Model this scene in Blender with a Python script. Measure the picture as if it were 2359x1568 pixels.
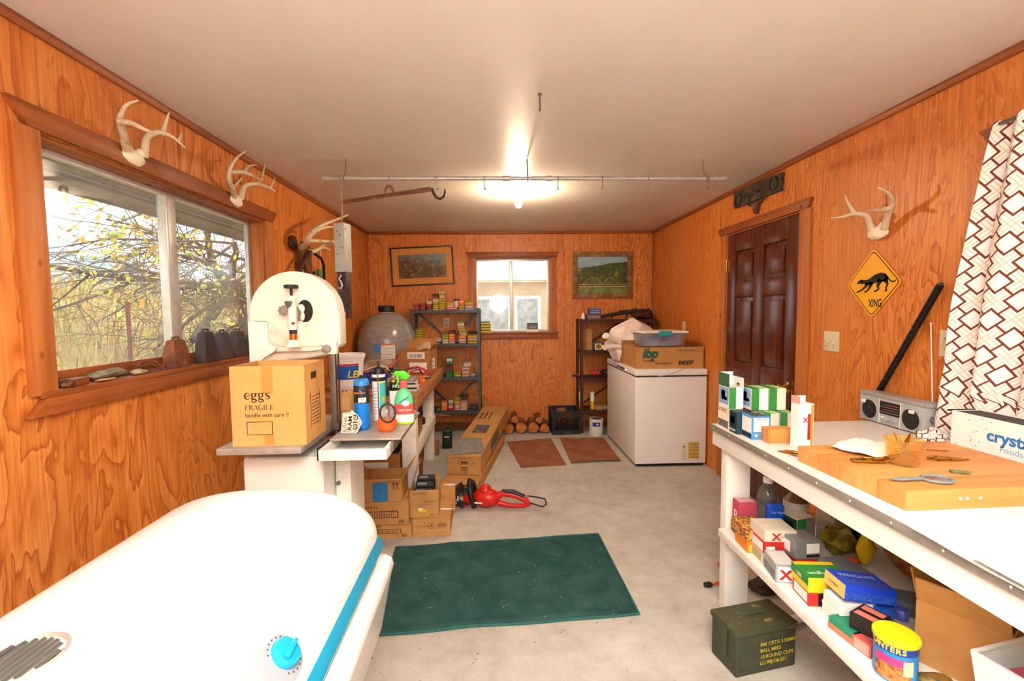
import bpy, bmesh, math, random
from mathutils import Vector, Matrix
for o in list(bpy.data.objects): bpy.data.objects.remove(o)
SC = bpy.context.scene
COL = SC.collection
PI = math.pi
W, D, H = 3.513, 5.764, 2.44          # room width, depth of far wall, ceiling height (metres)

# ------------------------------------------------------------------ camera
cam_d = bpy.data.cameras.new('camera'); cam_d.lens = 16.321; cam_d.sensor_width = 36.0
cam_d.clip_start = 0.02; cam_d.clip_end = 500
cam = bpy.data.objects.new('camera', cam_d); COL.objects.link(cam)
_r = Vector((0.99930365, -0.03592967, -0.010064)); _u = Vector((0.01230322, 0.06265555, 0.99795937)); _f = Vector((0.03522578, 0.99738826, -0.06305397))
_m = Matrix((( _r.x, _u.x, -_f.x, 1.544), (_r.y, _u.y, -_f.y, 0.0), (_r.z, _u.z, -_f.z, 1.465), (0, 0, 0, 1)))
cam.matrix_world = _m
SC.camera = cam
# ------------------------------------------------------------------ colour management
SC.view_settings.view_transform = 'Standard'; SC.view_settings.look = 'None'
SC.view_settings.exposure = 1.35; SC.view_settings.gamma = 1.0; SC.view_settings.use_curve_mapping = False
# ------------------------------------------------------------------ world: overcast sky
wd = bpy.data.worlds.new('overcast_sky'); SC.world = wd; wd.use_nodes = True
bg = wd.node_tree.nodes['Background']; bg.inputs[0].default_value = (0.86, 0.93, 1.0, 1); bg.inputs[1].default_value = 2.5
# ------------------------------------------------------------------ photographer's flash, tilted up so that it bounces off the ceiling
def spot(name, loc, aim, power, angle, blend, col, size):
    l = bpy.data.lights.new(name, 'SPOT'); l.energy = power; l.spot_size = math.radians(angle); l.spot_blend = blend
    l.color = col; l.shadow_soft_size = size
    o = bpy.data.objects.new(name, l); COL.objects.link(o); o.location = loc
    o.rotation_euler = (Vector(aim) - Vector(loc)).to_track_quat('-Z', 'Y').to_euler()
    return o
spot('camera_flash', (1.62, -0.08, 1.62), (1.62, -0.30, 2.44), 560, 120, 0.8, (0.97, 0.98, 1.0), 0.04)
def point(name, loc, power, col, size):
    l = bpy.data.lights.new(name, 'POINT'); l.energy = power; l.color = col; l.shadow_soft_size = size
    o = bpy.data.objects.new(name, l); COL.objects.link(o); o.location = loc; return o
point('camera_flash_spill', (1.62, -0.08, 1.66), 20, (0.97, 0.98, 1.0), 0.22)

# ------------------------------------------------------------------ materials
def lin(h):
    if isinstance(h, str):
        h = h.lstrip('#'); c = [int(h[i:i+2], 16)/255 for i in (0, 2, 4)]
    else: c = h
    return tuple(x/12.92 if x <= .04045 else ((x+.055)/1.055)**2.4 for x in c) + (1.0,)
MATS = {}
class NT:
    def __init__(s, name):
        s.m = bpy.data.materials.new(name); s.m.use_nodes = True; s.t = s.m.node_tree
        s.b = s.t.nodes['Principled BSDF']; s.out = s.t.nodes['Material Output']
    def n(s, typ, **kw):
        x = s.t.nodes.new(typ)
        for k, v in kw.items():
            if k.startswith('i_'):
                x.inputs[k[2:].replace('_', ' ')].default_value = v
            else: setattr(x, k, v)
        return x
    def l(s, a, b): s.t.links.new(a, b)
    def math(s, op, a, b=None, c=None, clamp=False):
        x = s.n('ShaderNodeMath', operation=op); x.use_clamp = clamp
        for i, v in enumerate((a, b, c)):
            if v is None: continue
            if isinstance(v, (int, float)): x.inputs[i].default_value = v
            else: s.l(v, x.inputs[i])
        return x.outputs[0]
    def ramp(s, fac, stops, interp='LINEAR'):
        r = s.n('ShaderNodeValToRGB'); r.color_ramp.interpolation = interp; e = r.color_ramp.elements
        while len(e) < len(stops): e.new(0.5)
        for k, (p, c) in enumerate(stops):
            e[k].position = p; e[k].color = lin(c) if isinstance(c, str) else (c, c, c, 1)
        if fac is not None: s.l(fac, r.inputs[0])
        return r.outputs[0]
    def mix(s, fac, a, b, mode='MIX'):
        x = s.n('ShaderNodeMix', data_type='RGBA', blend_type=mode)
        for sock, v in ((x.inputs[0], fac), (x.inputs[6], a), (x.inputs[7], b)):
            if isinstance(v, str): sock.default_value = lin(v)
            elif isinstance(v, (int, float)): sock.default_value = v if sock == x.inputs[0] else (v, v, v, 1)
            else: s.l(v, sock)
        return x.outputs[2]
    def coords(s, scale=(1, 1, 1), rnd=0.0):
        tc = s.n('ShaderNodeTexCoord'); mp = s.n('ShaderNodeMapping'); mp.inputs['Scale'].default_value = scale
        s.l(tc.outputs['Object'], mp.inputs[0])
        if rnd:
            oi = s.n('ShaderNodeObjectInfo'); v = s.n('ShaderNodeCombineXYZ')
            for i, k in enumerate((1.0, 1.7, 2.3)): s.l(s.math('MULTIPLY', oi.outputs['Random'], rnd*k), v.inputs[i])
            s.l(v.outputs[0], mp.inputs['Location'])
        return mp.outputs[0]
    def noise(s, vec, scale, detail=2, rough=.5, dist=0):
        x = s.n('ShaderNodeTexNoise'); x.inputs['Scale'].default_value = scale; x.inputs['Detail'].default_value = detail
        x.inputs['Roughness'].default_value = rough; x.inputs['Distortion'].default_value = dist
        if vec is not None: s.l(vec, x.inputs['Vector'])
        return x.outputs['Fac']
    def bump(s, h, strength=.2, dist=.002):
        x = s.n('ShaderNodeBump'); x.inputs['Strength'].default_value = strength; x.inputs['Distance'].default_value = dist
        s.l(h, x.inputs['Height']); s.l(x.outputs[0], s.b.inputs['Normal'])
    def set(s, rough=None, metal=None, spec=None, col=None):
        if rough is not None: s.b.inputs['Roughness'].default_value = rough
        if metal is not None: s.b.inputs['Metallic'].default_value = metal
        if spec is not None: s.b.inputs['Specular IOR Level'].default_value = spec
        if col is not None:
            if isinstance(col, str): s.b.inputs['Base Color'].default_value = lin(col)
            else: s.l(col, s.b.inputs['Base Color'])
        return s.m
def M(col, rough=.55, metal=0, var=.06, scale=30, spec=.4):
    """plain material with a little procedural mottling"""
    key = (col, rough, metal, var, scale, spec)
    if key in MATS: return MATS[key]
    t = NT('paint_%s_%d' % (col.strip('#'), len(MATS)))
    if var:
        n = t.noise(t.coords(), scale, 3)
        f = t.ramp(n, [(0.3, 1-var*1.6), (0.7, 1.0)])
        c = t.mix(1.0, col, f, 'MULTIPLY')
    else: c = col
    MATS[key] = t.set(rough, metal, spec, c); return MATS[key]
def worn(name, a, b, scale=14, lo=.45, hi=.62, rough=.6, metal=0, bump=0.0, detail=5):
    """two-tone worn / rusty / dirty surface"""
    if name in MATS: return MATS[name]
    t = NT(name); v = t.coords(); n = t.noise(v, scale, detail, .6)
    c = t.mix(t.ramp(n, [(lo, 0.0), (hi, 1.0)]), a, b)
    if bump: t.bump(n, bump, .003)
    MATS[name] = t.set(rough, metal, .35, c); return MATS[name]
def plywood(name, c0, c1, k=1.0):
    t = NT(name)
    v = t.coords((3.3*k, 3.3*k, .75*k), 40)
    n = t.noise(v, 1.8, 3.6, .5, .8)
    w = t.math('FRACT', t.math('MULTIPLY', n, 12.0))
    ring = t.ramp(w, [(0, '#e69c52'), (.5, '#de8e42'), (.80, '#c66f2a'), (.94, '#9c4a16'), (1, '#d4823a')])
    lowc = t.noise(t.coords((.8, .8, .5), 23), 1.6, 1.5)
    ring = t.mix(t.ramp(lowc, [(.35, c0), (.65, c1)]), ring, '#d8853e')
    v2 = t.coords((70, 70, 1.6), 20); g = t.noise(v2, 1.5, 3, .6)
    c = t.mix(.55, ring, t.ramp(g, [(.3, '#b89c84'), (.65, '#ffffff')]), 'MULTIPLY')
    v3 = t.coords((.9, .9, .5), 11); b = t.noise(v3, 1.3, 2)
    c = t.mix(t.ramp(b, [(.35, 0.0), (.7, .5)]), c, t.mix(1.0, c, '#f6c890', 'MULTIPLY'))
    t.bump(w, .06, .001)
    return t.set(.42, 0, .35, c)
def stained(name, a, b, axis=2, knots=True, rough=.45):
    if name in MATS: return MATS[name]
    t = NT(name); sc = [22, 22, 22]; sc[axis] = 1.3
    g = t.noise(t.coords(tuple(sc), 9), 1.0, 4, .6, .3)
    c = t.mix(t.ramp(g, [(.35, 0.0), (.68, 1.0)]), a, b)
    if knots:
        vo = t.n('ShaderNodeTexVoronoi'); vo.inputs['Scale'].default_value = 3.4
        sk = [1.5, 1.5, 1.5]; sk[axis] = 1.0
        t.l(t.coords(tuple(sk), 17), vo.inputs['Vector'])
        k = t.ramp(vo.outputs['Distance'], [(.035, 1.0), (.075, 0.0)])
        c = t.mix(k, c, '#3a1608')
    MATS[name] = t.set(rough, 0, .35, c); return MATS[name]
def concrete():
    t = NT('concrete'); v = t.coords()
    a = t.noise(v, 1.7, 5, .6); b = t.noise(v, 9, 5, .65); s = t.noise(v, 120, 2)
    c = t.ramp(a, [(.3, '#b0a89c'), (.55, '#c0b9ae'), (.75, '#cac4ba')])
    c = t.mix(.5, c, t.ramp(b, [(.3, '#d0c6ba'), (.6, '#ffffff')]), 'MULTIPLY')
    vo = t.n('ShaderNodeTexVoronoi'); vo.inputs['Scale'].default_value = 9.0; t.l(v, vo.inputs['Vector'])
    c = t.mix(t.ramp(vo.outputs['Distance'], [(.028, .75), (.05, 0.0)]), c, '#5a4a3c')
    c = t.mix(t.ramp(s, [(.64, 0.0), (.72, .35)]), c, '#8a7a68')
    t.bump(b, .15, .002)
    return t.set(.72, 0, .3, c)
def cardboard(name='cardboard', a='#b9824a', b='#c99558'):
    if name in MATS: return MATS[name]
    t = NT(name); n = t.noise(t.coords((1, 1, 1), 7), 9, 4, .6); g = t.noise(t.coords((1, 1, 60)), 6, 2)
    c = t.mix(t.ramp(n, [(.3, 0.0), (.7, 1.0)]), a, b)
    c = t.mix(.12, c, t.ramp(g, [(.3, .55), (.7, 1.0)]), 'MULTIPLY')
    MATS[name] = t.set(.8, 0, .2, c); return MATS[name]
def glassy(name, tint='#ffffff', alpha=.12, rough=.03, dust=.0, dustcol='#c8c4bc'):
    """thin pane or clear plastic: see-through with a real fresnel reflection and a film of dust"""
    if name in MATS: return MATS[name]
    t = NT(name); t.t.nodes.remove(t.b)
    tr = t.n('ShaderNodeBsdfTransparent'); tr.inputs[0].default_value = lin(tint)
    gl = t.n('ShaderNodeBsdfGlossy'); gl.inputs['Roughness'].default_value = rough
    lw = t.n('ShaderNodeLayerWeight'); fr = t.math('MULTIPLY_ADD', t.math('POWER', lw.outputs['Facing'], 5.0), .9, .045)
    m1 = t.n('ShaderNodeMixShader'); t.l(t.math('ADD', fr, alpha*.05, clamp=True), m1.inputs[0]); t.l(tr.outputs[0], m1.inputs[1]); t.l(gl.outputs[0], m1.inputs[2])
    df = t.n('ShaderNodeBsdfDiffuse'); df.inputs[0].default_value = lin(dustcol)
    m2 = t.n('ShaderNodeMixShader'); nz = t.noise(t.coords((1, 1, 1), 3), 5, 5, .65)
    t.l(t.ramp(nz, [(.3, dust*.4), (.75, min(1, dust*1.5))]), m2.inputs[0])
    t.l(m1.outputs[0], m2.inputs[1]); t.l(df.outputs[0], m2.inputs[2]); t.l(m2.outputs[0], t.out.inputs[0])
    MATS[name] = t.m; return t.m
def glow(name, col, strength):
    t = NT(name); t.b.inputs['Emission Color'].default_value = lin(col); t.b.inputs['Emission Strength'].default_value = strength
    return t.set(.4, 0, .3, col)

# ------------------------------------------------------------------ mesh builder
def frame(d):
    d = Vector(d).normalized(); a = Vector((0, 0, 1)) if abs(d.z) < .9 else Vector((1, 0, 0))
    u = d.cross(a).normalized(); return u, d.cross(u).normalized()
class B:
    def __init__(s): s.bm = bmesh.new(); s.mi = 0
    def m(s, i): s.mi = i; return s
    def _f(s, vs):
        try:
            f = s.bm.faces.new(vs); f.material_index = s.mi; return f
        except ValueError: return None
    def box(s, x0, x1, y0, y1, z0, z1, T=None):
        c = [(x, y, z) for z in (z0, z1) for y in (y0, y1) for x in (x0, x1)]
        v = [s.bm.verts.new(T @ Vector(p) if T else p) for p in c]
        for q in ((0, 2, 3, 1), (4, 5, 7, 6), (0, 1, 5, 4), (2, 6, 7, 3), (0, 4, 6, 2), (1, 3, 7, 5)): s._f([v[i] for i in q])
        return s
    def cbox(s, c, size, rot=(0, 0, 0)):
        from mathutils import Euler
        T = Matrix.Translation(c) @ Euler(rot).to_matrix().to_4x4(); h = [k/2 for k in size]
        return s.box(-h[0], h[0], -h[1], h[1], -h[2], h[2], T)
    def tube(s, pts, r, n=8, closed=False, cap=True, flat=1.0):
        pts = [Vector(p) for p in pts]; k = len(pts); rs = r if isinstance(r, (list, tuple)) else [r]*k
        rings = []; u = None
        for i, p in enumerate(pts):
            a = pts[(i-1) % k] if (closed or i > 0) else p; b = pts[(i+1) % k] if (closed or i < k-1) else p
            d = (b-a).normalized() if (b-a).length > 1e-9 else Vector((0, 0, 1))
            if u is None: u, w = frame(d)
            else:
                u = (u - d*u.dot(d)); u = u.normalized() if u.length > 1e-6 else frame(d)[0]; w = d.cross(u).normalized()
            rings.append([s.bm.verts.new(p + (u*math.cos(2*PI*j/n) + w*math.sin(2*PI*j/n)*flat)*rs[i]) for j in range(n)])
        for i in range(k if closed else k-1):
            A, C = rings[i], rings[(i+1) % k]
            for j in range(n): s._f([A[j], A[(j+1) % n], C[(j+1) % n], C[j]])
        if cap and not closed: s._f(rings[0][::-1]); s._f(rings[-1])
        return s
    def cyl(s, p0, p1, r0, r1=None, n=20): return s.tube([p0, p1], [r0, r0 if r1 is None else r1], n)
    def lathe(s, prof, n=24, T=None, c=(0, 0, 0)):
        rings = []
        for r, z in prof:
            if r < 1e-6: rings.append([s.bm.verts.new((c[0], c[1], c[2]+z))]); continue
            rings.append([s.bm.verts.new((c[0]+r*math.cos(2*PI*j/n), c[1]+r*math.sin(2*PI*j/n), c[2]+z)) for j in range(n)])
        for A, C in zip(rings, rings[1:]):
            for j in range(n):
                q = [A[j % len(A)], A[(j+1) % len(A)], C[(j+1) % len(C)], C[j % len(C)]]
                q2 = [v for i, v in enumerate(q) if v not in q[:i]]
                if len(q2) > 2: s._f(q2)
        if len(prof) >= 4 and abs(prof[0][0]-prof[-1][0]) < 1e-6 and prof[0][0] > 0:      # closed ring section
            A, C = rings[-1], rings[0]
            for j in range(n): s._f([A[j], A[(j+1) % n], C[(j+1) % n], C[j]])
        else:
            for ring, rev in ((rings[0], True), (rings[-1], False)):
                if len(ring) > 2: s._f(ring[::-1] if rev else ring)
        if T:
            for R in rings:
                for v in R: v.co = T @ v.co
        return s
    def ball(s, c, r, n=14, sq=(1, 1, 1)):
        k = max(4, n//2); pr = [(math.sin(PI*i/k), -math.cos(PI*i/k)) for i in range(k+1)]
        T = Matrix.Translation(c) @ Matrix.Diagonal((r*sq[0], r*sq[1], r*sq[2], 1)); return s.lathe([(a, b) for a, b in pr], n, T)
    def prism(s, pts, ext):
        e = Vector(ext); a = [s.bm.verts.new(p) for p in pts]; b = [s.bm.verts.new(Vector(p)+e) for p in pts]; k = len(pts)
        s._f(a[::-1]); s._f(b)
        for i in range(k): s._f([a[i], a[(i+1) % k], b[(i+1) % k], b[i]])
        return s
    def grid(s, fn, nu, nv, thick=None, wrap=False):
        V = [[s.bm.verts.new(fn(i/nu, j/nv)) for j in range(nv+1)] for i in range(nu+(0 if wrap else 1))]
        R = nu
        for i in range(R):
            for j in range(nv): s._f([V[i][j], V[(i+1) % len(V)][j], V[(i+1) % len(V)][j+1], V[i][j+1]])
        return s
    def solid(s, t):
        bmesh.ops.recalc_face_normals(s.bm, faces=s.bm.faces[:]); bmesh.ops.solidify(s.bm, geom=s.bm.faces[:], thickness=t); return s
    def jitter(s, a, seed=0, scale=20):
        from mathutils import noise
        for v in s.bm.verts: v.co += noise.noise_vector(v.co*scale + Vector((seed, seed*2, 0)))*a
        return s
    def mesh(s, name, mats, bevel=0, seg=2, smooth=35, fix=True):
        bm = s.bm
        if fix: bmesh.ops.recalc_face_normals(bm, faces=bm.faces[:])
        if bevel:
            ed = [e for e in bm.edges if len(e.link_faces) == 2 and e.calc_face_angle(0) > math.radians(35)]
            try: bmesh.ops.bevel(bm, geom=ed, offset=bevel, segments=seg, affect='EDGES', profile=.6, clamp_overlap=True)
            except Exception: pass
        if smooth:
            for f in bm.faces: f.smooth = True
            for e in bm.edges: e.smooth = len(e.link_faces) == 2 and e.calc_face_angle(0) < math.radians(smooth)
        me = bpy.data.meshes.new(name); bm.to_mesh(me); bm.free()
        for x in (mats if isinstance(mats, (list, tuple)) else [mats]): me.materials.append(x)
        return me
    def obj(s, name, mats, parent=None, loc=(0, 0, 0), rot=(0, 0, 0), **kw):
        return mk(name, s.mesh(name, mats, **kw), parent, loc, rot)
def mk(name, data, parent=None, loc=(0, 0, 0), rot=(0, 0, 0)):
    o = bpy.data.objects.new(name, data); COL.objects.link(o); o.parent = parent; o.location = loc
    o.rotation_euler = rot if isinstance(rot, (tuple, list)) else (0, 0, rot)
    return o
def tag(o, label=None, cat=None, group=None, kind=None):
    if label: o['label'] = label
    if cat: o['category'] = cat
    if group: o['group'] = group
    if kind: o['kind'] = kind
    return o
def thing(name, label, cat, loc=(0, 0, 0), rot=0, group=None):
    o = mk(name, None, None, loc, rot); o.empty_display_size = .05; return tag(o, label, cat, group)
def struct(o): o['kind'] = 'structure'; return o
def copy_tree(o, parent=None):
    c = o.copy(); COL.objects.link(c); c.parent = parent
    for ch in list(o.children): copy_tree(ch, c)
    return c
# ------------------------------------------------------------------ flat lettering
TEXTS = []
def text(name, s, size, parent, loc, rot, mat, align='LEFT', bold=0.0, shear=0.0, width=1.0, sp=1.0):
    """flat printed lettering; becomes a mesh at the end of the script"""
    c = bpy.data.curves.new(name, 'FONT'); c.body = s; c.size = size; c.align_x = align; c.extrude = .0002; c.offset = bold*size
    c.shear = shear; c.resolution_u = 3; c.space_character = sp
    o = mk(name, c, parent, loc, rot); o.scale = (width, 1, 1); c.materials.append(mat); TEXTS.append(o); return o
def ribbon(par, name, strokes, mat, o, ux, uz, nrm, s=1.0):
    """flat pen strokes: each stroke is a list of (x, z, width)"""
    b = B(); o, ux, uz, nrm = Vector(o), Vector(ux), Vector(uz), Vector(nrm)
    for st in strokes:
        # smooth the stroke
        P_ = []
        for i in range(len(st)-1):
            p0, p1, p2, p3 = [Vector(st[max(0, min(len(st)-1, i+k))]) for k in (-1, 0, 1, 2)]
            for k in range(5):
                t_ = k/5; P_.append(.5*((2*p1)+(p2-p0)*t_+(2*p0-5*p1+4*p2-p3)*t_*t_+(3*p1-p0-3*p2+p3)*t_**3))
        P_.append(Vector(st[-1])); L, R = [], []
        for i, p in enumerate(P_):
            a, c = P_[max(0, i-1)], P_[min(len(P_)-1, i+1)]; d = Vector((c.x-a.x, c.y-a.y)); d = d.normalized() if d.length > 1e-9 else Vector((1, 0)); w = p.z/2
            L.append(b.bm.verts.new(o+(ux*(p.x-d.y*w)+uz*(p.y+d.x*w))*s+nrm*.0006)); R.append(b.bm.verts.new(o+(ux*(p.x+d.y*w)+uz*(p.y-d.x*w))*s+nrm*.0006))
        for i in range(len(P_)-1): b._f([L[i], R[i], R[i+1], L[i+1]])
    return b.obj(name, mat, par, smooth=0, fix=False)
def arc_text(par, r, s, a0, da, z, size, mat, **kw):
    for k, ch in enumerate(s):
        if ch == ' ': continue
        a = a0+da*k; text('printed_letter', ch, size, par, (r*math.cos(a), r*math.sin(a), z), (PI/2, 0, a+PI/2), mat, 'CENTER', **kw)
FACE_ROT = {'f': (PI/2, 0, 0), 'b': (PI/2, 0, PI), 'l': (PI/2, 0, -PI/2), 'r': (PI/2, 0, PI/2), 't': (0, 0, 0)}
def fpos(size, face, u, v, e=.0004):
    sx, sy, sz = size; U, V = u-.5, v
    return {'f': (U*sx, -sy/2-e, V*sz), 'b': (-U*sx, sy/2+e, V*sz), 'l': (-sx/2-e, -U*sy, V*sz), 'r': (sx/2+e, U*sy, V*sz), 't': (U*sx, (V-.5)*sy, sz+e)}[face]
def patch(parent, size, face, u0, u1, v0, v1, mat, name='printed_panel', t=.0006):
    a, b = fpos(size, face, u0, v0, 0), fpos(size, face, u1, v1, t)
    lo = [min(p, q) for p, q in zip(a, b)]; hi = [max(p, q) for p, q in zip(a, b)]
    return B().box(lo[0], hi[0], lo[1], hi[1], lo[2], hi[2]).obj(name, mat, parent, smooth=0)
def ftext(parent, size, face, u, v, s, h, mat, name='printed_lettering', align='LEFT', **kw):
    return text(name, s, h, parent, fpos(size, face, u, v, .0009), FACE_ROT[face], mat, align, **kw)
def carton(name, label, cat, base, size, rot=0, mat=None, group=None, bevel=.0012, panels=(), words=(), flap=None):
    """closed pasteboard / cardboard carton standing on `base` (centre of its bottom)"""
    sx, sy, sz = size
    o = B().box(-sx/2, sx/2, -sy/2, sy/2, 0, sz).obj(name, mat, None, base, rot, bevel=bevel, seg=1)
    tag(o, label, cat, group)
    for p in panels: patch(o, size, *p)
    for w in words:
        kw = w[6] if len(w) > 6 else {}
        ftext(o, size, *w[:6], **kw)
    return o
def open_box(name, label, cat, base, size, rot=0, mat=None, t=.004, flaps=(), group=None):
    """cardboard box without its top: bottom and four walls are one piece, flaps are parts"""
    sx, sy, sz = size; hx, hy = sx/2, sy/2; b = B()
    b.box(-hx, hx, -hy, hy, 0, t).box(-hx, hx, -hy, -hy+t, t, sz).box(-hx, hx, hy-t, hy, t, sz)
    b.box(-hx, -hx+t, -hy+t, hy-t, t, sz).box(hx-t, hx, -hy+t, hy-t, t, sz)
    o = b.obj(name, mat, None, base, rot, smooth=0); tag(o, label, cat, group)
    for side, ln, ang in flaps:                     # ang: 0 upright, 90 folded out flat
        a = math.radians(ang); p = B()
        if side in 'fb': p.box(-hx+t, hx-t, -t/2, t/2, 0, ln)
        else: p.box(-t/2, t/2, -hy+t, hy-t, 0, ln)
        q = {'f': ((0, -hy+t/2, sz), (a, 0, 0)), 'b': ((0, hy-t/2, sz), (-a, 0, 0)), 'l': ((-hx+t/2, 0, sz), (0, -a, 0)), 'r': ((hx-t/2, 0, sz), (0, a, 0))}[side]
        p.obj('flap', mat, o, q[0], q[1], smooth=0)
    return o
PLY = plywood('fir_plywood', .30, .80); PLYL = plywood('fir_plywood_bold', .10, .60, .62); CARD = cardboard(); CARD2 = cardboard('cardboard_dark', '#a06a3a', '#b37c48'); CARD3 = cardboard('cardboard_yellow', '#d8a05a', '#e0ab66')
TRIMW = stained('stained_trim', '#a05626', '#743811', 1); TRIMX = stained('stained_trim_x', '#a05626', '#743811', 0); TRIMZ = stained('stained_trim_z', '#c07438', '#9c5424', 2)
WHITE = M('#f2efe8', .35, 0, .03, 6); BLACK = M('#151414', .45, 0, .05); DARK = M('#2a2624', .6, 0, .1)
STEEL = M('#8f8d88', .38, .85, .12, 40); INK = M('#3a2418', .7, 0, 0); INKB = M('#181414', .7, 0, 0); PAPER = M('#efece4', .7, 0, .03)
# ================================================================== ROOM SHELL
Y0 = -1.7                                             # wall behind the photographer
random.seed(5)
def clip_rects(u0, u1, z0, z1, hole):
    if not hole or hole[1] <= u0 or hole[0] >= u1: return [(u0, u1, z0, z1)]
    a, b, c, d = hole; r = []
    if a > u0: r.append((u0, a, z0, z1))
    if b < u1: r.append((b, u1, z0, z1))
    m0, m1 = max(a, u0), min(b, u1)
    if c > z0: r.append((m0, m1, z0, c))
    if d < z1: r.append((m0, m1, d, z1))
    return r
BACKING = M('#6b4a30', .8)
def sheet_wall(name, axis, face, out, u0, u1, seams, hole=None, th=.11, skin=None):
    """stud wall with plywood sheets; face = wall plane, out = direction away from the room (+1/-1)"""
    def bx(b, a0, a1, z0, z1, d0, d1):
        lo, hi = sorted((face+out*d0, face+out*d1))
        return b.box(lo, hi, a0, a1, z0, z1) if axis == 'x' else b.box(a0, a1, lo, hi, z0, z1)
    b = B()
    for r in clip_rects(u0, u1, 0, H, hole): bx(b, r[0], r[1], r[2], r[3], .012, th)
    w = struct(b.obj(name, BACKING, smooth=0))
    cuts = [u0]+sorted(s for s in seams if u0 < s < u1)+[u1]
    for a, c in zip(cuts, cuts[1:]):
        b = B()
        for r in clip_rects(a+.0012, c-.0012, 0, H, hole): bx(b, r[0], r[1], r[2], r[3], 0, .0118)
        p = b.obj('panel', skin or PLY, w, smooth=0)
        # each sheet keeps its own origin so that its grain differs
    return w
LH = (1.66, 3.205, 1.205, 2.085); BH = (1.305, 2.222, 1.205, 2.115); DH = (2.945, 3.905, 0.0, 2.085)
sheet_wall('wall_left', 'x', 0, -1, Y0, D, [1.686+1.22*k for k in range(-2, 4)], LH, skin=PLYL)
sheet_wall('wall_right', 'x', W, 1, Y0, D, [1.520, 2.74, 3.96, 5.18, .30, -.92], DH)
sheet_wall('wall_back', 'y', D, 1, -.11, W+.11, [1.185, 2.40], BH)
sheet_wall('wall_front', 'y', Y0, -1, -.11, W+.11, [1.2, 2.4], skin=WHITE)
struct(B().box(-.11, W+.11, Y0-.11, D+.11, -.12, 0).obj('floor', concrete(), smooth=0))
t = NT('ceiling_paint'); n = t.noise(t.coords(), 60, 3); n2 = t.noise(t.coords((1, .3, 1)), 2.2, 3)
t.bump(n, .05, .001)
CEIL = t.set(.40, 0, .38, t.ramp(n2, [(.3, '#d6cec4'), (.7, '#dfd8ce')]))
c = struct(B().box(-.11, W+.11, Y0-.11, D+.11, H+.012, H+.1).obj('ceiling', BACKING, smooth=0))
cy = [Y0-.1, -.61, .61, 1.83, 3.05, 4.27, D+.1]
for k, (a, b_) in enumerate(zip(cy, cy[1:])):
    B().box(-.1, W+.1, a+.0006, b_-.0006, H, H+.0118).obj('ceiling_sheet', CEIL, c, smooth=0)
# cove trim where walls meet ceiling, corner boards, base board
def quarter(name, pts, ext, mat): return struct(B().prism(pts, ext).obj(name, mat, bevel=.004))
quarter('trim_1', [(0, Y0, H), (0, Y0, H-.034), (.012, Y0, H-.034), (.02, Y0, H-.012), (.02, Y0, H)], (0, D-Y0, 0), TRIMW)
quarter('trim_2', [(W, Y0, H), (W, Y0, H-.034), (W-.012, Y0, H-.034), (W-.02, Y0, H-.012), (W-.02, Y0, H)], (0, D-Y0, 0), TRIMW)
quarter('trim_3', [(.02, D, H), (.02, D, H-.034), (.02, D-.012, H-.034), (.02, D-.02, H-.012), (.02, D-.02, H)], (W-.04, 0, 0), TRIMX)
quarter('trim_4', [(.02, Y0, H), (.02, Y0, H-.034), (.02, Y0+.012, H-.034), (.02, Y0+.02, H-.012), (.02, Y0+.02, H)], (W-.04, 0, 0), TRIMX)
struct(B().box(W-.012, W, D-.09, D, 0, H-.034).obj('trim_5', TRIMZ, bevel=.003))
struct(B().box(0, .012, D-.09, D, 0, H-.034).obj('trim_6', TRIMZ, bevel=.003))
struct(B().box(.02, W-.02, D-.014, D, 0, .09).obj('baseboard_back', TRIMX, bevel=.003))
# ------------------------------------------------------------------ big window on the left
ALU = M('#d6d3cc', .35, .3, .08, 25); PANE = glassy('window_glass', '#f2f5f4', .25, .02, .21)
w1 = struct(mk('window_1', None)); w1['label'] = 'wide two-pane slider window with stained casing'
x0, x1 = -.11, -.085
b = B()
b.box(x0, x1, 1.66, 3.205, 1.205, 1.25).box(x0, x1, 1.66, 3.205, 2.05, 2.085).box(x0, x1, 1.66, 1.70, 1.25, 2.05).box(x0, x1, 3.165, 3.205, 1.25, 2.05)
b.obj('window_frame', ALU, w1, bevel=.003)
B().box(x0+.002, x1+.012, 2.385, 2.455, 1.25, 2.05).box(x0, x1+.018, 2.372, 2.392, 1.25, 2.05).obj('mullion', ALU, w1, bevel=.003)
B().box(-.101, -.098, 1.70, 2.39, 1.25, 2.05).obj('pane', PANE, w1, smooth=0)
B().box(-.101, -.098, 2.45, 3.165, 1.25, 2.05).obj('pane', PANE, w1, smooth=0)
B().box(-.083, -.004, 1.66, 3.205, 2.07, 2.085).obj('head_reveal', TRIMW, w1, bevel=.002)
B().box(-.083, -.004, 3.19, 3.205, 1.21, 2.07).obj('jamb', TRIMZ, w1, bevel=.002)
B().box(-.083, -.004, 1.66, 1.672, 1.21, 2.07).obj('jamb', TRIMZ, w1, bevel=.002)
B().prism([(0, 1.555, 2.165), (0, 1.62, 2.088), (0, 3.30, 2.088), (0, 3.362, 2.165)], (.024, 0, 0)).obj('head_casing', TRIMW, w1, bevel=.003)
B().box(0, .02, 1.572, 1.662, 1.198, 2.088).obj('side_casing', TRIMZ, w1, bevel=.003)
B().box(0, .02, 3.205, 3.315, 1.198, 2.088).obj('side_casing', TRIMZ, w1, bevel=.003)
B().box(-.083, .03, 1.60, 3.32, 1.187, 1.207).obj('sill', TRIMW, w1, bevel=.003)
B().prism([(0, 1.61, 1.187), (0, 1.553, 1.128), (0, 3.36, 1.128), (0, 3.31, 1.187)], (.03, 0, 0)).obj('apron', TRIMW, w1, bevel=.003)
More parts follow.
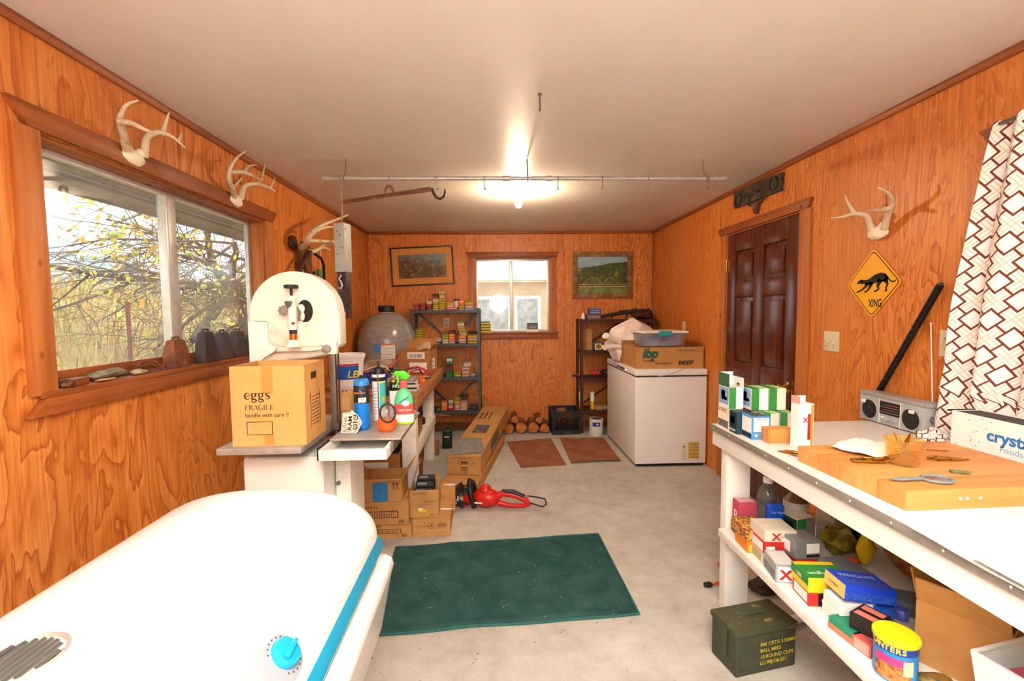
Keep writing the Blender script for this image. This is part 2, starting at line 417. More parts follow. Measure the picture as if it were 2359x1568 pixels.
B().box(-.083, -.072, 1.675, 3.18, 1.2075, 1.262).obj('stop_strip', TRIMW, w1, bevel=.002)
# ------------------------------------------------------------------ small window in the far wall
w2 = struct(mk('window_2', None)); w2['label'] = 'small two-pane slider window in the far wall'
ya, yb = D+.045, D+.075
b = B()
b.box(1.305, 2.222, ya, yb, 1.205, 1.235).box(1.305, 2.222, ya, yb, 2.085, 2.115).box(1.305, 1.332, ya, yb, 1.235, 2.085).box(2.195, 2.222, ya, yb, 1.235, 2.085)
b.obj('window_frame', ALU, w2, bevel=.003)
B().box(1.725, 1.765, ya-.012, yb, 1.235, 2.085).obj('mullion', ALU, w2, bevel=.003)
PANE2 = glassy('dusty_glass', '#eef0ee', .25, .04, .22, '#cfc8be')
B().box(1.332, 1.727, D+.058, D+.061, 1.235, 2.085).obj('pane', PANE2, w2, smooth=0)
B().box(1.763, 2.195, D+.058, D+.061, 1.235, 2.085).obj('pane', PANE2, w2, smooth=0)
B().prism([(1.19, D-.022, 2.192), (1.225, D-.022, 2.118), (2.30, D-.022, 2.118), (2.342, D-.022, 2.192)], (0, .022, 0)).obj('head_casing', TRIMX, w2, bevel=.003)
B().box(1.215, 1.305, D-.018, D, 1.205, 2.118).obj('side_casing', TRIMZ, w2, bevel=.003)
B().box(2.222, 2.305, D-.018, D, 1.205, 2.118).obj('side_casing', TRIMZ, w2, bevel=.003)
for xa in (1.305, 2.214): B().box(xa, xa+.008, D, D+.044, 1.205, 2.115).obj('jamb', TRIMZ, w2, smooth=0)
B().box(1.305, 2.222, D, D+.044, 2.107, 2.115).obj('head_reveal', TRIMX, w2, smooth=0)
B().box(1.19, 2.33, D-.035, D+.044, 1.183, 1.205).obj('sill', TRIMX, w2, bevel=.003)
B().prism([(1.22, D-.02, 1.183), (1.19, D-.02, 1.118), (2.34, D-.02, 1.118), (2.30, D-.02, 1.183)], (0, .02, 0)).obj('apron', TRIMX, w2, bevel=.003)
# ------------------------------------------------------------------ six-panel door in the right wall
t = NT('door_varnish'); g = t.noise(t.coords((30, 30, 1.2)), 1.4, 4, .6)
DOORM = t.set(.24, 0, .55, t.ramp(g, [(.3, '#451a0f'), (.7, '#5e2616')]))
d1 = struct(mk('door_1', None)); d1['label'] = 'dark red-brown six-panel door with brass knob'
dy0, dy1 = 2.962, 3.885
cols = [(dy0, dy0+.125), ((dy0+dy1)/2-.06, (dy0+dy1)/2+.06), (dy1-.125, dy1)]
rows = [(0.012, .25), (.86, 1.04), (1.56, 1.68), (1.93, 2.075)]
b = B(); xf, xb = W-.004, W+.04
for a, c in cols: b.box(xf, xb, a, c, .012, 2.075)
for a, c in rows:
    for (p, q) in ((cols[0][1], cols[1][0]), (cols[1][1], cols[2][0])): b.box(xf, xb, p, q, a, c)
leaf = b.obj('door_leaf', DOORM, d1, bevel=.004)
for (p, q) in ((cols[0][1], cols[1][0]), (cols[1][1], cols[2][0])):
    for (a, c) in ((.25, .86), (1.04, 1.56), (1.68, 1.93)):
        b = B(); b.box(W+.012, W+.03, p, q, a, c); b.box(W+.001, W+.011, p+.035, q-.035, a+.035, c-.035)
        b.obj('door_panel', DOORM, leaf, bevel=.008)
BRASS = M('#c08a2e', .22, .95, .1, 30)
T = Matrix.Translation((W, 3.03, .935)) @ Matrix.Rotation(-PI/2, 4, 'Y')
B().lathe([(.034, .004), (.036, .008), (.014, .014), (.011, .034), (.022, .042), (.028, .056), (.024, .07), (.0, .076)], 24, T).obj('door_knob', BRASS, d1)
B().box(W-.012, W-.0045, 2.966, 2.985, .88, .99).obj('latch_plate', BRASS, d1, bevel=.001)
for z in (.30, 1.07, 1.83):
    hb = B().box(W-.012, W-.005, 3.878, 3.90, z-.045, z+.045).cyl((W-.011, 3.889, z-.05), (W-.011, 3.889, z+.05), .007, n=10); hb.obj('hinge', BRASS, d1)
B().prism([(W-.022, 2.838, 2.15), (W-.022, 2.87, 2.088), (W-.022, 4.0, 2.088), (W-.022, 4.03, 2.15)], (.022, 0, 0)).obj('head_casing', TRIMW, d1, bevel=.003)
B().box(W-.018, W, 2.845, 2.947, 0, 2.088).obj('side_casing', TRIMZ, d1, bevel=.003)
B().box(W-.018, W, 3.903, 3.985, 0, 2.088).obj('side_casing', TRIMZ, d1, bevel=.003)
B().box(W+.0, W+.10, 2.945, 2.958, 0, 2.085).box(W, W+.1, 3.891, 3.905, 0, 2.085).box(W, W+.1, 2.958, 3.891, 2.079, 2.085).obj('jamb', TRIMZ, d1, smooth=0)
B().box(W-.002, W+.006, 2.9585, 2.9605, .9, 2.05).obj('daylight_strip', PAPER, d1, smooth=0)  # white strip painted in for sunlight showing through the door gap
B().box(W+.05, W+.1, 2.958, 3.891, 0, 2.079).obj('door_stop', DARK, d1, smooth=0)
# ------------------------------------------------------------------ outdoors: eave, ground, hills, apple tree, post, shed
WEATH = stained('weathered_boards', '#7c7772', '#625c56', 1, False, .8)
ev = thing('roof_eave', 'weathered grey eave boards above the wide window outside', 'eave', (-.12, 2.4, 2.2))
for k in range(4):
    B().box(-.13*(k+1)+.004, -.13*k, -4, 6, -.005-.022*k, .015-.022*k).obj('soffit_board', WEATH, ev, smooth=0)
B().box(-.56, -.53, -4, 6, -.10, .03).obj('fascia', WEATH, ev, bevel=.003)
t = NT('dry_meadow'); n = t.noise(t.coords(), 1.2, 6, .7)
MEAD = t.set(.9, 0, .1, t.ramp(n, [(.3, '#7d6f45'), (.5, '#a8925e'), (.7, '#c4a976')]))
from mathutils import noise as mnoise
def gz(x, y): return -.35 + .2*mnoise.noise(Vector((x*.12, y*.12, 0))) + .36*max(0, min(-x-1.2, 6)) + max(0, -x-7.2)*.05
g = B(); g.grid(lambda u, v: (-.13-(u**2)*95, -15+v*110, gz(-.13-(u**2)*95, -15+v*110)), 50, 44)
struct(g.obj('ground', MEAD, smooth=60))
g = B(); g.grid(lambda u, v: (-.13+u*30, D+.13+(v**2)*70, -.3+.2*mnoise.noise(Vector((u*4, v*9, 3)))), 14, 24)
struct(g.obj('ground_behind', MEAD, smooth=60))
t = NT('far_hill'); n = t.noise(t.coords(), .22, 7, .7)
HILL = t.set(.95, 0, .05, t.ramp(n, [(.35, '#7f8b93'), (.6, '#98a2a8'), (.75, '#a9aca4')]))  # haze of distance is put into these blue-grey colours
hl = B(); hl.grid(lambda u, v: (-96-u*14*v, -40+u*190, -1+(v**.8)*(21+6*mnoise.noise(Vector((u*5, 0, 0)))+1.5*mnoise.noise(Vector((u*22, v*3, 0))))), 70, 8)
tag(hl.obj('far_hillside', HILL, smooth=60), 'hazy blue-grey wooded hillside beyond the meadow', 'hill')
# dry grass: nobody could count it
random.seed(11); gb = B()
for k in range(9000):
    x = -.8-random.random()**1.4*11; y = 1.2+random.random()*15
    h = random.uniform(.3, .85); z = gz(x, y); a = random.uniform(0, 2*PI); ln = random.uniform(.1, .5); w = .006+.004*random.random()
    d = Vector((math.cos(a), math.sin(a), 0)); s_ = Vector((-d.y, d.x, 0))*w; p = Vector((x, y, z)); gb.m(random.randrange(3))
    q = [p-s_, p+s_, p+d*ln*.4+Vector((0, 0, h*.7))+s_*.7, p+d*ln*.4+Vector((0, 0, h*.7))-s_*.7, p+d*ln+Vector((0, 0, h))]
    v = [gb.bm.verts.new(c_) for c_ in q]; gb._f(v[:4]); gb._f([v[3], v[2], v[4]])
tag(gb.obj('dry_grass', [M('#b8924e', .9, 0, 0), M('#c9a86a', .9, 0, 0), M('#8f8a4a', .9, 0, 0)], smooth=0, fix=False), 'tall dry yellow grass outside the wide window', 'grass', kind='stuff')
# apple tree
random.seed(23)
tree = thing('apple_tree', 'old apple tree with yellow autumn leaves and green apples outside', 'tree', (-3.4, 9.0, gz(-3.4, 9.0)))
O = Vector(tree.location); wood = B(); tips = []
def limb(p, d, ln, r, depth):
    n = 5; pts = [p]; rs = [r]; q = p.copy(); dd = d.normalized()
    for k in range(n):
        dd = (dd + Vector((random.uniform(-.22, .22), random.uniform(-.22, .22), random.uniform(-.2, .12)))).normalized()
        q = q + dd*ln/n
        if O.x+q.x > -.95: q.x = -.95-O.x; dd.x = -abs(dd.x)
        pts.append(q.copy()); rs.append(r*(1-.11*(k+1)))
    wood.tube(pts, rs, 5 if depth < 2 else 4 if depth < 3 else 3, cap=False)
    if depth >= 2: tips.extend(pts[1:])
    if depth >= 4: return
    for k in range((4, 6, 6, 4)[depth]):
        i = random.randint(1, n) if depth else random.randint(2, n); a = random.uniform(0, 2*PI)
        nd = dd*.55 + Vector((math.cos(a)*.8, math.sin(a)*1.0, random.uniform(-.55, .45)))
        limb(pts[i], nd, ln*random.uniform(.5, .8), max(.004, rs[i]*.55), depth+1)
limb(Vector((0, 0, 0)), Vector((.1, -.1, 1)), 1.5, .16, 0)
for dirn in ((.55, -1, .45), (.2, -1.0, .75), (.9, -.7, .3), (.3, -1, .15), (-.4, -1, .5)): limb(Vector((.05, -.05, 1.35)), Vector(dirn), 2.6, .075, 1)
random.seed(41)
for k in range(620):                                # fine drooping twigs all through the crown
    x = random.uniform(-4.4, -1.5); y = random.uniform(2.6-1.0*x, 3.6-2.1*x); z = 1.465+(1.55-x)*random.uniform(-.06, .34)
    if random.random() < .35 and z < 1.9: continue
    p = Vector((x, y, z))-O; d = Vector((random.uniform(-.3, .3), random.uniform(-1, .3), random.uniform(-.55, .45))).normalized(); ln = random.uniform(.35, 1.0); pts = [p]
    for j in range(5): d = (d+Vector((random.uniform(-.2, .2), random.uniform(-.2, .2), random.uniform(-.3, .2)))).normalized(); p = p+d*ln/5; pts.append(p)
    if max(q.x for q in pts)+O.x > -1.0: continue
    r = random.uniform(.003, .008); wood.tube(pts, [r*(1-.12*i) for i in range(6)], 3, cap=False); tips.extend(pts[1:]*2)
BARK = worn('apple_bark', '#3d342c', '#6b6156', 10, rough=.9)
wood.obj('trunk_and_branches', BARK, tree, smooth=60, fix=False)
lf = B()
for k in range(6500):
    p = random.choice(tips) + Vector((random.uniform(-.12, .12), random.uniform(-.15, .15), random.uniform(-.2, .08)))
    wz = p.z+O.z; wy = (p.y+O.y)/max(.5, 1.54-p.x-O.x)
    if random.random() > .12+.88*max(0, min(1, (wz-1.5)/.9))*max(.25, min(1, (1.75-wy)/.35)): continue
    a = random.uniform(0, 2*PI); e = random.uniform(-1.2, .2); s_ = random.uniform(.028, .062)
    d = Vector((math.cos(a)*math.cos(e), math.sin(a)*math.cos(e), math.sin(e))); u_ = d.cross(Vector((random.random(), random.random(), 1))).normalized()
    lf.m(random.choice((0, 0, 1, 2, 3))); v = [lf.bm.verts.new(p+q) for q in (d*0, d*s_+u_*s_*.45, d*s_*2.1, d*s_-u_*s_*.45)]; lf._f(v)
LEAFM = []
for c_ in ('#e6c232', '#d8a828', '#b9b03c', '#e8d060'):
    t = NT('leaf_'+c_[1:]); t.b.inputs['Transmission Weight'].default_value = 0
    LEAFM.append(t.set(.6, 0, .3, c_))
tag(lf.obj('foliage', LEAFM, tree, smooth=0, fix=False), kind='stuff')
apple_me = B().lathe([(0, -.8), (.55, -.78), (.92, -.3), (1, .15), (.8, .65), (.35, .8), (0, .66)], 10, Matrix.Diagonal((.032, .032, .032, 1))).mesh('apple', M('#a9b93c', .4, 0, .1, 40))
for k in range(60):
    p = random.choice(tips); mk('apple', apple_me, tree, p+Vector((0, 0, -.04)), random.uniform(0, 6))
# leafy twigs close to the glass
random.seed(31)
def near_branch(pts, seed):
    random.seed(seed)
    o = thing('apple_branch', 'thin apple branch with yellow leaves hanging close to the %s pane' % ('left' if seed == 1 else 'right'), 'branch', pts[0])
    P0 = Vector(pts[0]); q = [Vector(p)-P0 for p in pts]; b = B(); b.tube(q, [.012-.008*i/len(q) for i in range(len(q))], 6); l = B(); n = 0
    for i in range(1, len(q)):
        for k in range(9):
            d = Vector((random.uniform(-.5, .3), random.uniform(-1, 1), random.uniform(-.8, .5))); e = q[i-1].lerp(q[i], random.random()); m = e+d*random.uniform(.1, .34)
            b.tube([e, (e+m)/2+Vector((0, 0, .02)), m], [.004, .003, .002], 4)
            for j in range(7):
                c_ = e.lerp(m, random.uniform(.3, 1)); a = random.uniform(0, 2*PI); s_ = random.uniform(.018, .034); dd = Vector((math.cos(a)*.6, math.sin(a)*.6, -.7)); u_ = dd.cross(Vector((random.random(), random.random(), .3))).normalized()
                l.m(random.choice((0, 0, 1, 3))); v = [l.bm.verts.new(c_+w_) for w_ in (dd*0, dd*s_+u_*s_*.5, dd*s_*2, dd*s_-u_*s_*.5)]; l._f(v)
    b.obj('twigs', BARK, o); tag(l.obj('leaves', LEAFM, o, smooth=0, fix=False), kind='stuff')
    for k in range(6): mk('apple', apple_me, o, random.choice(q)+Vector((random.uniform(-.1, .1), random.uniform(-.2, .2), -.08)), k)
near_branch([(-1.9, 6.6, 2.9), (-1.85, 5.9, 2.75), (-1.75, 5.2, 2.62), (-1.6, 4.5, 2.45), (-1.5, 3.9, 2.2)], 1)
near_branch([(-2.2, 7.6, 2.1), (-1.9, 7.0, 2.0), (-1.6, 6.4, 1.85), (-1.3, 5.9, 1.6)], 2)
# red steel fence post
pst = B(); pst.box(-.018, .018, -.003, .003, 0, 1.7).box(-.003, .003, 0, .03, 0, 1.7)
for k in range(12): pst.box(-.006, .006, -.012, -.003, .3+k*.11, .32+k*.11)
tag(pst.obj('fence_post', worn('red_rust_paint', '#7d3a34', '#5a3228', 20), None, (-2.0, 4.62, gz(-2, 4.62)), .6), 'rusty red steel fence post in the dry grass', 'post')
# outbuilding behind the small window
sh = thing('outbuilding', 'pale outbuilding with white trimmed windows behind the far wall window', 'building', (3.6, D+3.4, -.3))
SID = M('#d8b48c', .8, 0, .15, 4); GREYW = worn('grey_shed_glass', '#7c8488', '#b9bec0', 9, .4, .7, .25)
for k in range(13): B().box(-3, 3, 0, .03+.012*(k % 2), .18*k, .18*k+.178).obj('siding_board', SID, sh, smooth=0)
for xa, xb_, za, zb in ((-2.42, -1.80, 1.22, 2.0), (-1.62, -1.22, 1.22, 2.0)):
    f = B().box(xa-.06, xb_+.06, -.03, 0, za-.06, zb+.06).obj('window_trim', WHITE, sh, smooth=0)
    B().box(xa, xb_, -.036, -.0305, za, zb).obj('pane', GREYW, f, smooth=0)
B().box(-3.1, 3.1, -.25, .3, 2.36, 2.5).obj('roof_edge', WHITE, sh, smooth=0)
# ================================================================== LEFT SIDE OF THE ROOM
IVORY = worn('dirty_white_enamel', '#efe6d2', '#c79a5e', 6, .54, .80, .38); ENAMEL = M('#f1ede2', .3, 0, .04, 5)
# ------------------------------------------------------------------ tanning bed in the foreground
tb = thing('tanning_bed', 'white clamshell tanning bed with turquoise stripe and knob in the foreground', 'tanning bed', (.822, .2, 0), .012)
GLOSSW = M('#f4f3ef', .22, 0, .02, 3, .5); TURQ = M('#1296bc', .32, 0, .02)
A_, B_ = .35, .178; yn, yf = -1.15, 1.30
def arch(k, off=0):
    a = PI*k; r = 2.3
    cx = math.copysign(abs(math.cos(a))**(2/r), math.cos(a)); cz = abs(math.sin(a))**(2/r)
    return (A_+off)*cx, .735+(B_+off)*cz
b = B(); N = 40; prof = [arch(i/N) for i in range(N+1)]
def endrnd(v):                                   # canopy ends are rounded over a little
    e = .06; d = min(v-yn, yf-v)
    return 1-.10*(1-max(0, min(1, d/e)))**2
ys = [yn, yn+.008, yn+.02, yn+.04, yn+.06]+[yn+.06+(yf-yn-.12)*i/20 for i in range(1, 20)]+[yf-.06, yf-.04, yf-.02, yf-.008, yf]
rows_ = [[b.bm.verts.new((x*(1-(1-endrnd(y))*.35), y, .735+(z-.735)*endrnd(y))) for x, z in prof] for y in ys]
for R, S in zip(rows_, rows_[1:]):
    for i in range(N): b._f([R[i], R[i+1], S[i+1], S[i]])
b._f(rows_[0]); b._f(rows_[-1][::-1])
for R, S in zip(rows_, rows_[1:]): b._f([R[0], S[0], S[-1], R[-1]])
canopy = b.obj('canopy', GLOSSW, tb, smooth=40)
for sgn in (1, -1):
    B().prism([(sgn*.340, yn+.02, .742), (sgn*.350, yn+.02, .742), (sgn*.366, yn+.02, .708), (sgn*.340, yn+.02, .704)], (0, yf-yn-.04, 0)).obj('stripe', TURQ, tb, bevel=.002)
B().box(-.36, .36, yn+.012, yf-.012, .692, .703).obj('canopy_lip', GLOSSW, tb, bevel=.004)
B().box(-.345, .345, yn+.04, yf-.04, .655, .69).obj('gap_seal', M('#8a8680', .5), tb, bevel=.003)
# lower bench tray with a rolled edge
b = B(); pr = [(-.375, .60), (-.385, .62), (-.38, .645), (-.36, .655), (.36, .655), (.38, .645), (.388, .62), (.378, .59), (.34, .40), (.30, .30), (-.30, .30), (-.34, .40)]
b.prism([(x, yn, z) for x, z in pr], (0, yf+.03-yn, 0)).obj('bench_tray', GLOSSW, tb, bevel=.012, seg=3)
for yy in (yn+.25, yf-.3): B().box(-.27, .27, yy-.05, yy+.05, 0, .31).obj('leg', GLOSSW, tb, bevel=.01)
# timer: plate, dial, knob
import mathutils
nx, nz = .70, .714; R_ = Matrix(((nz, 0, nx), (0, 1, 0), (-nx, 0, nz))).to_4x4()
T = Matrix.Translation((.322, .632, .822)) @ R_
def slab(poly, z0, z1, T): 
    b = B(); b.prism([T @ Vector((x, y, z0)) for x, y in poly], (T.to_3x3() @ Vector((0, 0, z1-z0)))); return b
plate = [(-.042*math.cos(a), .042*math.sin(a)+.012) for a in [PI*i/16 for i in range(17)]] + [(.042, -.09), (-.042, -.09)]
GREYP = M('#8f9296', .4, 0, .03)
timer = slab(plate, -.025, .006, T).obj('timer_plate', GREYP, tb, bevel=.003)
B().lathe([(.029, .0065), (.029, .014), (.026, .019), (.012, .021), (0, .021)], 32, T @ Matrix.Translation((0, .012, 0))).obj('timer_knob', TURQ, tb)
kb = B(); kb.prism([T @ Vector((x, y+.012, .0212)) for x, y in ((-.007, -.022), (.007, -.022), (.004, .023), (-.004, .023))], T.to_3x3() @ Vector((0, 0, .008))); kb.obj('knob_grip', TURQ, timer, bevel=.003)
TICK = M('#3c3e42', .5, 0, 0)
for k in range(16):
    a = -PI*.75+1.5*PI*k/15+PI/2; p = T @ Vector((.0355*math.cos(a), .012+.0355*math.sin(a), .0062)); B().cbox(p, (.003, .003, .001), R_.to_euler()).obj('dial_mark', TICK, timer, smooth=0)
# cooling vent: ring with louvres
vc = Matrix.Translation((-.045, .535, .913)) @ Matrix.Rotation(-.03, 4, 'Y')
vent = B().lathe([(.060, -.004), (.068, -.004), (.068, .004), (.063, .006), (.060, .002), (.060, -.004)], 32, vc).obj('vent_ring', M('#b9b4aa', .3, .5), tb)
B().lathe([(.0, -.003), (.0595, -.003), (.0595, -.0015), (0, -.0015)], 32, vc).obj('vent_recess', DARK, vent)
for k in range(9):
    xx = -.052+.013*k; hw = .95*math.sqrt(max(0, .056**2-xx*xx)); B().cbox(vc @ Vector((xx, 0, .003)), (.0065, 2*hw, .003), (0, .5, 0)).obj('louvre', M('#6a6862', .4, .6, .1, 40), vent, smooth=0)
# ------------------------------------------------------------------ meat band saw
sw = thing('meat_band_saw', 'old white enamel meat band saw with round-topped head and steel table', 'band saw', (.62, 2.25, 0))
# base cabinet
B().box(-.20, .15, -.20, .16, .0, .83).obj('cabinet', ENAMEL, sw, bevel=.02, seg=3)
B().box(.155, .228, -.06, .16, .0, .83).obj('cabinet_side', ENAMEL, sw, bevel=.01)
B().prism([(.165, -.0605, .58), (.172, -.0605, .58), (.195, -.0605, .12), (.175, -.0605, .12)], (0, -.002, 0)).obj('slot', BLACK, sw, smooth=0)
B().cyl((.17, -.06, .66), (.17, -.072, .66), .010, n=12).obj('latch', STEEL, sw)
# steel table: fixed half and sliding half
TBL = worn('worn_steel', '#a19b92', '#b8b1a6', 9, .4, .65, .4, .3)
B().box(-.228, .115, -.335, .25, .885, .913).obj('fixed_table', TBL, sw, bevel=.003)
B().box(.19, .50, -.215, .31, .903, .913).obj('sliding_table', TBL, sw, bevel=.002)
b = B(); b.box(.175, .46, -.31, -.296, .845, .892).box(.175, .19, -.296, .28, .845, .892).box(.445, .46, -.296, .28, .845, .892).box(.19, .445, -.296, .28, .845, .85)
b.obj('slide_carriage', ENAMEL, sw, bevel=.003)
B().box(.462, .475, -.25, .28, .862, .9).obj('slide_rail', STEEL, sw, bevel=.002)
B().box(.15, .17, -.26, .25, .83, .884).obj('rail', DARK, sw, bevel=.002)
# head: outline traced in the x-z plane (real depth .20)
hd = [(-.215, 1.30)]
hd += [(-.215, 1.42)] + [(-.012+.205*math.cos(a), 1.455+.205*math.sin(a)) for a in [PI-PI*i/28 for i in range(29)]] + [(.193, 1.315), (.18, 1.30), (.12, 1.295), (.06, 1.285), (-.10, 1.285), (-.15, 1.295)]
b = B(); b.prism([(x, -.055, z) for x, z in hd], (0, .10, 0)); head = b.obj('wheel_housing', IVORY, sw, bevel=.012, seg=3)
# front cover plate (raised, with inner rounded outline)
cv = [(-.105, 1.325), (-.122, 1.345), (-.122, 1.43)] + [(-.195, 1.432), (-.195, 1.45)] + [(-.01+.185*math.cos(a), 1.455+.185*math.sin(a)) for a in [PI-PI*i/24 for i in range(25)]] + [(.172, 1.345), (.162, 1.325), (.10, 1.312), (-.07, 1.312)]
B().prism([(x, -.0555, z) for x, z in cv], (0, -.010, 0)).obj('front_cover', IVORY, sw, bevel=.006)
# arm sweeping from the head down to the column
arm = [(.15, 0, 1.302), (.11, 0, 1.288), (.02, 0, 1.278), (-.07, 0, 1.272), (-.13, 0, 1.252), (-.172, 0, 1.21), (-.19, 0, 1.12), (-.19, 0, .914)]
B().prism([(-.217, -.056, 1.24), (-.217, -.056, 1.428), (-.135, -.056, 1.428), (-.128, -.056, 1.42), (-.128, -.056, 1.34), (-.115, -.056, 1.32), (-.09, -.056, 1.31), (-.10, -.056, 1.29), (-.15, -.056, 1.26), (-.19, -.056, 1.22)], (0, -.012, 0)).obj('frame_pillar', ENAMEL, sw, bevel=.004)
B().tube(arm, [.014, .022, .026, .03, .036, .042, .044, .044], 16, flat=1.2).obj('column_arm', IVORY, sw)
GREYH = M('#7a6a54', .5, .3)
# opening with tension wheel gear
ov = [(.045+.036*math.cos(2*PI*i/20), 1.475+.052*math.sin(2*PI*i/20)) for i in range(20)]
B().prism([(x, -.0658, z) for x, z in ov], (0, -.0015, 0)).obj('cover_opening', BLACK, sw, smooth=0)
b = B(); b.ball((.03, -.072, 1.487), .017, 12, (1, .6, 1.2)); b.ball((.034, -.072, 1.452), .015, 12, (.8, .6, 1.5)); b.cyl((.03, -.068, 1.487), (.03, -.086, 1.487), .008, n=10); b.obj('wheel_hub', IVORY, sw)
B().tube([(.012, -.085, 1.50), (.03, -.088, 1.47), (.022, -.086, 1.43)], [.004, .006, .004], 8).obj('release_lever', GREYH, sw)
# tension screw assembly
GREY2 = M('#8e877c', .5, .3)
b = B(); b.tube([(0, -.10, 1.39), (0, -.10, 1.53)], [.020, .019], 14).tube([(0, -.10, 1.53), (0, -.10, 1.545)], [.019, .012], 14); b.box(-.018, .018, -.10, -.065, 1.42, 1.52)
b.obj('tension_housing', IVORY, sw, bevel=.002)
B().cyl((0, -.10, 1.545), (0, -.10, 1.578), .006, n=10).obj('tension_screw', DARK, sw)
B().cyl((0, -.10, 1.578), (0, -.10, 1.594), .031, n=10).obj('tension_handwheel', DARK, sw, bevel=.002)
def knob8(name, c, axis, r, t, mat, par):
    pts = [(r*(1+.12*math.cos(8*2*PI*i/48))*math.cos(2*PI*i/48), r*(1+.12*math.cos(8*2*PI*i/48))*math.sin(2*PI*i/48)) for i in range(48)]
    b = B(); b.prism([(c[0]+x, c[1], c[2]+z) for x, z in pts], (0, -t, 0)); return b.obj(name, mat, par, bevel=.002)
knob8('star_knob', (-.032, -.105, 1.478), 'y', .021, .016, GREY2, sw)
B().cyl((-.032, -.104, 1.478), (-.01, -.066, 1.478), .006, n=8).obj('knob_shaft', STEEL, sw)
B().prism([(-.02, -.122, 1.52), (.014, -.122, 1.52), (.008, -.122, 1.498), (-.004, -.122, 1.49), (-.016, -.122, 1.498)], (0, -.008, 0)).obj('pointer_block', M('#5c5a46', .6), sw, bevel=.002)
B().cyl((.002, -.10, 1.345), (.002, -.10, 1.372), .0165, n=16).obj('copper_sleeve', M('#c06a24', .3, .8), sw)
B().cyl((.002, -.10, 1.372), (.002, -.10, 1.39), .0165, n=16).obj('dark_sleeve', DARK, sw)
B().lathe([(.034, 1.313), (.027, 1.322), (.018, 1.345)], 16, None, (.002, -.10, 0)).obj('screw_foot', IVORY, sw)
B().cyl((.012, -.118, 1.42), (.012, -.124, 1.42), .006, n=10).obj('red_cap', M('#9c2a1c', .5), sw)
b = B(); b.prism([(-.165+.021*math.cos(2*PI*i/20), -.0565, 1.405+.011*math.sin(2*PI*i/20)) for i in range(20)], (0, -.004, 0)); bd = b.obj('name_badge', DARK, sw, bevel=.001)
B().box(-.172, -.158, -.062, -.0606, 1.401, 1.408).obj('badge_print', M('#c9c6bd', .4), bd, smooth=0)
# side door edge strip, guide knob and guide bar, blade
B().box(.181, .196, -.05, .04, 1.318, 1.47).obj('housing_edge', IVORY, sw, bevel=.003)
B().box(.13, .19, -.09, -.057, 1.275, 1.335).obj('guide_clamp', IVORY, sw, bevel=.004)
knob8('guide_knob', (.148, -.091, 1.30), 'y', .019, .016, GREY2, sw)
B().box(.155, .18, -.085, -.062, .945, 1.275).obj('guide_bar', M('#756b5e', .4, .7), sw, bevel=.001)
B().box(.186, .1885, -.07, -.052, .905, 1.28).obj('blade', M('#5c5852', .3, .9), sw, smooth=0)
b = B(); b.box(.15, .19, -.09, -.05, .92, .955); b.obj('blade_guide', M('#5a4b3c', .5, .6), sw, bevel=.003)
# ------------------------------------------------------------------ egg case on the saw table
eg = open_box('egg_case', 'open yellow cardboard egg case printed eggs FRAGILE standing on the saw table', 'cardboard box', (.592, 2.068, .9135), (.30, .245, .335), .03, CARD3, .005)
SZ = (.30, .245, .335)
INKE = M('#4a3020', .7, 0, 0)
E_ = [[(.06, .26, .05), (.44, .30, .05), (.45, .42, .06), (.34, .52, .05), (.20, .50, .11), (.07, .34, .14), (.10, .12, .13), (.26, .01, .09), (.40, .05, .05), (.48, .14, .03)]]
G_ = [[(.24, .52, .05), (.10, .44, .13), (.10, .26, .13), (.24, .17, .05), (.37, .26, .13), (.37, .44, .13), (.24, .52, .05)], [(.20, .18, .05), (.08, .09, .10), (.14, .02, .13), (.36, -.03, .13), (.44, -.14, .10), (.30, -.24, .07), (.10, -.20, .09), (.06, -.08, .06), (.16, .0, .05)], [(.36, .44, .04), (.46, .52, .05), (.53, .48, .10)]]
S__ = [[(.37, .40, .05), (.36, .50, .04), (.24, .52, .06), (.10, .44, .12), (.16, .32, .15), (.32, .22, .15), (.36, .10, .12), (.22, .0, .06), (.08, .03, .04), (.06, .14, .05)]]
def glyphs(lst):
    out, x = [], 0
    for gl, adv in lst: out += [[(px+x, pz, pw) for px, pz, pw in st] for st in gl]; x += adv
    return out
ribbon(eg, 'eggs_lettering', glyphs([(E_, .55), (G_, .56), (G_, .56), (S__, .45)]), INKE, fpos(SZ, 'f', .18, .59, .0004), (1, 0, 0), (0, 0, 1), (0, -1, 0), .050)
